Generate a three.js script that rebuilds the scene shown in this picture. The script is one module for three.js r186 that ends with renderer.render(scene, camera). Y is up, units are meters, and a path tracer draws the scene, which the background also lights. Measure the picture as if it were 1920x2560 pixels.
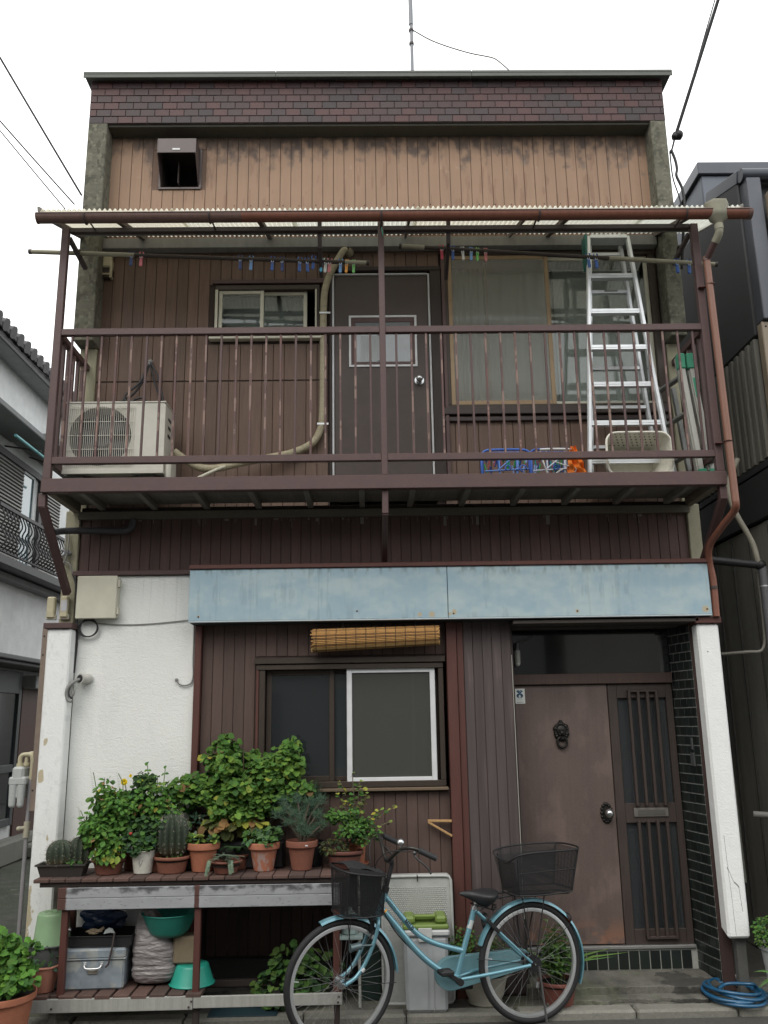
import * as THREE from 'three';
import { mergeGeometries } from 'three/addons/utils/BufferGeometryUtils.js';
import { TextGeometry } from 'three/addons/geometries/TextGeometry.js';
import { FontLoader } from 'three/addons/loaders/FontLoader.js';

// ---------- camera, sky, sun, exposure ----------
const scene = new THREE.Scene();
const rad = (d) => d * Math.PI / 180;
const camera = new THREE.PerspectiveCamera(61.0, 0.75, 0.05, 400);
camera.position.set(0, 1.78, 6.1);
camera.rotation.order = 'YXZ';
camera.rotation.set(rad(13.39), rad(-0.92), rad(-0.90));
scene.add(camera);
const renderer = new THREE.WebGLRenderer({ antialias: true });
renderer.toneMapping = THREE.LinearToneMapping;
renderer.toneMappingExposure = 1.65;
renderer.shadowMap.enabled = true;
{ // bright, featureless overcast: a little brighter overhead than at the horizon
  const W = 64, H = 32, d = new Float32Array(W * H * 4);
  for (let j = 0; j < H; j++) for (let i = 0; i < W; i++) {
    const el = ((j + 0.5) / H - 0.5) * Math.PI, s = Math.max(0, Math.sin(el)), k = 1.16 * (0.72 + 0.28 * s) / 0.86, o = (j * W + i) * 4;
    const g = el < 0 ? 0.35 : 1;
    d[o] = k * g * 0.985; d[o + 1] = k * g; d[o + 2] = k * g * 1.0; d[o + 3] = 1;
  }
  const t = new THREE.DataTexture(d, W, H, THREE.RGBAFormat, THREE.FloatType);
  t.mapping = THREE.EquirectangularReflectionMapping; t.magFilter = THREE.LinearFilter; t.minFilter = THREE.LinearFilter; t.needsUpdate = true;
  scene.background = t; scene.environment = t;
}
const sun = new THREE.DirectionalLight(0xfff6ea, 0.7);
sun.position.set(-5, 16, 11); sun.target.position.set(0, 3, 0);
sun.castShadow = true; sun.shadow.radius = 60;
Object.assign(sun.shadow.camera, { left: -10, right: 10, top: 10, bottom: -10, near: 1, far: 50 });
sun.shadow.mapSize.set(2048, 2048);
scene.add(sun, sun.target);

// ---------- helpers ----------
let seed = 20240517;
const rnd = () => { seed = (seed + 0x6d2b79f5) | 0; let t = Math.imul(seed ^ (seed >>> 15), 1 | seed); t = (t + Math.imul(t ^ (t >>> 7), 61 | t)) ^ t; return ((t ^ (t >>> 14)) >>> 0) / 4294967296; };
const rr = (a, b) => a + (b - a) * rnd();
const clamp = (x, a = 0, b = 1) => Math.min(b, Math.max(a, x));
const sst = (a, b, x) => { const t = clamp((x - a) / (b - a)); return t * t * (3 - 2 * t); };
const V = (x, y, z) => new THREE.Vector3(x, y, z);
const hsh = (x, y, s) => { let h = Math.imul(x, 374761393) + Math.imul(y, 668265263) + Math.imul(s, 974634777); h = Math.imul(h ^ (h >>> 13), 1274126177); return ((h ^ (h >>> 16)) >>> 0) / 4294967296; };
function vn(x, y, px, py, s) { // value noise, periodic in px, py cells
  const xi = Math.floor(x), yi = Math.floor(y), fx = x - xi, fy = y - yi, u = fx * fx * (3 - 2 * fx), v = fy * fy * (3 - 2 * fy);
  const m = (a, n) => ((a % n) + n) % n, a = m(xi, px), b = m(xi + 1, px), c = m(yi, py), d = m(yi + 1, py);
  return (hsh(a, c, s) * (1 - u) + hsh(b, c, s) * u) * (1 - v) + (hsh(a, d, s) * (1 - u) + hsh(b, d, s) * u) * v;
}
function fbm(u, v, fx, fy, oct, s) { let a = 0, w = 0.5, t = 0; for (let i = 0; i < oct; i++) { a += w * vn(u * fx, v * fy, fx, fy, s + i * 17); t += w; w *= 0.5; fx *= 2; fy *= 2; } return a / t; }
const s8 = (l) => Math.round(255 * (l <= 0.0031308 ? 12.92 * Math.max(0, l) : 1.055 * Math.pow(Math.min(1, l), 1 / 2.4) - 0.055));
function tex(w, h, fn, { linear = false, rep = null } = {}) {
  const d = new Uint8Array(w * h * 4);
  for (let j = 0; j < h; j++) for (let i = 0; i < w; i++) {
    const c = fn((i + 0.5) / w, (j + 0.5) / h), o = (j * w + i) * 4;
    for (let k = 0; k < 3; k++) d[o + k] = linear ? Math.round(255 * clamp(c[k])) : s8(c[k]);
    d[o + 3] = 255;
  }
  const t = new THREE.DataTexture(d, w, h, THREE.RGBAFormat);
  if (!linear) t.colorSpace = THREE.SRGBColorSpace;
  t.wrapS = t.wrapT = THREE.RepeatWrapping; t.magFilter = THREE.LinearFilter; t.minFilter = THREE.LinearMipmapLinearFilter; t.generateMipmaps = true;
  if (rep) t.repeat.set(rep[0], rep[1]);
  t.needsUpdate = true; return t;
}
const g3 = (x) => [x, x, x];
const reps = (t, a, b) => { const c = t.clone(); c.repeat.set(a, b); c.needsUpdate = true; return c; };
// shared grey modulation maps: mottled, vertically streaked, wood grain, speckled
const tMottle = tex(512, 512, (u, v) => g3(0.62 + 0.38 * clamp(0.55 * fbm(u, v, 4, 4, 5, 1) + 0.45 * fbm(u, v, 24, 24, 3, 9) + 0.1)));
const tStreak = tex(512, 512, (u, v) => g3(0.55 + 0.45 * clamp(0.5 * fbm(u, v, 40, 3, 4, 21) + 0.3 * fbm(u, v, 6, 5, 4, 25) + 0.2 * fbm(u, v, 90, 40, 2, 29) + 0.12)));
const tWood = tex(512, 512, (u, v) => { const wob = u + 0.02 * (fbm(u, v, 5, 4, 3, 33) - 0.5); const g = fbm(wob, v, 70, 4, 3, 35), k = vn(wob * 150, v * 6, 150, 6, 37); return g3(0.5 + 0.5 * clamp(0.6 * g + 0.25 * k + 0.25 * fbm(u, v, 8, 3, 3, 39))); });
const tGrit = tex(512, 512, (u, v) => g3(0.5 + 0.5 * clamp(0.35 * fbm(u, v, 6, 6, 5, 41) + 0.35 * fbm(u, v, 60, 60, 3, 45) + 0.4 * vn(u * 200, v * 200, 200, 200, 48))));
const tFine = tex(256, 256, (u, v) => g3(0.8 + 0.2 * fbm(u, v, 8, 8, 5, 51)));
const bStucco = tex(512, 512, (u, v) => g3(clamp(0.5 * fbm(u, v, 22, 34, 4, 61) + 0.5 * fbm(u, v, 70, 90, 2, 66))), { linear: true });
const bGrit = tex(512, 512, (u, v) => g3(clamp(0.6 * fbm(u, v, 14, 14, 5, 71) + 0.4 * vn(u * 120, v * 120, 120, 120, 76))), { linear: true });
const bCrumple = tex(256, 256, (u, v) => g3(clamp(0.6 * (1 - Math.abs(2 * fbm(u, v, 4, 14, 3, 85) - 1)) + 0.4 * (1 - Math.abs(2 * fbm(u, v, 9, 22, 3, 88) - 1)))), { linear: true });
const bWood = tex(256, 256, (u, v) => g3(fbm(u, v, 60, 3, 3, 81)), { linear: true });
const col = (r, g, b) => new THREE.Color().setRGB(r, g, b);
function mat(c, map, size = 1, o = {}) {
  const { bump, bs = 0.002, bsize = size, ...rest } = o;
  const m = new THREE.MeshPhysicalMaterial({ color: col(...c), roughness: 0.75, ...rest });
  if (map) m.map = reps(map, 1 / size, 1 / size);
  if (bump) { m.bumpMap = reps(bump, 1 / bsize, 1 / bsize); m.bumpScale = bs; }
  return m;
}
// geometry ----------
function uvBox(g, s = 1) { // uv in metres by the dominant axis
  if (g.index) g = g.toNonIndexed();
  g.computeVertexNormals && !g.attributes.normal && g.computeVertexNormals();
  const p = g.attributes.position, n = g.attributes.normal, uv = new Float32Array(p.count * 2);
  for (let i = 0; i < p.count; i += 3) {
    const ax = Math.abs(n.getX(i) + n.getX(i + 1) + n.getX(i + 2)), ay = Math.abs(n.getY(i) + n.getY(i + 1) + n.getY(i + 2)), az = Math.abs(n.getZ(i) + n.getZ(i + 1) + n.getZ(i + 2));
    for (let k = i; k < i + 3; k++) {
      const x = p.getX(k), y = p.getY(k), z = p.getZ(k);
      const [a, b] = az >= ax && az >= ay ? [x, y] : ax >= ay ? [z, y] : [x, z];
      uv[k * 2] = a * s; uv[k * 2 + 1] = b * s;
    }
  }
  g.setAttribute('uv', new THREE.BufferAttribute(uv, 2)); return g;
}
function triGeo(tris) { // flat-shaded triangles, outward from the mean point unless already oriented
  const pos = new Float32Array(tris.length * 9); let o = 0;
  for (const t of tris) for (const v of t) { pos[o++] = v[0]; pos[o++] = v[1]; pos[o++] = v[2]; }
  const g = new THREE.BufferGeometry(); g.setAttribute('position', new THREE.BufferAttribute(pos, 3)); g.computeVertexNormals(); return g;
}
function cboxG(w, h, d, c = 0.003) { // chamfered box, 44 triangles
  c = Math.min(c, w * 0.3, h * 0.3, d * 0.3);
  const a = [w / 2, h / 2, d / 2], tris = [];
  const P = (s, ax) => s.map((q, i) => q * (i === ax ? a[i] : a[i] - c));
  const push = (p, q, r) => {
    const u = [q[0] - p[0], q[1] - p[1], q[2] - p[2]], v = [r[0] - p[0], r[1] - p[1], r[2] - p[2]];
    const n = [u[1] * v[2] - u[2] * v[1], u[2] * v[0] - u[0] * v[2], u[0] * v[1] - u[1] * v[0]];
    tris.push(n[0] * (p[0] + q[0] + r[0]) + n[1] * (p[1] + q[1] + r[1]) + n[2] * (p[2] + q[2] + r[2]) > 0 ? [p, q, r] : [p, r, q]);
  };
  for (let ax = 0; ax < 3; ax++) { // faces and, per axis pair, edges
    const b = (ax + 1) % 3, e = (ax + 2) % 3;
    for (const s of [-1, 1]) {
      const S = (i, j) => { const q = [0, 0, 0]; q[ax] = s; q[b] = i; q[e] = j; return P(q, ax); };
      push(S(-1, -1), S(1, -1), S(1, 1)); push(S(-1, -1), S(1, 1), S(-1, 1));
    }
    for (const i of [-1, 1]) for (const j of [-1, 1]) {
      const S = (k, face) => { const q = [0, 0, 0]; q[ax] = k; q[b] = i; q[e] = j; return P(q, face); };
      push(S(-1, b), S(1, b), S(1, e)); push(S(-1, b), S(1, e), S(-1, e));
    }
  }
  for (const i of [-1, 1]) for (const j of [-1, 1]) for (const k of [-1, 1]) push(P([i, j, k], 0), P([i, j, k], 1), P([i, j, k], 2));
  return triGeo(tris);
}
const bx = (x0, x1, y0, y1, z0, z1, c = 0.003) => uvBox(cboxG(x1 - x0, y1 - y0, z1 - z0, c).translate((x0 + x1) / 2, (y0 + y1) / 2, (z0 + z1) / 2));
function bar(p, q, w, h, c = 0.003, up = V(0, 1, 0)) { // box beam from p to q
  const d = q.clone().sub(p), L = d.length(); d.normalize();
  let s = up.clone().cross(d); if (s.lengthSq() < 1e-6) s = V(1, 0, 0); s.normalize();
  const u = d.clone().cross(s);
  const g = uvBox(cboxG(w, h, L, c));
  g.applyMatrix4(new THREE.Matrix4().makeBasis(s, u, d).setPosition(p.clone().add(q).multiplyScalar(0.5)));
  return g;
}
const flat = (g) => (g.index ? g.toNonIndexed() : g);
function tube(pts, r, rs = 8, seg, closed = false, tension = 0.5) {
  const c = new THREE.CatmullRomCurve3(pts, closed, 'centripetal', tension);
  const n = seg || Math.max(2, (pts.length - 1) * 6), L = c.getLength();
  const g = flat(new THREE.TubeGeometry(c, n, r, rs, closed));
  const uv = g.attributes.uv; for (let i = 0; i < uv.count; i++) uv.setXY(i, uv.getX(i) * L, uv.getY(i) * r * 6.28);
  return g;
}
function rod(p, q, r, rs = 8, r2 = r) {
  const d = q.clone().sub(p), L = d.length();
  const g = flat(new THREE.CylinderGeometry(r2, r, L, rs));
  const uv = g.attributes.uv; for (let i = 0; i < uv.count; i++) uv.setXY(i, uv.getX(i) * r * 6.28, uv.getY(i) * L);
  g.applyQuaternion(new THREE.Quaternion().setFromUnitVectors(V(0, 1, 0), d.normalize())); const m = p.clone().add(q).multiplyScalar(0.5);
  return g.translate(m.x, m.y, m.z);
}
function lathe(pr, seg = 28) {
  const g = flat(new THREE.LatheGeometry(pr.map(([x, y]) => new THREE.Vector2(x, y)), seg));
  const uv = g.attributes.uv, p = g.attributes.position; for (let i = 0; i < uv.count; i++) uv.setXY(i, uv.getX(i) * 0.6, p.getY(i));
  return g;
}
function ext(pts, depth, bevel = 0, curve = 6) {
  const s = new THREE.Shape(pts.map(([x, y]) => new THREE.Vector2(x, y)));
  return uvBox(new THREE.ExtrudeGeometry(s, { depth, bevelEnabled: bevel > 0, bevelThickness: bevel, bevelSize: bevel, bevelSegments: 2, curveSegments: curve }));
}
function rrect(w, h, r, n = 5) { const o = []; for (const [cx, cy, a0] of [[w / 2 - r, h / 2 - r, 0], [-w / 2 + r, h / 2 - r, 90], [-w / 2 + r, -h / 2 + r, 180], [w / 2 - r, -h / 2 + r, 270]]) for (let i = 0; i <= n; i++) { const a = rad(a0 + 90 * i / n); o.push([cx + r * Math.cos(a), cy + r * Math.sin(a)]); } return o; }
const ball = (r, x = 0, y = 0, z = 0, a = 14, b = 10) => flat(new THREE.SphereGeometry(r, a, b)).translate(x, y, z);
const merge = (a) => mergeGeometries(a.map((g) => { g = flat(g); for (const k of Object.keys(g.attributes)) if (!['position', 'normal', 'uv', 'color'].includes(k)) g.deleteAttribute(k); return g; }), false);
// objects ----------
const used = {};
const numbered = (n) => { const k = used[n] = (used[n] ?? -1) + 1; return k ? `${n}_${String(k).padStart(3, '0')}` : n; };
function shade(o) { o.castShadow = o.receiveShadow = true; return o; }
function part(name, geos, m, parent, label) {
  const o = shade(new THREE.Mesh(Array.isArray(geos) ? merge(geos) : geos, m)); o.name = name; parent.add(o);
  if (label) o.userData.label = label; return o;
}
function tag(o, label, category, group) { o.userData.label = label; o.userData.category = category; if (group) o.userData.group = group; return o; }
function thing(name, label, category, pos = [0, 0, 0], group) { const o = new THREE.Group(); o.name = numbered(name); scene.add(o); o.position.set(...pos); return tag(o, label, category, group); }
function single(name, geos, m, label, category, group) { const o = part(numbered(name), geos, m, scene); return tag(o, label, category, group); }
function struct(name, geos, m) { const o = part(numbered(name), geos, m, scene); o.userData.kind = 'structure'; return o; }
function dup(o, label, group) { const c = o.clone(); c.name = numbered(o.name.replace(/_\d{3}$/, '')); scene.add(c); if (label) c.userData.label = label; if (group) c.userData.group = group; return c; }
const stuffPart = (o) => { o.userData.kind = 'stuff'; return o; };

// ---------- materials ----------
const M = {
  railing: mat([0.09, 0.049, 0.046], tMottle, 0.5, { roughness: 0.55, bump: bGrit, bs: 0.0006, bsize: 0.15 }),
  darksteel: mat([0.05, 0.036, 0.034], tMottle, 0.5, { roughness: 0.6 }),
  redwood: mat([0.1, 0.034, 0.026], tStreak, 0.7, { roughness: 0.6 }),
  darkwood: mat([0.035, 0.024, 0.021], tWood, 0.6, { roughness: 0.7 }),
  bronze: mat([0.05, 0.036, 0.027], tFine, 0.4, { roughness: 0.5, metalness: 0.2 }),
  concrete: mat([0.17, 0.165, 0.125], tMottle, 0.9, { roughness: 0.95, bump: bGrit, bs: 0.003, bsize: 0.4 }),
  alu: mat([0.72, 0.74, 0.75], tFine, 0.3, { roughness: 0.38, metalness: 0.75 }),
  steel: mat([0.6, 0.61, 0.62], tFine, 0.3, { roughness: 0.25, metalness: 0.95 }),
  whitePaint: mat([0.68, 0.69, 0.7], tFine, 0.5, { roughness: 0.5 }),
  cream: mat([0.55, 0.5, 0.34], tMottle, 0.5, { roughness: 0.55 }),
  ivory: mat([0.6, 0.58, 0.47], tFine, 0.5, { roughness: 0.5 }),
  black: mat([0.012, 0.012, 0.013], tFine, 0.3, { roughness: 0.55 }),
  rubber: mat([0.014, 0.014, 0.015], tFine, 0.3, { roughness: 0.75 }),
  cable: mat([0.015, 0.015, 0.016], null, 1, { roughness: 0.6 }),
  greycable: mat([0.2, 0.2, 0.19], null, 1, { roughness: 0.6 }),
  glassDark: new THREE.MeshPhysicalMaterial({ color: col(0.9, 0.93, 0.92), roughness: 0.03, transmission: 1, thickness: 0, ior: 1.5 }),
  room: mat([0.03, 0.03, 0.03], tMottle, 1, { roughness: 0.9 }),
  terra: mat([0.42, 0.155, 0.085], tMottle, 0.25, { roughness: 0.85, bump: bGrit, bs: 0.0008, bsize: 0.12 }),
  terraDark: mat([0.25, 0.095, 0.06], tMottle, 0.25, { roughness: 0.85, bump: bGrit, bs: 0.0008, bsize: 0.12 }),
  terraBrown: mat([0.2, 0.075, 0.05], tMottle, 0.22, { roughness: 0.8 }),
  soil: mat([0.03, 0.022, 0.016], tGrit, 0.15, { roughness: 1, bump: bGrit, bs: 0.006, bsize: 0.1 }),
  plankTop: mat([0.115, 0.065, 0.052], tWood, 0.3, { roughness: 0.8, bump: bWood, bs: 0.001, bsize: 0.2 }),
  twig: mat([0.09, 0.065, 0.045], tWood, 0.1, { roughness: 0.9 }),
  greenStem: mat([0.09, 0.15, 0.04], null, 1, { roughness: 0.7 }),
  leaf: new THREE.MeshPhysicalMaterial({ vertexColors: true, roughness: 0.7, specularIntensity: 0.45, transmission: 0.25, thickness: 0, side: THREE.DoubleSide }),
  needle: new THREE.MeshPhysicalMaterial({ vertexColors: true, roughness: 0.7, side: THREE.DoubleSide }),
};
// ---------- ground ----------
const mStreet = mat([0.075, 0.073, 0.066], tGrit, 1.1, { roughness: 0.92, bump: bGrit, bs: 0.006, bsize: 0.5 });
const tApron = tex(1024, 512, (u, v) => {
  const a = fbm(u, v, 14, 5, 5, 101), b = fbm(u, v, 40, 14, 4, 105), moss = 0.45 * sst(0.5, 0.66, fbm(u, v, 20, 6, 5, 111)), wet = sst(0.56, 0.6, fbm(u, v, 9, 4, 5, 117) + 0.1 * (b - 0.5));
  const g = vn(u * 500, v * 220, 500, 220, 121), k = (0.075 + 0.13 * a + 0.11 * (b - 0.5) + 0.05 * (g - 0.5)) * (1 - 0.62 * wet);
  return [k * (1 - 0.12 * moss), k * (0.96 + 0.03 * moss), k * (0.82 - 0.25 * moss)];
});
const mApron = mat([1, 1, 1], tApron, 1, { roughness: 0.9, bump: bGrit, bs: 0.007, bsize: 0.35 });
mApron.map = reps(tApron, 1 / 3, 1 / 1.5);
{
  const g = flat(new THREE.PlaneGeometry(160, 160, 1, 1)).rotateX(-Math.PI / 2); uvBox(g);
  struct('street', g, mStreet);
  // side street along the left of the house: darker, mossy asphalt patch laid 4 mm up
  const tAl = tex(512, 512, (u, v) => { const m = sst(0.45, 0.65, fbm(u, v, 6, 6, 5, 131)), a = fbm(u, v, 30, 30, 4, 135), l = sst(0.78, 0.84, fbm(u, v, 16, 16, 4, 139)); return [0.028 + 0.05 * a * (1 - 0.6 * m) + 0.06 * l, 0.03 + 0.048 * a * (1 - 0.35 * m) + 0.06 * l, 0.022 + 0.04 * a * (1 - 0.75 * m) + 0.055 * l]; });
  const q = new THREE.Shape([[-4.95, -0.2], [-2.45, -0.2], [-2.45, 20], [-4.95, 20]].map(([x, z]) => new THREE.Vector2(x, z)));
  const m = mat([1, 1, 1], tAl, 2.2, { roughness: 0.85, bump: bGrit, bs: 0.01, bsize: 0.8 });
  struct('side_road', uvBox(new THREE.ShapeGeometry(q).rotateX(-Math.PI / 2).translate(0, 0.004, 0)), m);
  // concrete apron along the house, its edge cast in separate kerb pieces
  const pave = new THREE.Group(); pave.name = 'pavement'; scene.add(pave); pave.userData.kind = 'structure';
  part('slab', bx(-2.45, 3.6, -0.1, 0.045, -0.32, 0.2, 0.004), mApron, pave);
  let x = -2.45; for (let i = 0; i < 9; i++) { const w = i === 5 ? 0.72 : 0.62 + 0.05 * (i % 3); part('kerb_stone', bx(x + 0.004, x + w - 0.004, -0.1, 0.047 + 0.004 * rnd(), 0.204, 0.325, 0.014), mat(((k) => [0.25 * k, 0.245 * k, 0.21 * k])(rr(0.85, 1.15)), tGrit, 0.8, { roughness: 0.9, bump: bGrit, bs: 0.004, bsize: 0.3 }), pave); x += w; }
  // doorstep slab with a broken, worn front edge
  const pts = []; for (let i = 0; i <= 46; i++) pts.push([0.965 + (2.19 - 0.965) * i / 46, 0.02 + 0.035 * (fbm(i / 46, 0.3, 9, 3, 4, 151) - 0.5) * 2]);
  const o = [[0.965, 0.31], ...pts.map(([a, b]) => [a, -0.1 + b]), [2.19, 0.31]];
  const st = ext(o.map(([a, b]) => [a, b]), 0.055, 0.006).rotateX(-Math.PI / 2);
  struct('entrance_step', uvBox(st.scale(1, 1, 1).translate(0, 0.05, 0)), mApron);
  const pts2 = []; for (let i = 0; i <= 60; i++) pts2.push([1.05 + 1.0 * i / 60, 0.2 + 0.06 * (fbm(i / 60, 0.7, 11, 3, 4, 153) - 0.5) * 2 - (i / 60) * 0.03]);
  struct('worn_screed', uvBox(ext([[1.05, -0.02], ...pts2.map(([a, b]) => [a, -b]), [2.05, -0.02]], 0.016, 0.004).rotateX(-Math.PI / 2).translate(0, 0.048, 0)), mApron);
}

// ---------- the house ----------
const house = thing('house', 'two-storey brown house with tiled parapet, wood-clad walls and white pillars', 'house');
const tUpper = tex(1024, 512, (u, v) => {
  const st = fbm(u, v, 150, 3, 3, 201), md = fbm(u, v, 8, 4, 4, 205), fine = fbm(u, v, 220, 60, 2, 207);
  let r = 0.272 + 0.05 * (st - 0.5) + 0.07 * (md - 0.5), g = r * 0.64, b = r * 0.4;
  const cell = Math.floor(u * 51), drip = 0.1 + 0.26 * Math.pow(fbm(u, 0.5, 64, 2, 3, 211), 1.3) + 0.12 * hsh(cell, 3, 5) * (1 - sst(0.4, 0.62, u) * 0.3);
  const t = 1 - v, n = fbm(u, v, 90, 14, 4, 213), m = sst(0, 0.22, drip - t + 0.42 * (n - 0.55)) * (0.55 + 0.45 * n) * (u > 0.985 || u < 0.05 ? 0.7 : 1);
  const rust = sst(0.66, 0.75, fbm(u, v, 120, 5, 3, 217)) * 0.35;
  r = r * (1 - 0.76 * m) * (1 - 0.4 * rust); g = g * (1 - 0.73 * m) * (1 - 0.55 * rust); b = b * (1 - 0.68 * m) * (1 - 0.6 * rust);
  const w = sst(0.72, 0.8, n) * sst(0.05, 0.25, t) * (1 - sst(0.25, 0.45, t)) * 0.25;
  return [r + w * 0.15, g + w * 0.15, b + w * 0.14 + 0.01 * fine];
});
const mUpper = new THREE.MeshPhysicalMaterial({ map: tUpper, roughness: 0.7, bumpMap: reps(bGrit, 12, 4), bumpScale: 0.0006 });
const boardTones = (c, map, size, o, n = 4, dv = 0.16) => Array.from({ length: n }, (_, i) => { const k = 1 + dv * ((i / (n - 1)) - 0.5) * 2; return mat(c.map((q, j) => q * (j === 0 ? 1 + (k - 1) * 1.1 : k)), map, size, o); });
const mMid = boardTones([0.155, 0.094, 0.066], tWood, 0.55, { roughness: 0.62, bump: bWood, bs: 0.0008, bsize: 0.3 }, 4, 0.1);
const mBand = boardTones([0.095, 0.054, 0.045], tStreak, 0.6, { roughness: 0.7, bump: bWood, bs: 0.0008, bsize: 0.3 }, 4, 0.12);
const mLow = boardTones([0.1, 0.061, 0.05], tStreak, 0.75, { roughness: 0.68, bump: bWood, bs: 0.001, bsize: 0.25 }, 4, 0.1);
const tChalk = tex(512, 512, (u, v) => { const s = fbm(u, v, 60, 3, 4, 231), p = sst(0.46, 0.7, fbm(u, v, 5, 3, 4, 233)), k = 0.052 + 0.026 * s + 0.06 * p * sst(0.35, 0.75, s); return [k * 1.12, k * 0.86, k * 0.83]; });
const mChalk = [mat([1, 1, 1], tChalk, 1.3, { roughness: 0.75, bump: bWood, bs: 0.001, bsize: 0.25 }), mat([0.88, 0.86, 0.86], tChalk, 1.3, { roughness: 0.75, bump: bWood, bs: 0.001, bsize: 0.25 })];
// boards side by side; holes are [x0,x1,y0,y1] cut out of them
function boards(parent, name, x0, x1, y0, y1, z, pitch, mats, { gap = 0.0038, d = 0.006, holes = [], wall = null, rib = 0.6 } = {}) {
  const n = Math.round((x1 - x0) / pitch); pitch = (x1 - x0) / n;
  for (let i = 0; i < n; i++) {
    const a = x0 + i * pitch + gap / 2, b = a + pitch - gap;
    let spans = [[y0, y1]];
    for (const [hx0, hx1, hy0, hy1] of holes) if (b > hx0 + 0.002 && a < hx1 - 0.002) spans = spans.flatMap(([p, q]) => [[p, Math.min(q, hy0)], [Math.max(p, hy1), q]].filter(([s, e]) => e - s > 0.01));
    for (const [p, q] of spans) {
      let aa = a, bb = b;
      for (const [hx0, hx1, hy0, hy1] of holes) if (p < hy1 - 0.001 && q > hy0 + 0.001) { if (hx0 > aa && hx0 < bb) bb = hx0; if (hx1 > aa && hx1 < bb) aa = hx1; }
      if (bb - aa < 0.006) continue;
      const g = bx(aa, bb, p, q, z - d, z + 0.0015 * (hsh(i, 7, 3) - 0.5), 0.003);
      const uv = g.attributes.uv, ps = g.attributes.position;
      for (let k = 0; k < uv.count; k++) if (wall) uv.setXY(k, (ps.getX(k) - wall[0]) / (wall[1] - wall[0]), (ps.getY(k) - wall[2]) / (wall[3] - wall[2])); else uv.setXY(k, uv.getX(k) + 0.37 * i, uv.getY(k) + 1.7 * hsh(i, 1, 9));
      part(name, g, Array.isArray(mats) ? mats[Math.floor(hsh(i, 5, 11) * mats.length)] : mats, parent);
    }
  }
}
const mBack = mat([0.055, 0.038, 0.032], tMottle, 0.5, { roughness: 0.9 });
// wall shell behind everything
{
  const shell = part('wall', [bx(-2.19, 2.39, 0.03, 6.5, -3.4, -1.3), bx(-2.19, -2.06, 0.03, 6.42, -1.3, -0.3), bx(2.27, 2.39, 0.03, 6.42, -1.3, -0.34), bx(-2.19, 2.39, 6.42, 6.8, -1.3, -0.15), bx(-2.06, 2.27, 2.45, 3.3, -1.3, -0.6)], M.concrete, house);
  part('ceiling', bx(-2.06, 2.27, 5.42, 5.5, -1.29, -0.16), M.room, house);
}
// upper wall
{
  const w = part('upper_wall', [bx(-2.07, -1.66, 5.36, 6.42, -0.16, -0.1205), bx(-1.345, 2.31, 5.36, 6.42, -0.16, -0.1205), bx(-1.66, -1.345, 5.36, 5.955, -0.16, -0.1205), bx(-1.66, -1.345, 6.3, 6.42, -0.16, -0.1205)], mat([0.16, 0.1, 0.07], tStreak, 0.5, { roughness: 0.8 }), house);
  boards(w, 'siding_board', -2.07, 2.31, 5.4, 6.42, -0.115, 0.0855, mUpper, { gap: 0.0045, d: 0.005, wall: [-2.07, 2.31, 5.4, 6.42], holes: [[-1.67, -1.33, 5.94, 6.31]] });
  const sc = []; for (let i = 0; i < 26; i++) { const x = -1.2 + i * 0.131 + 0.01 * rnd(), y = 5.79 + 0.006 * rnd(); sc.push(ball(0.0045, x, y, -0.114, 6, 4)); }
  stuffPart(part('screw', sc, mat([0.06, 0.03, 0.02], null), w));
}
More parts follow.
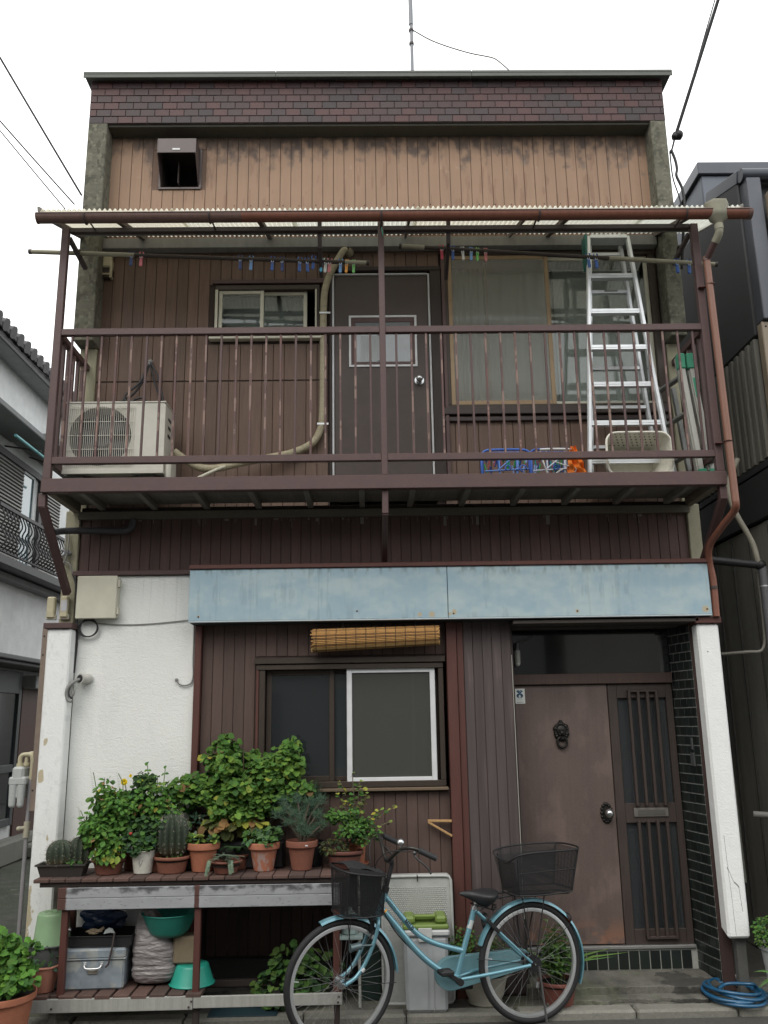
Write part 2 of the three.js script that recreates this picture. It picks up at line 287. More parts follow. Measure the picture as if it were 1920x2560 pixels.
// brick-tiled parapet with a cap
{
  const mBrick = []; for (let i = 0; i < 9; i++) { const t = i / 8, k = 0.62 + 0.32 * hsh(i, 2, 77); mBrick.push(mat([(0.054 + 0.045 * t) * k, (0.036 + 0.002 * t) * k, (0.04 - 0.004 * t) * k], tMottle, 0.35, { roughness: 0.6, bump: bGrit, bs: 0.0008, bsize: 0.1 })); }
  const fa = part('parapet', bx(-2.21, 2.415, 6.44, 6.82, -0.3, 0.034, 0.004), mat([0.085, 0.072, 0.068], tGrit, 0.5, { roughness: 0.95 }), house);
  const rows = 6, rh = 0.064, L = 0.1165, n = 39;
  const shapes = []; for (let k = 0; k < 4; k++) { const g = cboxG(L - 0.005, rh - 0.005, 0.012, 0.002); uvBox(g); const uv = g.attributes.uv; for (let i = 0; i < uv.count; i++) uv.setXY(i, uv.getX(i) + 0.31 * k, uv.getY(i) + 0.17 * k); shapes.push(g); }
  const put = (x0, x1, y0, y1, i, j) => { let g; if (Math.abs(x1 - x0 - L) < 1e-4 && Math.abs(y1 - y0 - rh) < 1e-4) g = shapes[(i * 7 + j * 3) % 4]; else g = uvBox(cboxG(x1 - x0 - 0.005, y1 - y0 - 0.005, 0.012, 0.002)); const o = part('brick', g, mBrick[Math.min(8, Math.floor(9 * clamp(0.5 + 1.1 * (fbm(i / 60 + 0.004, j / 9, 22, 5, 3, 301) - 0.5) + 0.9 * (hsh(i, j, 303) - 0.5))))], fa); o.position.set((x0 + x1) / 2, (y0 + y1) / 2, 0.0335 + 0.0015 * hsh(i, j, 9)); return o; };
  for (let j = 0; j <= rows; j++) {
    const y0 = 6.44 + j * rh, y1 = Math.min(6.838, y0 + rh); let x = -2.214 - (j % 2 ? L / 2 : 0);
    for (let i = 0; i <= n + 1; i++, x += L) { const a = Math.max(-2.214, x), b = Math.min(2.42, x + L); if (b - a > 0.02) put(a, b, y0, y1, i, j); }
  }
  const cap = [[-2.26, -0.72], [-0.72, 0.86], [0.86, 2.49]];
  for (const [a, b] of cap) part('parapet_cap', [bx(a + 0.001, b - 0.001, 6.846, 6.872, -0.36, 0.105, 0.004), bx(a + 0.001, b - 0.001, 6.815, 6.846, 0.096, 0.104, 0.002)], mat([0.12, 0.13, 0.115], tMottle, 0.6, { roughness: 0.7 }), house);
  part('roof_slab', bx(-2.2, 2.4, 6.8, 6.84, -3.4, -0.3), M.concrete, house);
}
// concrete frame of the upper storey
{
  const tC = tex(512, 1024, (u, v) => { const a = fbm(u, v, 4, 16, 5, 321), b = fbm(u, v, 22, 60, 3, 323), moldy = sst(0.5, 0.66, fbm(u, v, 26, 22, 4, 327)), pale = sst(0.56, 0.7, fbm(u, v, 40, 34, 4, 329)); const k = 0.125 + 0.05 * (a - 0.5) + 0.05 * (b - 0.5); const d = 1 - 0.32 * moldy * (0.5 + b); return [k * d + 0.05 * pale, k * d * 0.97 + 0.05 * pale, k * d * 0.74 + 0.035 * pale]; });
  const mC = mat([1, 1, 1], tC, 1, { roughness: 0.95, bump: bGrit, bs: 0.004, bsize: 0.35 });
  part('soffit', bx(-2.06, 2.29, 6.42, 6.44, -0.15, 0.02), mat([0.07, 0.067, 0.053], tMottle, 0.4, { roughness: 0.95 }), house);
  for (const [a, b] of [[-2.212, -2.062], [2.292, 2.415]]) part('concrete_pillar', [bx(a, b, 4.57, 6.44, -0.3, 0.045, 0.006)], mC, house);
  const mCr = mat([0.36, 0.34, 0.24], tMottle, 0.7, { roughness: 0.9, bump: bGrit, bs: 0.003, bsize: 0.3 });
  for (const [a, b] of [[-2.2, -2.075], [2.3, 2.4]]) part('rendered_pillar', [bx(a, b, 2.43, 4.568, -0.3, -0.1, 0.005)], mCr, house);
  part('rendered_pillar', [bx(2.302, 2.392, 2.83, 3.27, -0.098, -0.02, 0.004)], mCr, house);
  part('rendered_pillar', [bx(-2.19, -2.09, 2.45, 3.27, -0.098, -0.02, 0.004)], mCr, house);
}
// balcony-level wall
{
  const W1 = [-1.185, -0.375, 4.645, 5.09], DR = [-0.3, 0.5, 3.36, 5.23], W2 = [0.6, 2.27, 4.06, 5.37];
  const w = part('balcony_wall', [bx(-2.08, -1.185, 3.2, 5.5, -0.16, -0.125), bx(-0.375, -0.3, 3.2, 5.5, -0.16, -0.125), bx(-1.185, -0.375, 3.2, 4.645, -0.16, -0.125), bx(-1.185, 0.5, 5.235, 5.5, -0.16, -0.134), bx(-1.185, -0.375, 5.09, 5.235, -0.16, -0.134), bx(0.5, 0.6, 3.2, 5.5, -0.16, -0.134), bx(0.6, 2.31, 3.2, 4.06, -0.16, -0.134), bx(0.6, 2.31, 5.37, 5.5, -0.16, -0.134), bx(2.27, 2.31, 4.06, 5.37, -0.16, -0.134)], mBack, house);
  boards(w, 'siding_board', -2.075, -0.31, 4.305, 5.44, -0.118, 0.0855, mMid, { holes: [[-1.2, -0.36, 4.6, 5.1]] });
  boards(w, 'siding_board', -2.075, -0.31, 3.3, 4.295, -0.119, 0.0855, mMid);
  boards(w, 'siding_board', -0.3, 0.56, 5.245, 5.44, -0.118, 0.0855, mMid);
  boards(w, 'siding_board', 0.56, 2.3, 3.3, 4.0, -0.118, 0.0855, mMid);
  boards(w, 'siding_board', 0.56, 2.3, 5.4, 5.44, -0.118, 0.0855, mMid);
  part('lintel_board', [bx(-1.21, -0.33, 5.1, 5.135, -0.12, -0.09)], M.railing, house);
  // small aluminium window
  const wa = part('window', [bx(W1[0], W1[1], 5.05, 5.09, -0.17, -0.1), bx(W1[0], W1[1], 4.645, 4.67, -0.17, -0.1), bx(W1[0], W1[0] + 0.022, 4.67, 5.05, -0.17, -0.1), bx(W1[1] - 0.022, W1[1], 4.67, 5.05, -0.17, -0.1)], M.bronze, house);
  const sash = (x0, x1, y0, y1, z, f, m, p) => part('sash', [bx(x0, x0 + f, y0, y1, z, z + 0.022), bx(x1 - f, x1, y0, y1, z, z + 0.022), bx(x0 + f, x1 - f, y0, y0 + f, z + 0.001, z + 0.021), bx(x0 + f, x1 - f, y1 - f, y1, z + 0.001, z + 0.021)], m, p);
  sash(-1.16, -0.81, 4.67, 5.05, -0.135, 0.028, M.ivory, wa); sash(-0.84, -0.475, 4.67, 5.05, -0.16, 0.028, M.ivory, wa);
  part('pane', [bx(-1.132, -0.838, 4.698, 5.022, -0.126, -0.123, 0.0005), bx(-0.812, -0.503, 4.698, 5.022, -0.151, -0.148, 0.0005)], M.glassDark, wa);
  part('sill', [bx(-1.22, -0.36, 4.622, 4.642, -0.12, -0.06, 0.004)], M.ivory, wa);
  part('jamb', [bx(-1.185, -1.163, 4.67, 5.05, -0.1, -0.094), bx(-0.41, -0.397, 4.67, 5.05, -0.1, -0.094)], M.ivory, wa);
  part('screen_panel', [bx(-1.16, -0.5, 4.66, 5.06, -0.26, -0.25)], mat([0.3, 0.31, 0.3], tMottle, 0.6, { roughness: 0.9 }), wa);
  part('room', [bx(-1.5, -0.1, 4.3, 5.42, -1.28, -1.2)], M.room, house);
  // upper door
  const dr = part('balcony_door', bx(-0.262, 0.468, 3.38, 5.175, -0.16, -0.125, 0.004), mat([0.064, 0.044, 0.036], tMottle, 0.9, { roughness: 0.5, bump: bGrit, bs: 0.0005, bsize: 0.1 }), house);
  part('frame', [bx(-0.3, -0.28, 3.36, 5.2, -0.16, -0.1), bx(0.487, 0.57, 3.36, 5.2, -0.16, -0.09), bx(-0.3, 0.57, 5.2, 5.235, -0.16, -0.085)], M.darkwood, dr);
  part('door_trim', [bx(-0.28, -0.264, 3.36, 5.186, -0.15, -0.112, 0.002), bx(0.47, 0.485, 3.36, 5.186, -0.15, -0.112, 0.002), bx(-0.264, 0.47, 5.177, 5.19, -0.15, -0.112, 0.002)], M.whitePaint, dr);
  part('window_trim', [bx(-0.15, 0.375, 4.815, 4.832, -0.126, -0.116, 0.002), bx(-0.15, 0.375, 4.405, 4.422, -0.126, -0.116, 0.002), bx(-0.15, -0.133, 4.422, 4.815, -0.126, -0.116, 0.002), bx(0.358, 0.375, 4.422, 4.815, -0.126, -0.116, 0.002)], M.whitePaint, dr);
  part('window_frame', [bx(-0.133, 0.358, 4.775, 4.815, -0.126, -0.118, 0.002), bx(-0.133, 0.358, 4.422, 4.447, -0.126, -0.118, 0.002), bx(-0.133, -0.1, 4.447, 4.775, -0.126, -0.118, 0.002), bx(0.325, 0.358, 4.447, 4.775, -0.126, -0.118, 0.002)], M.railing, dr);
  part('pane', bx(-0.1, 0.325, 4.447, 4.775, -0.124, -0.1225, 0.0005), mat([0.22, 0.24, 0.25], tFine, 0.5, { roughness: 0.06, clearcoat: 1, clearcoatRoughness: 0.02 }), dr);
  part('curtain', [bx(-0.06, 0.09, 4.46, 4.66, -0.1224, -0.1218, 0.0002)], mat([0.36, 0.38, 0.38], tStreak, 0.3, { roughness: 0.3 }), dr);
  part('door_knob', [ball(0.026, 0.385, 4.29, -0.075), rod(V(0.385, 4.29, -0.13), V(0.385, 4.29, -0.07), 0.012, 12), rod(V(0.385, 4.29, -0.127), V(0.385, 4.29, -0.118), 0.036, 20)], M.steel, dr);
  // big sliding window
  const wb = part('window', [bx(W2[0], W2[1], 5.335, 5.37, -0.2, -0.1), bx(W2[0], W2[1], 4.06, 4.085, -0.2, -0.1), bx(W2[0], W2[0] + 0.025, 4.085, 5.335, -0.2, -0.1), bx(W2[1] - 0.05, W2[1], 4.085, 5.335, -0.2, -0.1)], M.bronze, house);
  const mTan = mat([0.3, 0.21, 0.12], tFine, 0.4, { roughness: 0.45, metalness: 0.2 });
  sash(0.625, 1.425, 4.085, 5.335, -0.13, 0.034, mTan, wb); sash(1.4, 2.22, 4.085, 5.335, -0.16, 0.03, M.ivory, wb);
  part('pane', [bx(0.659, 1.391, 4.119, 5.301, -0.121, -0.118, 0.0005)], M.glassDark, wb);
  part('pane', [bx(1.43, 2.19, 4.115, 5.305, -0.151, -0.148, 0.0005)], M.glassDark, wb);
  part('bar', [bx(0.92, 0.945, 4.12, 5.3, -0.19, -0.165)], mTan, wb);
  part('sill', [bx(0.56, 2.28, 4.0, 4.055, -0.13, -0.075, 0.004), bx(0.54, 2.29, 3.95, 3.985, -0.125, -0.09, 0.004)], M.darksteel, wb);
  part('mesh_screen', [bx(0.659, 1.391, 4.119, 5.301, -0.112, -0.1105, 0.0004)], mat([0.3, 0.3, 0.27], null, 1, { roughness: 0.8, transparent: true, opacity: 0.38 }), wb);
  // curtains: folded sheer on the left, plain blind behind the rest
  const fold = (x0, x1, y0, y1, z, n, amp) => { const g = flat(new THREE.PlaneGeometry(x1 - x0, y1 - y0, 120, 4)); const p = g.attributes.position; for (let i = 0; i < p.count; i++) { const u = p.getX(i) / (x1 - x0) + 0.5; p.setZ(i, amp * (Math.sin(u * 6.283 * n + 1.2 * Math.sin(u * 9)) + 0.4 * Math.sin(u * 6.28 * n * 2.3))); } g.computeVertexNormals(); return g.translate((x0 + x1) / 2, (y0 + y1) / 2, z); };
  const mSheer = mat([0.78, 0.77, 0.72], tFine, 0.4, { roughness: 1, side: THREE.DoubleSide });
  part('curtain', fold(0.64, 0.95, 4.09, 5.32, -0.3, 5, 0.022), mSheer, wb);
  part('curtain', fold(0.95, 1.55, 4.09, 5.32, -0.36, 4, 0.008), mat([0.66, 0.65, 0.6], tFine, 0.4, { roughness: 1, side: THREE.DoubleSide }), wb);
  part('screen_panel', [bx(1.5, 2.22, 4.09, 5.32, -0.34, -0.32)], mat([0.46, 0.46, 0.43], tMottle, 0.6, { roughness: 0.95 }), wb);
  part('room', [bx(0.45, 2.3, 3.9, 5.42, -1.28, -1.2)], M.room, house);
  // post between door and window
  part('post', [bx(0.575, 0.602, 3.36, 5.4, -0.13, -0.085)], M.railing, house);
}
// dark band under the balcony
{
  const w = part('band_wall', [bx(-2.09, 2.31, 2.8, 3.3, -0.1, -0.051)], mBack, house);
  boards(w, 'siding_board', -2.085, 2.302, 2.81, 3.26, -0.045, 0.0715, mBand);
  part('trim_board', [bx(-2.1, -1.252, 2.792, 2.825, -0.08, 0.03)], M.railing, house);
  // splashes of old render stuck along the ledger, and thin drips
  const dr = []; for (let i = 0; i < 60; i++) { const x = rr(-1.9, 2.2), h = 0.01 + 0.07 * Math.pow(rnd(), 2); dr.push(bx(x, x + 0.004 + (rnd() < 0.2 ? 0.03 * rnd() : 0), 3.205 - h, 3.205, -0.045, -0.041, 0.001)); }
  stuffPart(part('plaster_drip', dr, mat([0.24, 0.22, 0.2], tMottle, 0.2, { roughness: 1 }), house));
}
// ground floor
{
  const peel = (u, v) => { let m = 0; for (const [x, y, rx, ry, s] of [[0.25, 0.69, 0.1, 0.012, 1], [0.2, 0.6, 0.17, 0.016, 2], [0.62, 0.44, 0.1, 0.012, 3], [0.06, 0.25, 0.2, 0.06, 4], [0.0, 0.12, 0.22, 0.09, 6], [0.5, 0.05, 0.6, 0.045, 8]]) { const d = Math.hypot((u - x) / rx, (v - y) / ry) + 1.5 * (fbm(u, v, 6, 50, 4, 340 + s) - 0.5); m = Math.max(m, 1 - sst(0.75, 0.92, d)); } return m; };
  const tPl = tex(256, 1024, (u, v) => { const n = fbm(u, v, 4, 40, 4, 351), d = sst(0.62, 0.75, fbm(u, v, 8, 60, 4, 353)), p = peel(u, v), k = 0.77 + 0.06 * (n - 0.5) - 0.06 * d; return [k * (1 - p) + 0.48 * p, k * 1.015 * (1 - p) + 0.42 * p, k * 1.0 * (1 - p) + 0.29 * p]; });
  const seg = (u, v, pts, w) => { let b = 9; for (let i = 0; i + 1 < pts.length; i++) { const [x0, y0] = pts[i], [x1, y1] = pts[i + 1], dx = x1 - x0, dy = y1 - y0, t = clamp(((u - x0) * dx + (v - y0) * dy) / (dx * dx + dy * dy)); b = Math.min(b, Math.hypot(u - x0 - t * dx, v - y0 - t * dy)); } return 1 - sst(w * 0.6, w, b); };
  const tPr = tex(256, 1024, (uu, vv) => { const u = uu * 0.13, v = vv * 2; const j = 0.004 * (fbm(uu, vv, 10, 120, 3, 361) - 0.5); const c = Math.max(seg(u + j, v + j, [[0.032, 0.62], [0.036, 0.42], [0.04, 0.3], [0.046, 0.02]], 0.0014), seg(u + j, v + j, [[0.036, 0.42], [0.058, 0.35], [0.066, 0.335]], 0.0016), seg(u + j, v, [[0.066, 0.335], [0.084, 0.315], [0.09, 0.305]], 0.0045), seg(u + j, v, [[0.034, 0.425], [0.038, 0.41]], 0.004), seg(u + j, v + j, [[0.09, 0.305], [0.095, 0.2], [0.098, 0.16]], 0.0014), seg(u, v, [[0.048, 1.81], [0.05, 1.809]], 0.005)); const n = fbm(uu, vv, 4, 40, 4, 363), k = (0.77 + 0.06 * (n - 0.5)) * (1 - 0.75 * c); return [k, k * 1.015, k]; });
  const tWl = tex(1024, 1024, (u, v) => { const n = fbm(u, v, 6, 16, 5, 371), d = sst(0.55, 0.8, fbm(u, v, 12, 8, 5, 373)), drip = sst(0.62, 0.74, fbm(u, v, 50, 3, 4, 375)) * sst(0.8, 0.95, v), low = sst(0.5, 0.7, fbm(u, v, 14, 20, 4, 377)) * sst(0.3, 0.1, v); const k = 0.75 + 0.05 * (n - 0.5) - 0.03 * d - 0.06 * drip - 0.15 * low; return [k * 0.99, k * 1.005, k * 0.97]; });
  const plas = (t, o = {}) => new THREE.MeshPhysicalMaterial({ map: t, roughness: 0.92, bumpMap: reps(bStucco, o.a || 4, o.b || 6), bumpScale: (o.s || 0.006) * 0.42 });
  const nuv = (g, r) => { const p = g.attributes.position, uv = g.attributes.uv; for (let i = 0; i < p.count; i++) uv.setXY(i, (p.getX(i) - r[0]) / (r[1] - r[0]), (p.getY(i) - r[2]) / (r[3] - r[2])); return g; };
  part('white_pillar', nuv(bx(-2.212, -2.05, 0.03, 2.412, 0.002, 0.12, 0.01), [-2.212, -2.05, 0, 2.41]), plas(tPl, { a: 0.35, b: 5, s: 0.004 }), house);
  { // right pillar widens downwards and stops short of the ground
    const g = nuv(bx(2.24, 2.39, 0.385, 2.385, 0.003, 0.12, 0.014), [2.24, 2.39, 0.385, 2.385]); const p = g.attributes.position; for (let i = 0; i < p.count; i++) { const t = (2.385 - p.getY(i)) / 2; if (p.getX(i) < 2.3) p.setX(i, p.getX(i) + 0.006 * t); if (p.getY(i) < 1) p.setY(i, p.getY(i) + (p.getX(i) < 2.3 && p.getZ(i) < 0.05 ? 0.035 : 0)); }
    g.computeVertexNormals(); part('white_pillar', g, plas(tPr, { a: 0.3, b: 5, s: 0.004 }), house);
    part('post', [bx(2.314, 2.378, 0.045, 0.4, 0.004, 0.06)], mat([0.1, 0.1, 0.095], tMottle, 0.4, { roughness: 0.9 }), house);
  }
  part('pillar_cap', [bx(-2.235, -2.04, 2.414, 2.452, -0.02, 0.14)], M.railing, house);
  part('pillar_cap', [bx(2.225, 2.405, 2.388, 2.43, -0.02, 0.14)], M.redwood, house);
  part('white_wall', nuv(bx(-2.05, -1.224, 0.04, 2.79, -0.12, 0.0, 0.004), [-2.05, -1.224, 0, 2.79]), plas(tWl, { a: 2, b: 7, s: 0.007 }), house);
  const rp = part('red_post', [bx(-1.224, -1.18, 0.04, 2.43, -0.1, 0.03)], M.redwood, house); part('red_post', [bx(0.515, 0.585, 0.04, 2.43, -0.1, 0.03)], M.redwood, house); part('red_post', [bx(0.588, 0.632, 0.04, 2.43, -0.1, 0.012)], M.redwood, house);
  // window wall
  const WN = [-0.8, 0.49, 1.32, 2.2];
  const w = part('window_wall', [bx(-1.18, -0.8, 0.812, 2.6, -0.12, -0.026), bx(-0.8, 0.515, 2.2, 2.6, -0.12, -0.026), bx(-0.8, 0.515, 0.812, 1.32, -0.12, -0.026), bx(-0.039, 0.515, 0.04, 0.811, -0.12, -0.026), bx(0.63, 0.97, 0.04, 2.6, -0.12, -0.006)], mBack, house);
  boards(w, 'board', -1.178, 0.513, 0.78, 2.5, -0.02, 0.074, mLow, { gap: 0.0034, holes: [[-0.8, 0.52, 1.3, 2.215]] });
  boards(w, 'board', -0.068, 0.513, 0.06, 0.778, -0.02, 0.0726, mLow, { gap: 0.0034 });
  boards(w, 'board', -1.178, -0.07, 0.2, 0.85, -0.46, 0.074, mLow, { gap: 0.004 }); // the wall steps back into a niche below the window
  part('niche_side', [bx(-1.21, -1.18, 0.04, 0.85, -0.5, -0.03), bx(-0.068, -0.04, 0.04, 0.776, -0.5, -0.027)], M.darkwood, w); part('niche_top', [bx(-1.18, -0.07, 0.78, 0.81, -0.45, -0.027)], M.darkwood, w);
  part('plinth', bx(-1.178, -0.07, 0.04, 0.195, -0.5, -0.4), mat([0.06, 0.058, 0.055], tGrit, 0.5, { roughness: 0.95 }), house);
  part('plinth', bx(-0.066, 0.513, 0.04, 0.056, -0.06, 0.01), mat([0.06, 0.058, 0.055], tGrit, 0.5, { roughness: 0.95 }), house);
  boards(w, 'board', 0.634, 0.966, 0.06, 2.5, 0.0, 0.0665, mChalk, { gap: 0.0034 });
  part('paint_flake', [bx(0.967, 0.972, 0.5, 2.2, -0.02, 0.003, 0.001)], mat([0.4, 0.38, 0.34], tStreak, 0.3, { roughness: 0.9 }), w);
  const wn = part('window', [bx(-0.81, 0.505, 2.16, 2.2, -0.1, 0.02), bx(-0.8, 0.49, 1.335, 1.375, -0.1, 0.0), bx(-0.78, -0.74, 1.375, 2.13, -0.1, 0.0), bx(0.455, 0.49, 1.375, 2.13, -0.1, 0.0), bx(-0.8, 0.49, 2.12, 2.155, -0.1, 0.008)], M.bronze, house);
  part('frame', [bx(-0.8, -0.782, 1.32, 2.16, -0.04, 0.004)], M.redwood, wn);
  part('sill', [bx(-0.82, 0.5, 1.312, 1.332, -0.05, 0.03, 0.003)], mat([0.16, 0.115, 0.075], tFine, 0.4, { roughness: 0.5 }), wn);
  sash2('sash', -0.735, -0.265, 1.375, 2.12, -0.075, 0.036, M.bronze, wn); sash2('sash', -0.3, 0.455, 1.375, 2.12, -0.1, 0.03, M.bronze, wn);
  part('pane', [bx(-0.699, -0.301, 1.411, 2.084, -0.066, -0.063, 0.0005)], mat([0.02, 0.023, 0.025], null, 1, { roughness: 0.12, clearcoat: 1, clearcoatRoughness: 0.05 }), wn);
  part('pane', [bx(-0.27, 0.425, 1.405, 2.09, -0.091, -0.088, 0.0005)], mat([0.036, 0.042, 0.044], null, 1, { roughness: 0.15, clearcoat: 1, clearcoatRoughness: 0.06 }), wn);
  const ss = sash2('screen_sash', -0.178, 0.432, 1.362, 2.128, -0.035, 0.036, M.whitePaint, wn);
  part('mesh_screen', [bx(-0.142, 0.396, 1.398, 2.092, -0.028, -0.026, 0.0005)], mat([0.066, 0.068, 0.06], null, 1, { roughness: 0.7, transparent: true, opacity: 0.6 }), ss);
  part('bar', [bx(0.262, 0.29, 1.4, 2.09, -0.062, -0.05)], mat([0.09, 0.085, 0.06], null, 1, { roughness: 0.6 }), wn);
  // a pale offcut of wood nailed to the post as a bracket
  part('wood_bracket', [bar(V(0.515, 1.115, 0.02), V(0.355, 1.118, 0.02), 0.02, 0.016), bar(V(0.358, 1.11, 0.02), V(0.515, 1.02, 0.02), 0.02, 0.014)], mat([0.5, 0.3, 0.13], tWood, 0.2, { roughness: 0.75 }), house);
  // entrance recess
  part('recess_wall', [bx(0.95, 0.985, 0.1, 2.5, -0.36, -0.02), bx(0.95, 2.3, 2.425, 2.5, -0.36, -0.1), bx(0.95, 2.2, 0.05, 0.106, -0.5, -0.29)], M.darkwood, house);
  part('ceiling_board', [bx(0.97, 2.25, 2.4, 2.424, -0.3, 0.14), bx(0.99, 2.17, 2.385, 2.4, -0.2, -0.06)], mat([0.07, 0.058, 0.05], tWood, 0.5, { roughness: 0.8 }), house);
  const tr = part('transom_window', bx(0.985, 2.17, 2.07, 2.4, -0.34, -0.31, 0.001), mat([0.012, 0.013, 0.014], null, 1, { roughness: 0.1, clearcoat: 1, clearcoatRoughness: 0.03 }), house);
  part('frame', [bx(0.985, 2.17, 2.004, 2.078, -0.33, -0.27)], mat([0.09, 0.055, 0.043], tWood, 0.5, { roughness: 0.6 }), tr);
  const tDoor = tex(512, 1024, (u, v) => { const a = fbm(u, v, 4, 6, 5, 391), s = fbm(u, v, 60, 5, 3, 393), g = vn(u * 220, v * 420, 220, 420, 395), r = sst(0.42, 0.6, fbm(u, v, 10, 26, 4, 397)) * sst(0.11, 0.02, v), pale = sst(0.5, 0.72, fbm(u, v, 7, 9, 5, 399)); const k = 0.102 + 0.035 * (a - 0.5) + 0.016 * (s - 0.5) + 0.026 * (g - 0.5) + 0.026 * pale; return [k * 1.1 + 0.09 * r, k * 0.79 + 0.025 * r, k * 0.69]; });
  const mDoor = new THREE.MeshPhysicalMaterial({ map: tDoor, roughness: 0.5 });
  const dg = bx(0.99, 1.695, 0.27, 2.0, -0.345, -0.3, 0.003); nuv(dg, [0.99, 1.695, 0.27, 2.0]);
  const door = part('front_door', dg, mDoor, house);
  // lion-head knocker
  const lion = [ball(0.04, 0, 0, 0.005, 16, 12).scale(1, 1.25, 0.6), ball(0.018, 0, -0.012, 0.026, 10, 8), ball(0.014, -0.012, -0.022, 0.022, 8, 6), ball(0.014, 0.012, -0.022, 0.022, 8, 6), ball(0.007, -0.015, 0.01, 0.024, 8, 6), ball(0.007, 0.015, 0.01, 0.024, 8, 6), ball(0.012, -0.034, 0.035, 0.008, 8, 6), ball(0.012, 0.034, 0.035, 0.008, 8, 6)];
  for (let i = 0; i < 18; i++) { const a = i / 18 * 6.283; lion.push(ball(0.012 + 0.003 * (i % 3), 0.043 * Math.cos(a), 0.052 * Math.sin(a), 0.006, 7, 5)); }
  lion.push(ball(0.014, 0, 0.066, 0.004, 8, 6));
  const mLion = mat([0.018, 0.017, 0.015], null, 1, { roughness: 0.45, metalness: 0.5 });
  const kn = part('door_knocker', merge(lion).translate(1.345, 1.675, -0.297), mLion, door);
  kn.geometry = merge([kn.geometry, flat(new THREE.TorusGeometry(0.034, 0.009, 10, 28)).scale(1, 1.05, 1).translate(1.345, 1.6, -0.282)]);
  part('door_knob', [ball(0.03, 1.635, 1.118, -0.235, 18, 14).scale(1, 1, 1), rod(V(1.635, 1.12, -0.3), V(1.635, 1.118, -0.23), 0.014, 12)], M.steel, door);
  const ros = []; for (let i = 0; i < 14; i++) { const a = i / 14 * 6.283; ros.push(ball(0.013, 1.63 + 0.033 * Math.cos(a), 1.115 + 0.06 * Math.sin(a), -0.298, 7, 5)); } ros.push(rod(V(1.63, 1.115, -0.3), V(1.63, 1.115, -0.292), 0.042, 20));
  part('door_rose', ros, mLion, door);
  part('hinge', [bx(1.697, 1.707, 1.08, 1.17, -0.305, -0.296, 0.001)], M.darksteel, door);
  // side light with vertical slats and a letter slot
  const mFrame = mat([0.06, 0.043, 0.036], tWood, 0.5, { roughness: 0.55 });
  const sl = part('side_light', [bx(1.7, 1.765, 0.262, 2.0, -0.34, -0.298), bx(2.12, 2.168, 0.262, 2.0, -0.34, -0.298), bx(1.765, 2.12, 1.9, 2.0, -0.338, -0.299), bx(1.765, 2.12, 0.262, 0.36, -0.338, -0.299), bx(1.765, 2.12, 1.045, 1.175, -0.338, -0.299)], mFrame, house);
  part('pane', [bx(1.765, 2.12, 0.36, 1.045, -0.33, -0.326, 0.0005), bx(1.765, 2.12, 1.175, 1.9, -0.33, -0.326, 0.0005)], mat([0.012, 0.017, 0.021], null, 1, { roughness: 0.28, clearcoat: 0.7, clearcoatRoughness: 0.25, bumpMap: reps(bGrit, 6, 12), bumpScale: 0.003 }), sl);
  for (let i = 0; i < 4; i++) { const x = 1.838 + i * 0.066; part('slat', [bx(x, x + 0.02, 1.16, 1.955, -0.299, -0.268)], mFrame, sl); part('slat', [bx(x, x + 0.02, 0.3, 1.06, -0.299, -0.268)], mFrame, sl); }
  part('slat_rail', [bx(1.838, 2.056, 1.94, 1.958, -0.297, -0.27), bx(1.838, 2.056, 0.3, 0.318, -0.297, -0.27)], mFrame, sl);
  const ls = part('letter_slot', [bx(1.822, 2.065, 1.085, 1.145, -0.3, -0.288, 0.004)], mat([0.3, 0.28, 0.26], tFine, 0.2, { roughness: 0.4, metalness: 0.7 }), sl);
  part('flap', [bx(1.848, 2.04, 1.097, 1.133, -0.289, -0.284, 0.002)], mat([0.22, 0.21, 0.19], tFine, 0.2, { roughness: 0.35, metalness: 0.7 }), ls);
  part('door_sill', [bx(0.97, 2.17, 0.243, 0.262, -0.36, -0.27, 0.002)], mat([0.4, 0.4, 0.39], tFine, 0.3, { roughness: 0.4, metalness: 0.6 }), house);
  // small dark tiles: base under the door, and the right jamb
  const mGrout = mat([0.42, 0.43, 0.4], tGrit, 0.3, { roughness: 0.95 });
  const mTile = [0.8, 1, 1.25].map((k) => mat([0.012 * k, 0.017 * k, 0.015 * k], null, 1, { roughness: 0.28, clearcoat: 0.4, clearcoatRoughness: 0.2 }));
  const tb = part('tiled_base', bx(0.985, 2.18, 0.106, 0.242, -0.36, -0.288, 0.001), mGrout, house);
  const tg = uvBox(cboxG(0.064, 0.112, 0.008, 0.0015));
  for (let i = 0; i < 16; i++) { const o = part('tile', tg, mTile[i % 3], tb); o.position.set(1.03 + i * 0.0715, 0.172, -0.285); }
  const tj = part('tiled_jamb', bx(2.182, 2.26, 0.05, 2.43, -0.34, -0.012, 0.001), mGrout, house);
  const jg = uvBox(cboxG(0.008, 0.0565, 0.078, 0.0015));
  for (let r = 0; r < 37; r++) { // running bond; joints every 8.5 cm
    const y = 0.1 + r * 0.064, off = r % 2 ? 0.0425 : 0; if (y > 2.4) break;
    for (let z = -0.33 + off - 0.085; z < -0.01; z += 0.085) { const a = Math.max(-0.335, z), b = Math.min(-0.016, z + 0.078); if (b - a < 0.012) continue; const o = part('tile', b - a > 0.0779 ? jg : uvBox(cboxG(0.008, 0.0565, b - a, 0.0015)), mTile[(r * 5 + Math.round(z * 60) + 90) % 3], tj); o.position.set(2.179, y + 0.03, (a + b) / 2); }
  }
  { const th = rad(10.2), px = 2.18, pz = -0.3; tj.rotation.y = th; tj.position.set(px - (px * Math.cos(th) + pz * Math.sin(th)), 0, pz - (-px * Math.sin(th) + pz * Math.cos(th))); }
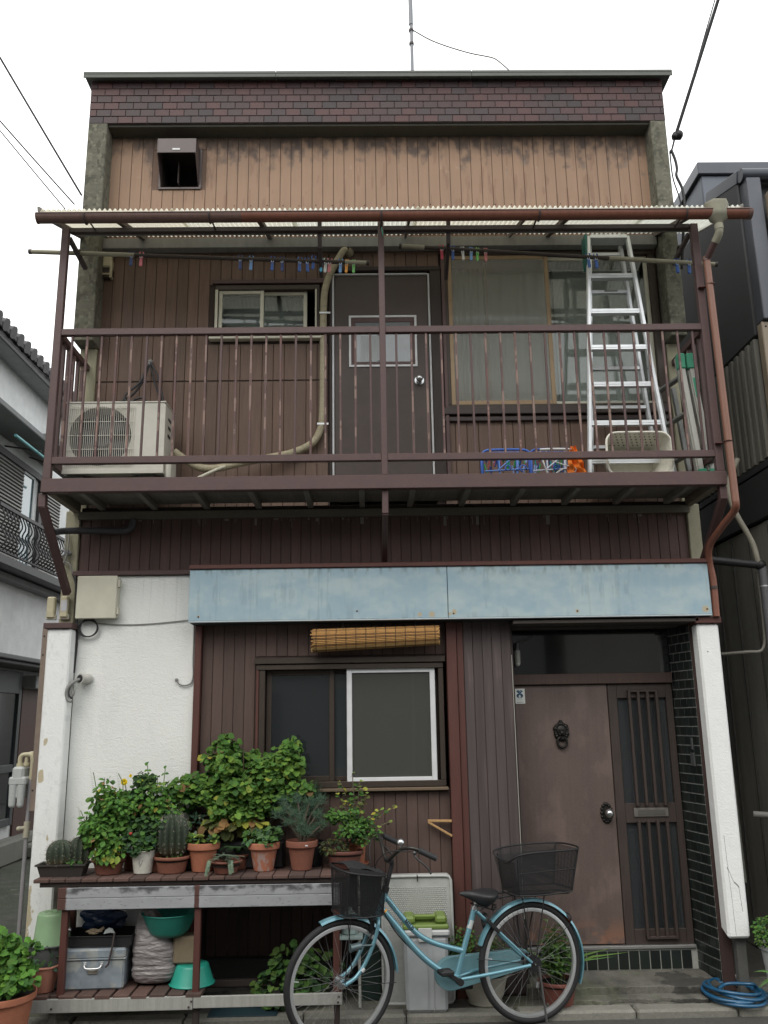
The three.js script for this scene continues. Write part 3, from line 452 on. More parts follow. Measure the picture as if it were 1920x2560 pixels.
  part('switch_box', [bx(2.166, 2.178, 1.43, 1.52, -0.13, -0.08, 0.003), bx(2.168, 2.178, 1.54, 1.62, -0.115, -0.09, 0.003)], mat([0.06, 0.065, 0.065], null, 1, { roughness: 0.5 }), tj);
  part('jamb_board', [bx(2.23, 2.31, 0.05, 2.43, -0.014, 0.0015)], mat([0.05, 0.026, 0.022], tStreak, 0.5, { roughness: 0.65 }), house);
}
function sash2(n, x0, x1, y0, y1, z, f, m, p) { return part(n, [bx(x0, x0 + f, y0, y1, z, z + 0.022), bx(x1 - f, x1, y0, y1, z, z + 0.022), bx(x0 + f, x1 - f, y0, y0 + f, z + 0.001, z + 0.021), bx(x0 + f, x1 - f, y1 - f, y1, z + 0.001, z + 0.021)], m, p); }
// range hood vent on the upper wall
{
  const t = thing('vent_hood', 'brown metal exhaust hood on the upper wall with its dark mouth facing down', 'vent', [-1.5, 6.13, -0.115]);
  const m = mat([0.085, 0.062, 0.058], tFine, 0.4, { roughness: 0.45 });
  const x0 = -0.155, x1 = 0.15;
  // hood: closed top and sides flaring outwards, open below/front
  const pr = (x, w) => ext([[0, 0.175], [0.15, 0.165], [0.16, 0.15], [0.16, 0.035], [0, -0.17]], w, 0).rotateY(-Math.PI / 2).translate(x, 0, 0);
  const side = (x) => pr(x, 0.004);
  part('cover', [side(x0 + 0.004), side(x1), bx(x0, x1, 0.166, 0.172, 0, 0.15, 0.002), bx(x0, x1, 0.04, 0.168, 0.152, 0.158, 0.002)], m, t);
  part('flange', [bx(x0 - 0.02, x1 + 0.02, 0.172, 0.18, 0, 0.01), bx(x0 - 0.02, x1 + 0.02, -0.19, -0.17, 0, 0.012), bx(x0 - 0.02, x0, -0.17, 0.172, 0, 0.008), bx(x1, x1 + 0.022, -0.17, 0.172, 0, 0.008)], m, t);
  part('duct', [bx(x0 + 0.005, x1 - 0.005, -0.165, 0.16, -0.3, -0.29), bx(x0, x0 + 0.004, -0.165, 0.16, -0.289, 0.0, 0.001), bx(x1 - 0.004, x1, -0.165, 0.16, -0.289, 0.0, 0.001), bx(x0 + 0.005, x1 - 0.005, 0.156, 0.16, -0.289, 0.0, 0.001), bx(x0 + 0.005, x1 - 0.005, -0.169, -0.165, -0.289, 0.0, 0.001)], mat([0.05, 0.038, 0.035], tFine, 0.4, { roughness: 0.7 }), t);
  part('fin', [bx(-0.01, -0.005, -0.16, 0.03, 0.004, 0.05, 0.001)], M.darksteel, t);
  part('nameplate', [bx(-0.035, 0.025, 0.062, 0.078, 0.158, 0.161, 0.001)], M.whitePaint, t);
}
// blank blue sign board
{
  const tS = tex(1024, 256, (u, v) => {
    const a = fbm(u, v, 14, 3, 3, 411), b = fbm(u, v, 60, 8, 4, 413), c = sst(0.3, 0.8, a * 0.62 + b * 0.42), str = fbm(u, v, 120, 4, 3, 415), drip = sst(0.5, 0.75, str) * sst(0.78, 0.98, v + 0.12 * (a - 0.5)) ;
    let r = 0.285 + 0.1 * c + 0.05 * (str - 0.5), g = 0.4 + 0.08 * c + 0.04 * (str - 0.5), bb = 0.46 + 0.045 * c; const run = sst(0.6, 0.72, fbm(u, v, 170, 2, 3, 417)) * sst(0.35, 0.6, fbm(u, v, 12, 2, 3, 419)); const k = (1 - 0.35 * drip) * (1 - 0.12 * run); r *= k; g *= k; bb *= k;
    for (const [x, y, s] of [[0.02, 0.09, 0.4], [0.463, 0.075, 1], [0.497, 0.08, 0.6], [0.44, 0.07, 0.7], [0.505, 0.115, 0.9], [0.741, 0.1, 0.7], [0.988, 0.1, 1.1]]) { const d = Math.hypot((u - x) * 3.59, (v - y) * 0.355) / (0.022 * s) + 0.9 * (b - 0.5), m = 1 - sst(0.5, 1.2, d); r = r * (1 - m) + 0.42 * m; g = g * (1 - m) + 0.36 * m; bb = bb * (1 - m) + 0.25 * m; }
    return [r, g, bb];
  });
  const m = new THREE.MeshPhysicalMaterial({ map: tS, roughness: 0.5 });
  const t = thing('sign_board', 'long faded blue sign board without lettering above window and front door', 'sign');
  for (const [a, b] of [[-1.248, 0.522], [0.526, 2.338]]) { const g = bx(a, b, 2.445, 2.8, 0.145, 0.165, 0.003), p = g.attributes.position, uv = g.attributes.uv; for (let i = 0; i < uv.count; i++) uv.setXY(i, (p.getX(i) + 1.25) / 3.59, (p.getY(i) - 2.445) / 0.355); part('panel', g, m, t); }
  part('edge_strip', [bx(-1.248, 2.338, 2.436, 2.445, 0.13, 0.167, 0.002)], mat([0.45, 0.5, 0.52], null, 1, { roughness: 0.5 }), t);
  part('box', [bx(-1.24, 2.33, 2.432, 2.8, 0.002, 0.143)], mat([0.03, 0.034, 0.036], tMottle, 0.5, { roughness: 0.8 }), t);
  part('end_plate', [bx(-1.25, -1.242, 2.44, 2.8, 0.01, 0.144, 0.002)], mat([0.25, 0.36, 0.45], tMottle, 0.4, { roughness: 0.5 }), t);
  part('top_trim', [bx(-1.252, 2.345, 2.802, 2.832, -0.04, 0.18, 0.004)], M.redwood, t);
  const sc = []; for (const [x, y] of [[-1.18, 2.475], [0.56, 2.475], [1.41, 2.48], [2.305, 2.482], [-0.1, 2.5]]) sc.push(ball(0.006, x, y, 0.166, 8, 6).scale(1, 1, 1)); part('screw', sc, mat([0.1, 0.05, 0.03], null), t);
}
// ---------- balcony ----------
{
  const t = thing('balcony', 'brown painted steel balcony with barred railing across the upper storey', 'balcony');
  const tWorn = tex(128, 512, (u, v) => { const n = fbm(u, v, 3, 14, 4, 801), bare = sst(0.56, 0.62, fbm(u, v, 3, 9, 5, 803) + 0.08 * (fbm(u, v, 16, 60, 2, 805) - 0.5)), rust = sst(0.62, 0.7, fbm(u, v, 4, 16, 4, 807)); return [0.085 * (0.8 + 0.4 * n) * (1 - bare) + 0.2 * bare + 0.03 * rust, 0.046 * (0.8 + 0.4 * n) * (1 - bare) + 0.135 * bare + 0.004 * rust, 0.043 * (0.8 + 0.4 * n) * (1 - bare) + 0.112 * bare]; });
  const mw = (sc) => mat([1, 1, 1], tWorn, sc, { roughness: 0.6 }), worn = [M.railing, mw(1.1), mw(0.83)];
  part('edge_beam', [bx(-2.168, 2.378, 3.262, 3.357, 0.492, 0.55, 0.004)], M.railing, t);
  for (const [x, w] of [[-2.138, 0.05], [0.098, 0.042], [2.345, 0.052]]) part('post', [bx(x - w / 2, x + w / 2, 3.357, x === 0.098 ? 5.235 : 5.205, 0.5, 0.545)], M.railing, t);
  for (const [a, b] of [[-2.113, 0.077], [0.119, 2.319]]) {
    part('rail', [bx(a, b, 4.381, 4.428, 0.502, 0.543)], M.railing, t);
    part('rail', [bx(a, b, 3.458, 3.506, 0.502, 0.543)], M.railing, t);
    const n = a < 0 ? 21 : 21; const p = (b - a) / (n + 0.35);
    for (let i = 0; i < n; i++) { const x = a + p * (i + 0.72); { const g = bar(V(x + rr(-0.003, 0.003), 3.506, 0.523), V(x + rr(-0.002, 0.002), 4.381, 0.523), 0.015, 0.015, 0.002, V(0, 0, 1)), uv = g.attributes.uv, du = rnd() * 9, dv = rnd() * 9; for (let k = 0; k < uv.count; k++) uv.setXY(k, uv.getX(k) + du, uv.getY(k) + dv); part('baluster', g, worn[i % 5 === 0 ? 0 : 1 + (i % 2)], t); }; }
  }
  part('head_beam', [bx(-2.112, 2.318, 5.176, 5.212, 0.49, 0.53)], M.darksteel, t);
  for (const s of [-1, 1]) {
    const x = s < 0 ? -2.138 : 2.345;
    part('side_rail', [bar(V(x, 4.4, 0.5), V(x, 4.4, -0.09), 0.045, 0.045)], M.railing, t);
    part('side_rail', [bar(V(x, 3.48, 0.5), V(x, 3.48, -0.09), 0.045, 0.045)], M.railing, t);
    for (let i = 0; i < 5; i++) part('baluster', [bx(x - 0.012, x + 0.012, 3.5, 4.38, 0.39 - i * 0.1, 0.415 - i * 0.1, 0.002)], worn[i % 3], t);
    part('side_beam', [bar(V(x + 0.02 * -s, 3.3, 0.49), V(x + 0.02 * -s, 3.3, -0.04), 0.05, 0.08)], mat([0.2, 0.17, 0.13], tMottle, 0.4, { roughness: 0.8 }), t);
  }
  const mB = mat([0.24, 0.23, 0.2], tWood, 0.5, { roughness: 0.9 });
  for (let i = 0; i < 5; i++) part('floor_board', [bx(-2.11, 2.32, 3.32, 3.335 + 0.001 * i, -0.04 + i * 0.106, 0.063 + i * 0.106, 0.002)], mB, t);
  for (let i = 0; i < 12; i++) { const x = -1.93 + i * 0.3745 + (i > 5 ? -0.03 : 0); part('joist', [bx(x - 0.02, x + 0.02, 3.272, 3.319, -0.035, 0.49)], mB, t); }
  part('ledger', [bx(-2.1, 2.32, 3.205, 3.262, -0.044, -0.005)], mat([0.17, 0.155, 0.12], tGrit, 0.4, { roughness: 0.95 }), t);
  part('bracket', [bar(V(-2.165, 3.261, 0.5), V(-2.163, 3.17, 0.5), 0.048, 0.048), bar(V(-2.163, 3.185, 0.505), V(-2.115, 2.66, 0.06), 0.048, 0.046)], M.railing, t);
  part('bracket', [bar(V(2.356, 3.261, 0.5), V(2.357, 3.17, 0.5), 0.05, 0.048), bar(V(2.357, 3.185, 0.505), V(2.36, 2.84, 0.06), 0.05, 0.046)], M.railing, t);
  part('bracket', [bar(V(0.1, 3.261, 0.5), V(0.098, 3.1, 0.5), 0.04, 0.042), bar(V(0.098, 3.11, 0.505), V(0.096, 2.85, 0.0), 0.038, 0.042)], M.railing, t);
  // gallows that carry the drying poles
  for (const [x, y0, z1] of [[-0.34, 4.93, 0.3], [0.585, 4.96, 0.2]]) part('pole_hanger', [bar(V(x, 5.28, 0.51), V(x, y0 + 0.14, 0.46), 0.03, 0.02), bar(V(x, y0 + 0.15, 0.465), V(x, y0, z1), 0.026, 0.02)], M.darksteel, t);
  for (const [x, s] of [[-2.13, 1], [2.33, -1]]) part('pole_hanger', [bar(V(x, 5.16, 0.48), V(x + 0.06 * s, 5.03, 0.27), 0.03, 0.03), flat(new THREE.TorusGeometry(0.03, 0.008, 6, 14)).rotateY(Math.PI / 2).translate(x + 0.04 * s, 5.1, 0.36)], M.darksteel, t);
}
// ---------- awning over the balcony ----------
{
  const t = thing('awning_roof', 'corrugated translucent cream roof sheet over the balcony with rafters', 'awning');
  const zf = 0.72, yf = 5.228, zr = -0.1, yr = 5.52, x0 = -2.27, x1 = 2.6, pitch = 0.0355, amp = 0.0108;
  const strips = [[-2.27, -1.36], [-1.36, -0.55], [-0.55, 0.34], [0.34, 1.25], [1.25, 2.02], [2.02, 2.6]];
  const mSheet = [0, 1, 2].map((i) => mat([0.72, 0.69 + 0.02 * i, 0.58 + 0.04 * i], tFine, 0.6, { roughness: 1, specularIntensity: 0.15, transmission: 0.85, thickness: 0, side: THREE.DoubleSide }));
  strips.forEach(([a, b], k) => {
    const n = Math.round((b - a + 0.03) / pitch) * 8, g = flat(new THREE.PlaneGeometry(1, 1, n, 6)), p = g.attributes.position, lift = 0.0025 * (k % 2);
    for (let i = 0; i < p.count; i++) { const x = a + (p.getX(i) + 0.5) * (b - a + 0.03), q = p.getY(i) + 0.5; p.setXYZ(i, x, yf + (yr - yf) * q + amp * Math.cos(x / pitch * 6.283) + lift + 0.004 * Math.sin(x * 2.1), zf + (zr - zf) * q); }
    g.computeVertexNormals(); uvBox(g); part('roof_sheet', g, mSheet[k % 3], t);
  });
  const mR = mat([0.15, 0.12, 0.1], tWood, 0.5, { roughness: 0.85 });
  for (const x of [-2.2, -1.75, -0.76, 0.3, 1.12, 1.42, 2.28]) part('rafter', [bar(V(x, yf - 0.032, zf - 0.06), V(x, yr - 0.032, zr + 0.005), x === 0.3 || x === 1.12 ? 0.018 : 0.036, 0.034)], mR, t);
  const mP = mat([0.24, 0.24, 0.225], tStreak, 0.8, { roughness: 0.8 });
  part('purlin', [bx(-2.15, 2.45, 5.345, 5.4, 0.19, 0.225)], mP, t);
  part('purlin', [bx(-2.06, 2.28, 5.375, 5.46, -0.11, -0.03)], mP, t);
  part('flashing', [bx(-2.2, 2.4, 5.535, 5.56, -0.112, -0.085, 0.002)], mat([0.2, 0.17, 0.13], tMottle, 0.4, { roughness: 0.8 }), t);
  part('edge_strip', [bar(V(x0 + 0.004, yf + 0.012, zf), V(x0 + 0.004, yr + 0.012, zr), 0.018, 0.035)], mat([0.35, 0.33, 0.3], tMottle, 0.4, { roughness: 0.7 }), t);
  part('edge_strip', [bar(V(x1 + 0.026, yf + 0.0, zf), V(x1 + 0.026, yr + 0.0, zr), 0.012, 0.03)], mat([0.35, 0.33, 0.3], tMottle, 0.4, { roughness: 0.7 }), t);
}
// ---------- gutter with downpipe ----------
{
  const t = thing('gutter', 'half-round red-brown gutter along the awning with hopper and downpipe', 'gutter');
  const mO = mat([0.21, 0.078, 0.048], tStreak, 0.6, { roughness: 0.5 }), mP = mat([0.15, 0.085, 0.07], tStreak, 0.6, { roughness: 0.5 });
  const half = (a, b) => { const o = []; for (let i = 0; i <= 14; i++) { const q = rad(180 + 180 * i / 14); o.push([0.046 * Math.cos(q), 0.05 * Math.sin(q)]); } for (let i = 14; i >= 0; i--) { const q = rad(180 + 180 * i / 14); o.push([0.042 * Math.cos(q), 0.046 * Math.sin(q)]); } return ext(o, b - a, 0).rotateY(Math.PI / 2).translate(a, 0, 0); };
  const GY = 5.172, yz = (g) => g.translate(0, 5.172, 0.735);
  part('trough', [yz(half(-2.258, -0.86))], mP, t);
  part('trough', [yz(half(-0.86, 2.66))], mO, t);
  part('bead', [rod(V(-2.258, GY, 0.781), V(2.66, GY, 0.781), 0.005, 8)], mP, t);
  part('end_cap', [yz(ext((() => { const o = []; for (let i = 0; i <= 14; i++) { const q = rad(180 + 180 * i / 14); o.push([0.048 * Math.cos(q), 0.053 * Math.sin(q)]); } return o; })(), 0.006).rotateY(Math.PI / 2).translate(-2.262, 0, 0)), yz(ext((() => { const o = []; for (let i = 0; i <= 14; i++) { const q = rad(180 + 180 * i / 14); o.push([0.048 * Math.cos(q), 0.053 * Math.sin(q)]); } return o; })(), 0.03).rotateY(Math.PI / 2).translate(2.64, 0, 0))], mP, t);
  for (const x of [-1.93, -1.08, 0.1, 1.19, 2.21]) { const pts = []; for (let i = 0; i <= 8; i++) { const q = rad(180 + 180 * i / 8); pts.push(V(x, GY + 0.054 * Math.sin(q), 0.735 + 0.05 * Math.cos(q))); } part('hook', [tube(pts, 0.006, 6), bar(V(x, GY, 0.685), V(x, 5.19, 0.52), 0.012, 0.006)], M.darksteel, t); }
  const mH = mat([0.27, 0.26, 0.19], tMottle, 0.3, { roughness: 0.6 });
  const hop = (() => { const pr = [[0.026, -0.11], [0.034, -0.075], [0.075, -0.045], [0.083, -0.01], [0.088, 0.055], [0.092, 0.07], [0.086, 0.072], [0.078, 0.05]]; const g = lathe(pr, 6); return g.rotateY(rad(30)); })();
  part('hopper', [hop.scale(0.95, 1, 0.8).translate(2.435, 5.168, 0.735), rod(V(2.435, 5.075, 0.735), V(2.435, 5.035, 0.735), 0.031, 14)], mH, t);
  part('elbow', [tube([V(2.435, 5.06, 0.735), V(2.434, 5.025, 0.733), V(2.428, 4.995, 0.715), V(2.415, 4.965, 0.69)], 0.028, 12, 14)], mH, t);
  part('downpipe', [tube([V(2.417, 4.972, 0.695), V(2.382, 4.885, 0.61)], 0.024, 12, 4)], mat([0.09, 0.045, 0.04], tStreak, 0.5, { roughness: 0.5 }), t);
  part('downpipe', [rod(V(2.395, 3.13, 0.6), V(2.38, 4.9, 0.603), 0.025, 14)], mat([0.225, 0.105, 0.07], tStreak, 0.7, { roughness: 0.5 }), t);
  part('downpipe', [tube([V(2.395, 3.15, 0.6), V(2.396, 3.11, 0.598), V(2.398, 3.085, 0.57), V(2.365, 3.0, 0.4), V(2.34, 2.9, 0.22), V(2.355, 2.8, 0.16), V(2.372, 2.7, 0.15), V(2.37, 2.43, 0.15)], 0.024, 12, 50)], mO, t);
  part('collar', [rod(V(2.38, 4.87, 0.603), V(2.38, 4.9, 0.603), 0.028, 14)], mP, t); part('collar', [rod(V(2.372, 2.62, 0.15), V(2.372, 2.64, 0.15), 0.027, 14)], M.darksteel, t);
  for (const y of [4.69, 3.545]) part('pipe_clip', [flat(new THREE.TorusGeometry(0.028, 0.004, 6, 16)).rotateX(Math.PI / 2).translate(2.388, y, 0.602), bx(2.32, 2.372, y - 0.004, y + 0.004, 0.546, 0.58, 0.001)], M.redwood, t);
}
// ---------- air conditioner ----------
{
  const t = thing('air_conditioner', 'cream outdoor air conditioner unit on the balcony behind the bars, left end', 'air conditioner', [-1.77, 3.36, 0.18]);
  const mA = mat([0.62, 0.6, 0.53], tFine, 0.5, { roughness: 0.5 }), w = 0.345, h0 = 0.09, h1 = 0.6, zf = 0.15, zb = -0.15;
  const cx = -0.1, cy = 0.36, R = 0.215;
  { // body with a round fan opening
    const s = new THREE.Shape(rrect(2 * w, h1 - h0, 0.02).map(([x, y]) => new THREE.Vector2(x, y + (h0 + h1) / 2))); const hole = new THREE.Path(); hole.absarc(cx, cy, R, 0, 6.2832, true); s.holes.push(hole);
    part('casing', [uvBox(new THREE.ExtrudeGeometry(s, { depth: 0.012, bevelEnabled: false, curveSegments: 32 })).translate(0, 0, zf - 0.012), bx(-w, -w + 0.012, h0, h1, zb, zf - 0.013), bx(w - 0.012, w, h0, h1, zb, zf - 0.013), bx(-w + 0.012, w - 0.012, h1 - 0.012, h1 - 0.001, zb, zf - 0.013), bx(-w - 0.004, w + 0.004, h1, h1 + 0.012, zb - 0.004, zf + 0.006), bx(-w + 0.012, w - 0.012, h0, h0 + 0.012, zb, zf - 0.013), bx(-w - 0.002, w + 0.002, h0 - 0.002, h0 + 0.028, zf, zf + 0.004, 0.001)], mA, t);
  }
  part('coil', [bx(-w + 0.013, w - 0.013, h0 + 0.013, h1 - 0.013, zb + 0.01, zb + 0.03)], mat([0.1, 0.1, 0.1], null, 1, { roughness: 0.6, metalness: 0.5 }), t);
  const bl = []; for (let i = 0; i < 3; i++) { const g = flat(new THREE.CylinderGeometry(0.19, 0.19, 0.006, 12, 1, false, 0, 1.5)).rotateX(Math.PI / 2).rotateZ(i * 2.094); bl.push(g.rotateY(0.08).translate(cx, cy, 0.06)); } bl.push(rod(V(cx, cy, 0.02), V(cx, cy, 0.09), 0.055, 20));
  part('fan', bl, mat([0.04, 0.04, 0.04], null, 1, { roughness: 0.5 }), t);
  const gr = []; for (let i = -17; i <= 17; i++) { const x = i * 0.0137, yy = 0.222; gr.push(bx(cx + x - 0.0014, cx + x + 0.0014, cy - yy, cy + yy, zf + 0.006, zf + 0.011, 0.001)); } for (const k of [-0.2, -0.1, 0, 0.1, 0.2]) gr.push(bx(cx - 0.24, cx + 0.24, cy + k - 0.002, cy + k + 0.002, zf + 0.011, zf + 0.015, 0.001));
  part('fan_grille', gr, mat([0.66, 0.64, 0.57], null, 1, { roughness: 0.5 }), t);
  part('valve_cover', [bx(w + 0.001, w + 0.045, 0.03, 0.22, -0.06, 0.12, 0.02)], mA, t);
  part('vent_slot', [bx(w + 0.0005, w + 0.003, 0.5, 0.52, -0.02, 0.06, 0.001), bx(w + 0.0005, w + 0.003, 0.44, 0.46, -0.02, 0.06, 0.001), bx(w + 0.0005, w + 0.003, 0.38, 0.4, -0.02, 0.06, 0.001)], M.black, t);
  part('foot_block', [bx(-w - 0.02, -w + 0.2, 0.0, 0.055, -0.12, 0.16, 0.006), bx(0.1, 0.33, 0.0, 0.055, -0.12, 0.16, 0.006), bx(-w + 0.02, -w + 0.14, 0.056, 0.088, -0.1, 0.12), bx(0.16, 0.28, 0.056, 0.088, -0.1, 0.12)], mat([0.13, 0.13, 0.12], tMottle, 0.3, { roughness: 0.9 }), t);
}
{
  const pts = [[-0.165, 5.372, -0.06], [-0.185, 5.355, -0.055], [-0.24, 5.27, -0.07], [-0.305, 5.14, -0.085], [-0.335, 5.02, -0.088], [-0.345, 4.84, -0.088], [-0.346, 4.4, -0.088], [-0.352, 4.0, -0.088], [-0.365, 3.9, -0.085], [-0.42, 3.79, -0.075], [-0.56, 3.71, -0.06], [-0.75, 3.655, -0.02], [-0.95, 3.595, 0.05], [-1.1, 3.545, 0.1], [-1.22, 3.545, 0.13], [-1.32, 3.6, 0.16], [-1.39, 3.65, 0.18]].map((a) => V(...a));
  const t = thing('conduit_hose', 'wrapped beige pipe curving from beside the upper door down to the air conditioner', 'pipe');
  part('hose', [tube(pts, 0.027, 12, 120), tube([V(-0.165, 5.372, -0.06), V(-0.15, 5.372, -0.075), V(-0.135, 5.36, -0.115)], 0.034, 12, 8)], mat([0.43, 0.38, 0.26], tStreak, 0.35, { roughness: 0.7, bump: bGrit, bs: 0.0015, bsize: 0.15 }), t);
  const wr = []; for (let i = 1; i < 40; i++) { const c = new THREE.CatmullRomCurve3(pts), p = c.getPointAt(i / 41), d = c.getTangentAt(i / 41); wr.push(flat(new THREE.TorusGeometry(0.0272, 0.0014, 4, 14)).applyQuaternion(new THREE.Quaternion().setFromUnitVectors(V(0, 0, 1), d.add(V(0.1, 0.15, 0)).normalize())).translate(p.x, p.y, p.z)); }
  stuffPart(part('tape_edge', wr, mat([0.3, 0.26, 0.18], null, 1, { roughness: 0.8 }), t));
  for (const [x, y] of [[-0.345, 4.83], [-0.36, 3.93]]) part('strap', [bx(x - 0.03, x + 0.055, y - 0.008, y + 0.008, -0.062, -0.059, 0.001)], M.alu, t);
  part('drain_hose', [tube([V(-1.0, 3.585, 0.07), V(-1.1, 3.52, 0.14), V(-1.2, 3.45, 0.2), V(-1.3, 3.38, 0.26)], 0.011, 8)], M.ivory, t);
}
// cable bundle hung on a wall hook above the air conditioner
{
  const pts = (a) => tube(a.map((p) => V(...p)), 0.008, 6);
  const t = thing('hanger_bundle', 'black wire coat hangers hung on the wall hook above the air conditioner', 'coat hangers');
  part('hook', [rod(V(-1.66, 4.43, -0.12), V(-1.66, 4.43, -0.07), 0.012, 8), ball(0.02, -1.66, 4.45, -0.09)], M.greycable, t);
  const mW = mat([0.02, 0.02, 0.025], null, 1, { roughness: 0.5 });
  part('hanger', [pts([[-1.655, 4.42, -0.07], [-1.62, 4.3, -0.065], [-1.57, 4.15, -0.06], [-1.53, 4.0, -0.05]]), pts([[-1.65, 4.43, -0.06], [-1.6, 4.34, -0.05], [-1.545, 4.15, -0.045], [-1.52, 3.98, -0.04]])], mW, t);
  part('hanger', [pts([[-1.665, 4.42, -0.07], [-1.7, 4.28, -0.06], [-1.78, 4.16, -0.05], [-1.84, 4.12, -0.04], [-1.8, 4.1, -0.035], [-1.7, 4.14, -0.04], [-1.6, 4.05, -0.04], [-1.52, 3.98, -0.04]]), pts([[-1.67, 4.4, -0.05], [-1.72, 4.26, -0.04], [-1.82, 4.15, -0.03], [-1.79, 4.08, -0.03], [-1.74, 4.13, -0.03]])], mW, t);
}
// ---------- drying poles and pegs ----------
const P1 = [V(-2.46, 5.124, 0.36), V(0.012, 5.011, 0.36)], P2 = [V(0.233, 5.148, 0.36), V(2.56, 4.979, 0.36)];
{
  const mPole = mat([0.33, 0.31, 0.22], tStreak, 0.4, { roughness: 0.6 }), mOld = mat([0.055, 0.042, 0.034], tStreak, 0.3, { roughness: 0.8 });
  const pole = (n, l, [a, b], s0, s1) => { const t = thing(n, l, 'drying pole'); const q = (k) => a.clone().lerp(b, k); part('end_section', [rod(a, q(s0), 0.0165, 12)], mPole, t); part('middle_section', [rod(q(s0), q(s1), 0.0145, 12)], mOld, t); part('end_section', [rod(q(s1), b, 0.0165, 12)], mPole, t); part('end_cap', [rod(a, q(0.008), 0.0185, 12), rod(q(0.992), b, 0.0185, 12)], M.darksteel, t); };
  pole('drying_pole', 'left laundry drying pole running past the balcony corner post into the open', P1, 0.31, 0.93);
  pole('drying_pole', 'right laundry drying pole passing in front of the stepladder', P2, 0.08, 0.66);
}
{
  const proto = new THREE.Group(); // a spring peg hanging from the pole: two arms, spring, open jaws
  const arm = (s) => ext([[0.006 * s, 0.024], [0.013 * s, 0.018], [0.012 * s, -0.002], [0.006 * s, -0.018], [0.0075 * s, -0.058], [0.0035 * s, -0.066], [0.0012 * s, -0.06], [0.002 * s, -0.014], [0.008 * s, 0.004], [0.009 * s, 0.016]], 0.008, 0.001, 2);
  const colours = { blue: [0.03, 0.11, 0.38], navy: [0.025, 0.06, 0.2], sky: [0.16, 0.34, 0.62], pink: [0.7, 0.2, 0.24], cyan: [0.02, 0.3, 0.48], white: [0.62, 0.62, 0.58], orange: [0.75, 0.3, 0.02], green: [0.16, 0.5, 0.12], red: [0.6, 0.06, 0.1], rose: [0.55, 0.17, 0.17] };
  const mc = {}; for (const k in colours) mc[k] = new THREE.MeshPhysicalMaterial({ color: col(...colours[k]), roughness: 0.35, transmission: 0.12, thickness: 0 });
  const gArm = merge([arm(1), arm(-1)].map((g) => g.translate(0, 0, -0.004))), gSpring = merge([flat(new THREE.TorusGeometry(0.006, 0.0016, 6, 12)).translate(0, -0.01, 0.006), flat(new THREE.TorusGeometry(0.006, 0.0016, 6, 12)).translate(0, -0.01, -0.006)]);
  const gClip = merge([ext([[0.004, 0.022], [0.011, 0.02], [0.006, -0.05], [0.009, -0.058], [0.004, -0.07], [-0.004, -0.07], [-0.009, -0.058], [-0.006, -0.05], [-0.011, 0.02], [-0.004, 0.022], [-0.0035, -0.03], [0.0035, -0.03]], 0.008, 0.001, 2).translate(0, 0, -0.004)]);
  const first = {};
  const peg = (c, pole, x, label, { long = false, up = false, turn = 0 } = {}) => {
    const [a, b] = pole, k = (x - a.x) / (b.x - a.x), p = a.clone().lerp(b, k), key = c + long;
    let t;
    if (!first[key]) { t = thing('clothes_peg', label, 'clothes peg', [0, 0, 0], 'clothes pegs on the drying poles'); part('clip', (long ? gClip : gArm), mc[c], t); part('spring', gSpring, M.alu, t); first[key] = t; } else t = dup(first[key], label, 'clothes pegs on the drying poles');
    t.position.set(p.x, p.y + (up ? 0.02 : 0) - 0.002, p.z); t.scale.setScalar(long ? 1.15 : 1.3); t.rotation.set(0, turn + rr(-0.3, 0.3), rr(-0.08, 0.08));
  };
  const pegs1 = [['navy', -1.715, 'dark blue clothes peg left of the lone pink peg on the left pole'], ['pink', -1.643, 'pink clothes peg beside a dark blue one near the left pole\'s left end'], ['navy', -0.925, 'dark blue peg, leftmost of those above the small window on the left pole'], ['sky', -0.845, 'pale blue ring-ended peg above the small window'], ['blue', -0.69, 'short blue peg above the small window\'s middle mullion', ], ['navy', -0.62, 'dark blue peg on the left pole above the small window\'s right pane'], ['blue', -0.492, 'dark blue peg fourth left of the pole hanger'], ['blue', -0.44, 'blue peg with a ring end just left of the pole hanger group'], ['blue', -0.392, 'blue peg clipped upright on the left pole right beside the hanger', { up: true }], ['cyan', -0.336, 'turquoise peg directly in front of the pole hanger', { long: true }], ['white', -0.303, 'white peg beside the turquoise peg on the left pole'], ['rose', -0.274, 'pale pink peg in front of the wrapped pipe'], ['sky', -0.195, 'light blue peg between the wrapped pipe and the orange peg'], ['orange', -0.15, 'orange clothes peg near the right end of the left pole', { long: true }], ['green', -0.1, 'green peg at the right end of the left pole', { long: true }]];
  for (const [c, x, l, o] of pegs1) peg(c, P1, x, l, o);
  const pegs2 = [['red', 0.545, 'red clothes peg beside the hanger on the right pole'], ['blue', 0.625, 'blue peg next to the red peg on the right pole'], ['white', 0.697, 'white clothes peg at the left of the big window', { long: true }], ['sky', 0.76, 'pale blue peg between the white and green pegs', { long: true }], ['green', 0.806, 'bright green clothes peg above the big window', { long: true }], ['rose', 0.866, 'rose red peg rightmost of the coloured row on the right pole', { long: true }], ['blue', 1.616, 'blue peg just left of the stepladder rail'], ['blue', 1.672, 'blue peg in front of the stepladder rail'], ['blue', 2.262, 'blue peg left of the dark hook near the right balcony post'], ['blue', 2.352, 'blue peg nearest the right balcony post']];
  for (const [c, x, l, o] of pegs2) peg(c, P2, x, l, o);
}
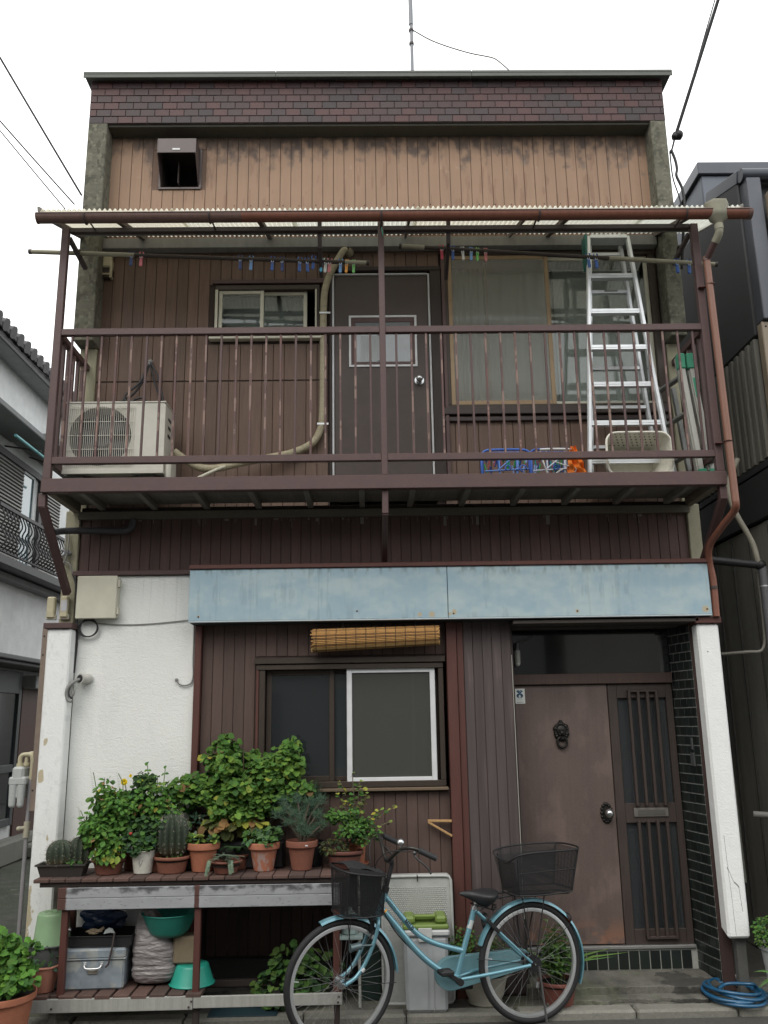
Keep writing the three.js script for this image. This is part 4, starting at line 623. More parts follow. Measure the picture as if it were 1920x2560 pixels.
// ---------- stepladders ----------
{
  const t = thing('stepladder', 'tall aluminium stepladder standing before the big window', 'stepladder');
  const L = (a, b, w = 0.05, d = 0.024) => bar(V(...a), V(...b), w, d, 0.003, V(0, 0, 1));
  const rail = (a, b) => { const A = V(...a), B = V(...b); return [bar(A, B, 0.024, 0.05, 0.003, V(0, 0, 1)), bar(A.clone().add(V(0, 0, 0.006)), B.clone().add(V(0, 0, 0.006)), 0.03, 0.006, 0.002, V(0, 0, 1))]; };
  const ft = [[1.668, 5.29, 0.22], [1.962, 5.29, 0.22]], fb = [[1.53, 3.362, 0.28], [2.115, 3.362, 0.28]];
  part('rail', rail(ft[0], fb[0]), M.alu, t); part('rail', rail(ft[1], fb[1]), M.alu, t);
  const bt = [[1.7, 5.27, 0.12], [1.935, 5.27, 0.12]], bb = [[1.62, 3.37, -0.03], [2.13, 3.37, -0.03]];
  part('rear_leg', rail(bt[0], bb[0]), M.alu, t); part('rear_leg', rail(bt[1], bb[1]), M.alu, t);
  const at = (a, b, y) => { const k = (y - a[1]) / (b[1] - a[1]); return V(a[0] + (b[0] - a[0]) * k, y, a[2] + (b[2] - a[2]) * k); };
  for (const y of [4.965, 4.675, 4.385, 4.095, 3.8, 3.515]) { const p = at(ft[0], fb[0], y), q = at(ft[1], fb[1], y); part('step', [bx(p.x + 0.012, q.x - 0.012, y - 0.006, y + 0.016, p.z - 0.07, p.z + 0.012, 0.002), bx(p.x + 0.012, q.x - 0.012, y - 0.02, y - 0.004, p.z + 0.006, p.z + 0.01, 0.001)], M.alu, t); }
  for (const y of [5.2, 4.9, 4.6, 4.3, 4.0, 3.7, 3.42]) { const p = at(bt[0], bb[0], y), q = at(bt[1], bb[1], y); part('brace_step', [bx(p.x + 0.012, q.x - 0.012, y - 0.012, y + 0.014, p.z - 0.02, p.z + 0.02, 0.002)], M.alu, t); }
  part('top_step', [bx(1.675, 1.955, 5.268, 5.3, 0.14, 0.25, 0.004)], M.alu, t);
  { const mh = mat([0.03, 0.17, 0.14], tFine, 0.2, { roughness: 0.5 }); part('hinge_cover', [bx(1.636, 1.655, 5.05, 5.31, 0.13, 0.24, 0.004)], mh, t); part('hinge_cover', [bx(1.972, 1.982, 5.26, 5.31, 0.13, 0.22, 0.003)], mh, t); }
  part('label', [bx(1.79, 1.89, 4.897, 4.912, 0.112, 0.114, 0.0005)], mat([0.3, 0.3, 0.28], tStreak, 0.05, { roughness: 0.6 }), t);
}
{
  const t = thing('stepladder', 'folded aluminium ladder with green end caps leaning at the right railing', 'stepladder');
  const mG = mat([0.05, 0.32, 0.19], tFine, 0.2, { roughness: 0.45 }), mD = mat([0.3, 0.31, 0.3], tMottle, 0.4, { roughness: 0.5, metalness: 0.5 });
  const A = [V(2.262, 4.27, 0.33), V(2.315, 3.37, 0.36)], B = [V(2.345, 4.27, 0.33), V(2.395, 3.37, 0.36)];
  A[0].x = 2.225; A[1].x = 2.285; B[0].x = 2.29; B[1].x = 2.365;
  for (const [a, b] of [A, B]) { part('rail', [bar(a, b, 0.036, 0.045, 0.003, V(0, 0, 1)), bar(a.clone().add(V(-0.02, 0, -0.02)), b.clone().add(V(-0.02, 0, -0.02)), 0.01, 0.05, 0.002, V(0, 0, 1))], mat([0.46, 0.46, 0.42], tFine, 0.3, { roughness: 0.5, metalness: 0.35 }), t); }
  part('green_cap', [bx(2.2, 2.253, 4.17, 4.285, 0.31, 0.365, 0.006)], mG, t); part('green_cap', [bx(2.264, 2.315, 4.17, 4.285, 0.31, 0.365, 0.006)], mG, t);
  part('green_foot', [bx(2.26, 2.312, 3.36, 3.42, 0.33, 0.395, 0.005)], mG, t); part('green_foot', [bx(2.335, 2.39, 3.36, 3.42, 0.33, 0.395, 0.005)], mG, t);
  part('warning_label', [bar(V(2.305, 4.1, 0.357), V(2.317, 3.95, 0.362), 0.026, 0.003, 0.001, V(0, 0, 1))], mG, t);
  part('rear_leg', [bar(V(2.13, 4.13, 0.08), V(2.2, 3.37, 0.1), 0.03, 0.05, 0.003, V(0, 0, 1)), bar(V(2.25, 4.13, 0.08), V(2.31, 3.37, 0.1), 0.03, 0.04, 0.003, V(0, 0, 1))], mD, t);
  for (const y of [4.1, 3.83, 3.55]) part('step', [bar(V(2.14 + (4.13 - y) * 0.09, y, 0.09), V(2.235 + (4.13 - y) * 0.08, y + 0.03, 0.31), 0.05, 0.02)], mD, t);
}
// ---------- things on the balcony floor ----------
{ // laundry basket tipped on its side, open to the street
  const t = thing('laundry_basket', 'cream plastic laundry basket tipped on its side on the balcony', 'basket', [1.84, 3.512, 0.36]);
  const m = mat([0.8, 0.78, 0.68], tFine, 0.4, { roughness: 0.4 }), tris = [];
  const ring = (k) => rrect(0.44 - 0.1 * k, 0.3 - 0.1 * k, 0.07, 6).map(([x, y]) => [x, y + 0.02 * k, 0.09 - 0.26 * k]);
  const rs = [0, 0.25, 0.5, 0.75, 1].map(ring), N = rs[0].length;
  for (let j = 0; j < 4; j++) for (let i = 0; i < N; i++) { const q = (i + 1) % N, hole = false; tris.push([rs[j][i], rs[j][q], rs[j + 1][q]], [rs[j][i], rs[j + 1][q], rs[j + 1][i]]); }
  const w = part('wall', [uvBox(triGeo(tris))], mat([0.8, 0.78, 0.68], tFine, 0.4, { roughness: 0.4, side: THREE.DoubleSide }), t);
  part('base', [uvBox(ext(rrect(0.34, 0.2, 0.06), 0.004).translate(0, 0.02, -0.172))], m, t);
  const rimPts = rrect(0.445, 0.305, 0.072, 6).map(([x, y]) => V(x, y, 0.092)); part('rim', [tube(rimPts, 0.0085, 8, 90, true)], m, t);
  const hs = []; const hole = (x, y, z, sx, sy) => hs.push(ball(0.0045, 0, 0, 0, 8, 6).scale(sx, sy, 0.5).translate(x, y, z));
  for (let r = 0; r < 5; r++) for (let i = 0; i < 10; i++) hole(-0.15 + i * 0.033 + (r % 2) * 0.016, 0.148 - r * 0.0075 - 0.0, 0.07 - r * 0.04, 1.4, 0.9);
  for (let r = 0; r < 4; r++) for (let i = 0; i < 5; i++) hole(0.216 - r * 0.0085, 0.06 - i * 0.035, 0.06 - r * 0.045, 0.6, 1.4);
  stuffPart(part('hole', hs, mat([0.06, 0.055, 0.04], null, 1, { roughness: 0.9 }), t));
}
{ // two folding peg racks full of pegs
  const mk = (x, label, c1, c2, seedv) => {
    const t = thing('drying_rack', label, 'drying rack', [x, 3.36, 0.33]);
    const mB = mat(c1, null, 1, { roughness: 0.35 }), mB2 = mat(c2, null, 1, { roughness: 0.35 });
    const fr = (z) => tube(rrect(0.34, 0.21, 0.05, 4).map(([a, b]) => V(a, b + 0.11, z)), 0.0085, 8, 70, true);
    part('frame', [fr(0.04), tube(rrect(0.33, 0.2, 0.05, 4).map(([a, b]) => V(a + 0.01, b + 0.11, -0.02)), 0.008, 8, 70, true)], mB, t);
    part('cross_bar', [rod(V(-0.16, 0.15, 0.02), V(0.16, 0.15, 0.02), 0.006), rod(V(-0.05, 0.02, 0.045), V(-0.05, 0.2, 0.045), 0.006), rod(V(0.07, 0.02, 0.04), V(0.08, 0.2, 0.04), 0.01), rod(V(-0.15, 0.06, 0.05), V(0.15, 0.075, 0.05), 0.006), rod(V(-0.06, 0.07, 0.05), V(0.05, 0.16, 0.05), 0.005)], mB2, t);
    part('hook', [flat(new THREE.TorusGeometry(0.022, 0.005, 6, 18, 4.6)).translate(0.11, 0.075, 0.06), flat(new THREE.TorusGeometry(0.017, 0.005, 6, 18)).translate(0.005, 0.08, 0.06)], mB, t);
    const cs = [[0.03, 0.1, 0.35], [0.05, 0.35, 0.1], [0.03, 0.3, 0.3], [0.35, 0.08, 0.08], [0.3, 0.42, 0.7], [0.02, 0.05, 0.2]];
    for (let k = 0; k < 6; k++) { const g = []; for (let i = 0; i < 5; i++) { const px = rr(-0.14, 0.14), py = rr(0.04, 0.14); g.push(bar(V(px, py, 0.01), V(px + rr(-0.02, 0.02), py + 0.06, 0.02), 0.011, 0.009)); } part('peg', g, mat(cs[(k + seedv) % 6], null, 1, { roughness: 0.4 }), t); }
    return t;
  };
  mk(0.94, 'blue folded peg rack full of blue and green pegs, left of its white twin', [0.05, 0.14, 0.5], [0.12, 0.24, 0.6], 0);
  mk(1.27, 'blue and white folded peg rack tangled with wire hangers, beside the orange cloth', [0.03, 0.09, 0.38], [0.55, 0.58, 0.68], 2);
  const t = thing('hanger_bundle', 'white wire hangers lying against the right peg rack', 'coat hangers', [1.27, 3.36, 0.4]);
  const mW = mat([0.62, 0.62, 0.6], null, 1, { roughness: 0.4 });
  part('hanger', [tube([V(-0.1, 0.19, 0), V(-0.08, 0.1, 0.01), V(-0.05, 0.0, 0.01)], 0.006, 6), tube([V(-0.02, 0.12, 0.01), V(0.06, 0.09, 0.012), V(0.14, 0.06, 0.01), V(0.08, 0.0, 0.01)], 0.004, 6)], mW, t);
  part('hanger', [tube([V(-0.1, 0.205, 0.0), V(0.0, 0.208, 0.0), V(0.12, 0.205, 0.0)], 0.008, 6), tube([V(-0.06, 0.03, 0.015), V(-0.03, 0.015, 0.018), V(0.02, 0.045, 0.018), V(0.05, 0.06, 0.018)], 0.006, 6)], mW, t);
  // orange cloth
  const g = flat(new THREE.PlaneGeometry(0.1, 0.24, 14, 24)), p = g.attributes.position; for (let i = 0; i < p.count; i++) { const u = p.getX(i) / 0.1, v = p.getY(i) / 0.24; p.setXYZ(i, u * 0.1 * (0.4 + 1.1 * (0.5 - v)) + 0.02 * (0.5 - v), v * 0.22, 0.018 * Math.sin(u * 14 + v * 5) + 0.012 * Math.sin(v * 22 + u * 6) + 0.015 * (0.5 - v)); } g.computeVertexNormals();
  single('cloth', g.translate(1.395, 3.475, 0.405), mat([0.85, 0.24, 0.03], tFine, 0.2, { roughness: 0.9, side: THREE.DoubleSide }), 'crumpled orange cloth hanging off the peg rack', 'cloth');
}
// ---------- plant shelf ----------
{
  const t = thing('plant_shelf', 'long low wooden shelf with white painted apron and slatted decks under the window', 'shelf');
  const tones = [M.plankTop, mat([0.09, 0.055, 0.046], tWood, 0.3, { roughness: 0.85, bump: bWood, bs: 0.001, bsize: 0.2 }), mat([0.14, 0.08, 0.065], tWood, 0.3, { roughness: 0.8, bump: bWood, bs: 0.001, bsize: 0.2 })];
  for (let i = 0; i < 20; i++) { const x = -2.062 + i * 0.0962; part('plank', [bx(x, x + 0.0915, 0.846, 0.866 + rr(-0.001, 0.001), 0.04, 0.45 + rr(-0.003, 0.004), 0.003)], tones[Math.floor(rnd() * 3)], t); }
  part('batten', [bx(-2.03, -0.16, 0.818, 0.845, 0.4, 0.432), bx(-2.03, -0.16, 0.818, 0.845, 0.08, 0.11)], M.darkwood, t);
  const tA = tex(1024, 128, (u, v) => { const n = fbm(u, v, 20, 3, 5, 501), top = sst(0.5, 0.78, fbm(u, v, 34, 4, 5, 503) * 0.75 + 0.3 * sst(0.5, 1, v)) * sst(0.5, 0.85, v), sp = sst(0.72, 0.78, fbm(u, v, 90, 14, 3, 505)) * 0.5; const red = Math.max(1 - sst(0.030, 0.036, u + 0.006 * fbm(u, v, 3, 8, 3, 507)), (1 - sst(0.008, 0.011, Math.abs(u - 0.493) + 0.002 * fbm(u, v, 90, 8, 3, 509)))); const k = (0.3 + 0.08 * (n - 0.5)) * (1 - 0.75 * top) * (1 - sp * 0.6); return [k * (1 - red) + 0.08 * red, k * 1.02 * (1 - red) + 0.036 * red, k * 1.07 * (1 - red) + 0.028 * red]; });
  const mA = new THREE.MeshPhysicalMaterial({ map: tA, roughness: 0.75 });
  const nb = (y0, y1) => { const g = bx(-1.91, -0.215, y0, y1, 0.436, 0.452, 0.003), p = g.attributes.position, uv = g.attributes.uv; for (let i = 0; i < uv.count; i++) uv.setXY(i, (p.getX(i) + 1.91) / 1.695, (p.getY(i) - 0.69) / 0.125); return g; };
  part('apron_board', [nb(0.758, 0.816)], mA, t); part('apron_board', [nb(0.692, 0.757)], mA, t);
  for (const [x, z] of [[-1.868, 0.41], [-1.07, 0.41], [-0.235, 0.41], [-1.93, 0.08], [-0.235, 0.08]]) part('post', [bx(x - 0.019, x + 0.019, z > 0.2 ? 0.212 : 0.05, 0.818, z - 0.02, z + 0.022)], M.redwood, t);
  const mR = mat([0.36, 0.36, 0.33], tStreak, 0.6, { roughness: 0.85, bump: bWood, bs: 0.001, bsize: 0.2 });
  part('bottom_rail', [bar(V(-2.1, 0.172, 0.45), V(-1.078, 0.176, 0.45), 0.02, 0.074)], mR, t); part('bottom_rail', [bar(V(-1.075, 0.178, 0.45), V(-0.2, 0.182, 0.45), 0.02, 0.064)], mR, t);
  part('bolt', [[-1.9, 0.16], [-1.1, 0.155], [-1.085, 0.185], [-0.225, 0.165], [-0.22, 0.195]].map(([x, y]) => rod(V(x, y, 0.455), V(x, y, 0.466), 0.006, 8)), M.darksteel, t);
  part('leg', [bx(-1.925, -1.885, 0.0, 0.14, 0.4, 0.43)], mat([0.12, 0.11, 0.1], tWood, 0.3, { roughness: 0.9 }), t); part('leg', [bx(-1.085, -1.045, 0.0, 0.14, 0.4, 0.43)], M.darkwood, t); part('leg', [bx(-0.25, -0.215, 0.0, 0.15, 0.4, 0.43)], M.darkwood, t);
  part('bearer', [bx(-2.05, -0.25, 0.16, 0.2, 0.06, 0.1)], M.darkwood, t);
  for (let i = 0; i < 10; i++) { const x = -2.08 + i * 0.1065; part('plank', [bx(x, x + (i === 0 ? 0.15 : 0.092), 0.203, 0.226 + rr(-0.001, 0.001), 0.05, 0.458 + rr(-0.004, 0.004))].map((g) => (i === 1 ? bx(-1.925, -1.88, 0.203, 0.225, 0.05, 0.43) : g)), tones[Math.floor(rnd() * 3)], t); }
}
// ---------- plant builders ----------
const SH = { // half outlines: [along, across]
  oval: [[0, 0], [0.25, 0.3], [0.55, 0.36], [0.8, 0.22], [1, 0]], lance: [[0, 0], [0.25, 0.15], [0.55, 0.17], [0.8, 0.1], [1, 0]], round: [[0, 0], [0.15, 0.38], [0.5, 0.52], [0.85, 0.36], [1, 0]],
  lobed: [[0, 0.08], [-0.08, 0.4], [0.14, 0.5], [0.24, 0.47], [0.34, 0.6], [0.54, 0.56], [0.6, 0.42], [0.8, 0.38], [0.88, 0.2], [1, 0]], blade: [[0, 0.012], [0.3, 0.03], [0.6, 0.028], [1, 0]], needle: [[0, 0.016], [1, 0]], spine: [[0, 0.045], [1, 0]], heart: [[0, 0], [-0.08, 0.3], [0.2, 0.5], [0.6, 0.34], [1, 0]],
};
function leafGeo(list) { // list of {p, d, n, s, c, k}: position, direction, facing, size, colour, shape
  let N = 0; for (const l of list) N += (SH[l.k].length - 1) * 4 - 2;
  const P = new Float32Array(N * 9 * 1.1 + 90), C = new Float32Array(P.length), U = []; let o = 0;
  const s = V(0, 0, 0), n = V(0, 0, 0), A = V(0, 0, 0);
  for (const l of list) {
    s.copy(l.d).cross(l.n).normalize(); n.copy(s).cross(l.d).normalize();
    const sh = SH[l.k], bend = l.b ?? 0.18;
    const pt = (t, w, sg) => { A.copy(l.p).addScaledVector(l.d, t * l.s).addScaledVector(s, w * l.s * sg).addScaledVector(n, (-bend * t * t + 0.22 * w) * l.s); return [A.x, A.y, A.z]; };
    const put = (a, b, c) => { for (const v of [a, b, c]) { P[o] = v[0]; P[o + 1] = v[1]; P[o + 2] = v[2]; C[o] = l.c[0]; C[o + 1] = l.c[1]; C[o + 2] = l.c[2]; o += 3; } };
    for (const sg of [-1, 1]) for (let i = 0; i + 1 < sh.length; i++) {
      const [t0, w0] = sh[i], [t1, w1] = sh[i + 1], m0 = pt(Math.max(0, t0), 0, 1), m1 = pt(t1, 0, 1), e0 = pt(t0, w0, sg), e1 = pt(t1, w1, sg);
      if (w0 > 0) put(m0, sg > 0 ? e0 : m1, sg > 0 ? m1 : e0); if (w1 > 0) put(e0, sg > 0 ? e1 : m1, sg > 0 ? m1 : e1); if (w0 === 0 && w1 === 0) put(m0, m1, e1);
    }
  }
  const g = new THREE.BufferGeometry(); g.setAttribute('position', new THREE.BufferAttribute(P.slice(0, o), 3)); g.setAttribute('color', new THREE.BufferAttribute(C.slice(0, o), 3)); g.setAttribute('uv', new THREE.BufferAttribute(new Float32Array(o / 3 * 2), 2)); g.computeVertexNormals(); return g;
}
const pick = (a) => a[Math.floor(rnd() * a.length)];
const tint = (c, d = 0.25) => { const k = 1 + rr(-d, d), w = rr(-d, d) * 0.5; return [c[0] * k * (1 + w), c[1] * k, c[2] * k * (1 - w)]; };
const GR = { bright: [0.09, 0.215, 0.03], mid: [0.06, 0.145, 0.027], deep: [0.03, 0.07, 0.022], yellow: [0.3, 0.31, 0.045], lime: [0.2, 0.29, 0.05], blue: [0.045, 0.1, 0.06], olive: [0.1, 0.11, 0.03], brown: [0.22, 0.13, 0.05], grey: [0.18, 0.24, 0.17] };
// break an envelope of blobs into many small clumps, so that the outline is uneven and gaps stay open
function clumps(blobs, n, r0, r1) { const W = blobs.reduce((a, q) => a + q[6], 0), out = []; for (let i = 0; i < n; i++) { let r = rnd() * W, q = blobs[0]; for (const e of blobs) { r -= e[6]; if (r <= 0) { q = e; break; } } const u = rr(-1, 1), a = rr(0, 6.283), m = Math.sqrt(1 - u * u), R = Math.pow(rnd(), 0.45) * (rnd() < 0.14 ? 1.17 : 1.0), k = rr(r0, r1); out.push([q[0] + q[3] * m * Math.cos(a) * R, q[1] + q[4] * u * R, q[2] + q[5] * m * Math.sin(a) * R, k * rr(0.8, 1.3), k * rr(0.6, 1.1), k, k * k]); } return out; }
// leaves through ellipsoid blobs [x,y,z,rx,ry,rz,weight]
function blobLeaves(blobs, n, { k = 'oval', s = [0.03, 0.05], cols, dark = null, droop = 0.25, shell = 0.55, b = 0.18, lowYellow = 0 }) {
  const W = blobs.reduce((a, q) => a + q[6], 0), out = [];
  for (let i = 0; i < n; i++) {
    let r = rnd() * W, q = blobs[0]; for (const e of blobs) { r -= e[6]; if (r <= 0) { q = e; break; } }
    const u = rr(-1, 1), a = rr(0, 6.283), m = Math.sqrt(1 - u * u), R = shell + (1 - shell) * Math.pow(rnd(), 0.6) + (rnd() < 0.07 ? rr(0, 0.16) : 0);
    const o = V(m * Math.cos(a), u, m * Math.sin(a)), p = V(q[0] + o.x * q[3] * R, q[1] + o.y * q[4] * R, q[2] + o.z * q[5] * R);
    const d = V(o.x + rr(-0.8, 0.8), o.y * 0.5 + rr(-0.7, 0.5) - droop, o.z + rr(-0.8, 0.8)).normalize(), nn = V(o.x * 0.5 + rr(-0.5, 0.5), 0.7 + rr(-0.4, 0.4), o.z * 0.5 + 0.45 + rr(-0.4, 0.4)).normalize();
    let c = pick(cols); if (lowYellow && rnd() < lowYellow * (1 - (o.y + 1) / 2)) c = pick([GR.yellow, GR.lime, GR.yellow, GR.brown]);
    out.push({ p, d, n: nn, s: rr(...s), c: tint(c), k, b });
  }
  return out;
}
function pot(rt, rb, h, rim, m, t, { y = 0, name = 'pot', soil = 0.02, seg = 30, sx = 1, sz = 1 } = {}) {
  const w = 0.008, k = (yy) => rb + (rt - (rim ? 0.01 : 0) - rb) * (yy / h), pr = rim ? [[0, 0.002], [rb - 0.005, 0], [rb, 0.006], [k(h - rim) , h - rim], [rt - 0.003, h - rim + 0.002], [rt - 0.001, h - rim + 0.008], [rt, h - 0.004], [rt - 0.004, h], [rt - w, h - 0.003], [k(h * 0.5) - w, h * 0.5], [rb - w, 0.02]] : [[0, 0.002], [rb - 0.006, 0], [rb, 0.006], [rt, h - 0.004], [rt - 0.003, h], [rt - w, h - 0.004], [rb - w, 0.02]];
  const o = part(name, lathe(pr, seg).scale(sx, 1, sz).translate(0, y, 0), m, t);
  part('soil', flat(new THREE.CylinderGeometry(rt - 0.012, rt - 0.014, 0.012, 22)).scale(sx, 1, sz).translate(0, y + h - soil - 0.006, 0), M.soil, t); return o;
}
const foliage = (list, t, label, m = M.leaf) => { const o = stuffPart(part('foliage', leafGeo(list), m, t)); if (label) o.userData.label = label; return o; };
const stems = (arr, t, m = M.twig, r = 0.003) => stuffPart(part('stem', arr.map((p) => tube(p.map((q) => V(...q)), r, 5, 8)), m, t));
const PT = (n, l, x, z, y = 0.867, c = 'potted plant') => thing(n, l, c, [x, y, z]);
// ---------- pots on the shelf ----------
function cactus(t, x, y, z, r, h, ribs, base = 0.3) {
  const g = flat(new THREE.SphereGeometry(1, ribs * 6, 28)), p = g.attributes.position, cl = new Float32Array(p.count * 3);
  for (let i = 0; i < p.count; i++) {
    const X = p.getX(i), Y = p.getY(i), Z = p.getZ(i), a = Math.atan2(Z, X), w = Math.sqrt(Math.max(0, 1 - Y * Y)), k = 1 + 0.15 * Math.cos(a * ribs) * Math.min(1, w * 2), sq = Math.sign(Y) * Math.pow(Math.abs(Y), 0.8);
    p.setXYZ(i, x + r * X * k, y + h / 2 * (1 + sq), z + r * Z * k);
    const low = 1 - sst(base - 0.2, base + 0.12, (sq + 1) / 2 + 0.06 * Math.cos(a * ribs)), c = [0.03 * (1 - low) + 0.1 * low, 0.044 * (1 - low) + 0.08 * low, 0.026 * (1 - low) + 0.045 * low]; cl.set(c, i * 3);
  }
  g.computeVertexNormals(); g.setAttribute('color', new THREE.BufferAttribute(cl, 3)); part('cactus', g, new THREE.MeshPhysicalMaterial({ vertexColors: true, roughness: 0.7 }), t);
  const sp = []; for (let i = 0; i < ribs; i++) { const a = i / ribs * 6.283; for (let j = 1; j < 9; j++) { const Y = -0.8 + j * 0.2, w = Math.sqrt(Math.max(0, 1 - Y * Y)) * 1.09, sq = Math.sign(Y) * Math.pow(Math.abs(Y), 0.8), c = V(x + r * w * Math.cos(a), y + h / 2 * (1 + sq), z + r * w * Math.sin(a)); for (let k = 0; k < 9; k++) sp.push({ p: c, d: V(Math.cos(a) + rr(-0.8, 0.8), Y * 0.6 + rr(-0.7, 0.7), Math.sin(a) + rr(-0.8, 0.8)).normalize(), n: V(rr(-1, 1), 1, rr(-1, 1)).normalize(), s: rr(0.014, 0.026), c: tint([0.3, 0.27, 0.21]), k: 'spine', b: 0 }); } }
  stuffPart(part('spine', leafGeo(sp), M.needle, t));
}
{ // cactus trough
  const t = PT('cactus_planter', 'dark rectangular planter with two round cacti at the left end of the shelf', -1.93, 0.315, 0.867, 'planter');
  const tr = [], o = (w, d, y) => [[-w, y, -d], [w, y, -d], [w, y, d], [-w, y, d]], A = o(0.125, 0.05, 0), B = o(0.142, 0.066, 0.062), Cc = o(0.154, 0.076, 0.064), D = o(0.154, 0.076, 0.074), E2 = o(0.138, 0.062, 0.073), F2 = o(0.136, 0.06, 0.045);
  for (const [p, q] of [[A, B], [B, Cc], [Cc, D], [D, E2], [E2, F2]]) for (let i = 0; i < 4; i++) { const j = (i + 1) % 4; tr.push([p[i], q[j], p[j]], [p[i], q[i], q[j]]); } tr.push([A[0], A[1], A[2]], [A[0], A[2], A[3]]);
  part('trough', [uvBox(triGeo(tr))], mat([0.04, 0.034, 0.03], tMottle, 0.2, { roughness: 0.75, side: THREE.DoubleSide }), t);
  part('soil', [bx(-0.135, 0.135, 0.04, 0.056, -0.06, 0.06)], M.soil, t);
  cactus(t, -0.025, 0.045, 0.005, 0.074, 0.165, 12, 0.34); cactus(t, 0.085, 0.05, -0.03, 0.062, 0.175, 11, 0.2);
  foliage(blobLeaves([[0.06, 0.075, 0.045, 0.06, 0.02, 0.02, 1]], 60, { k: 'round', s: [0.012, 0.022], cols: [GR.deep, GR.mid] }), t);
}
{ // basil-like herb
  const t = PT('potted_herb', 'bushy bright green herb with flower spikes in a low terracotta bowl, beside the cactus planter', -1.664, 0.275);
  pot(0.108, 0.076, 0.098, 0.026, M.terraBrown, t);
  foliage([...blobLeaves(clumps([[-0.03, 0.25, 0.02, 0.13, 0.12, 0.09, 3], [-0.1, 0.27, 0, 0.08, 0.08, 0.07, 1.3], [0.05, 0.37, 0, 0.09, 0.11, 0.08, 2], [-0.045, 0.46, -0.01, 0.06, 0.09, 0.06, 1.2], [0.0, 0.15, 0.05, 0.11, 0.06, 0.07, 1.4], [0.0, 0.36, 0.01, 0.1, 0.14, 0.06, 1.5]], 95, 0.028, 0.055), 2900, { s: [0.02, 0.042], cols: [GR.bright, GR.bright, GR.mid, [0.085, 0.19, 0.035]], droop: 0.45, lowYellow: 0.1 }), ...blobLeaves([[0, 0.12, 0.07, 0.11, 0.05, 0.05, 1]], 34, { s: [0.035, 0.055], cols: [GR.yellow, GR.lime, GR.bright], droop: 0.8 })], t);
  stems([[[0, 0.07, 0], [-0.05, 0.3, 0.02], [-0.09, 0.46, 0.01], [-0.13, 0.61, 0.0]], [[0.01, 0.07, 0], [0.0, 0.3, 0], [-0.03, 0.5, 0]], [[0.02, 0.07, 0], [0.06, 0.3, 0], [0.06, 0.55, 0], [0.03, 0.6, 0]], [[-0.02, 0.07, 0], [-0.12, 0.25, 0.03], [-0.19, 0.38, 0.02]], [[0.0, 0.3, 0], [-0.06, 0.5, 0], [-0.055, 0.57, 0]]], t, M.greenStem, 0.0028);
  const sp = []; for (const [x, y0, y1, z, lx] of [[-0.122, 0.5, 0.635, 0, -0.03], [-0.058, 0.5, 0.575, 0, 0], [0.045, 0.5, 0.605, 0, -0.025], [-0.185, 0.32, 0.4, 0.02, -0.02]]) for (let i = 0; i < 12; i++) { const k = i / 11; for (let j = 0; j < 4; j++) { const a = j * 1.57 + i; sp.push({ p: V(x + lx * k, y0 + (y1 - y0) * k, z), d: V(Math.cos(a), 0.4, Math.sin(a)).normalize(), n: V(0, 1, 0), s: 0.011 - 0.004 * k, c: tint([0.09, 0.12, 0.05]), k: 'oval' }); } }
  stuffPart(part('flower_spike', leafGeo(sp), M.leaf, t));
}
{ const t = PT('potted_flower', 'dark leafy plant with one open yellow flower, behind the bushy herb', -1.545, 0.13);
  pot(0.075, 0.06, 0.11, 0.025, M.terraDark, t);
  foliage(blobLeaves(clumps([[-0.01, 0.4, 0.03, 0.1, 0.13, 0.08, 2], [0.05, 0.27, 0.06, 0.11, 0.13, 0.07, 2], [0.03, 0.54, 0.03, 0.06, 0.06, 0.05, 0.8]], 40, 0.025, 0.05), 760, { k: 'lobed', s: [0.018, 0.036], cols: [GR.deep, GR.deep, GR.mid] }), t); stems([[[0, 0.08, 0], [0, 0.35, 0.02], [0.01, 0.58, 0.03]], [[0, 0.08, 0], [-0.03, 0.35, 0.04], [-0.055, 0.53, 0.1]]], t, M.greenStem);
  const fl = []; for (let r = 0; r < 3; r++) for (let i = 0; i < 14; i++) { const a = i / 14 * 6.283 + r * 0.2, e = 0.25 + r * 0.35; fl.push({ p: V(-0.056, 0.545, 0.12), d: V(Math.cos(a) * Math.cos(e), Math.sin(a) * Math.cos(e), Math.sin(e)).normalize(), n: V(0, 0.1, 1), s: 0.023 - r * 0.004, c: tint([0.8, 0.62, 0.02], 0.08), k: 'oval' }); }
  part('flower', leafGeo(fl), M.leaf, t, 'open yellow flower'); const f2 = fl.map((l) => ({ ...l, p: V(-0.028, 0.58, 0.08), s: l.s * 0.5 })); part('flower', leafGeo(f2), M.leaf, t); part('flower', leafGeo(fl.slice(0, 14).map((l) => ({ ...l, p: V(0.045, 0.545, 0.08), s: 0.012 }))), M.leaf, t);
}
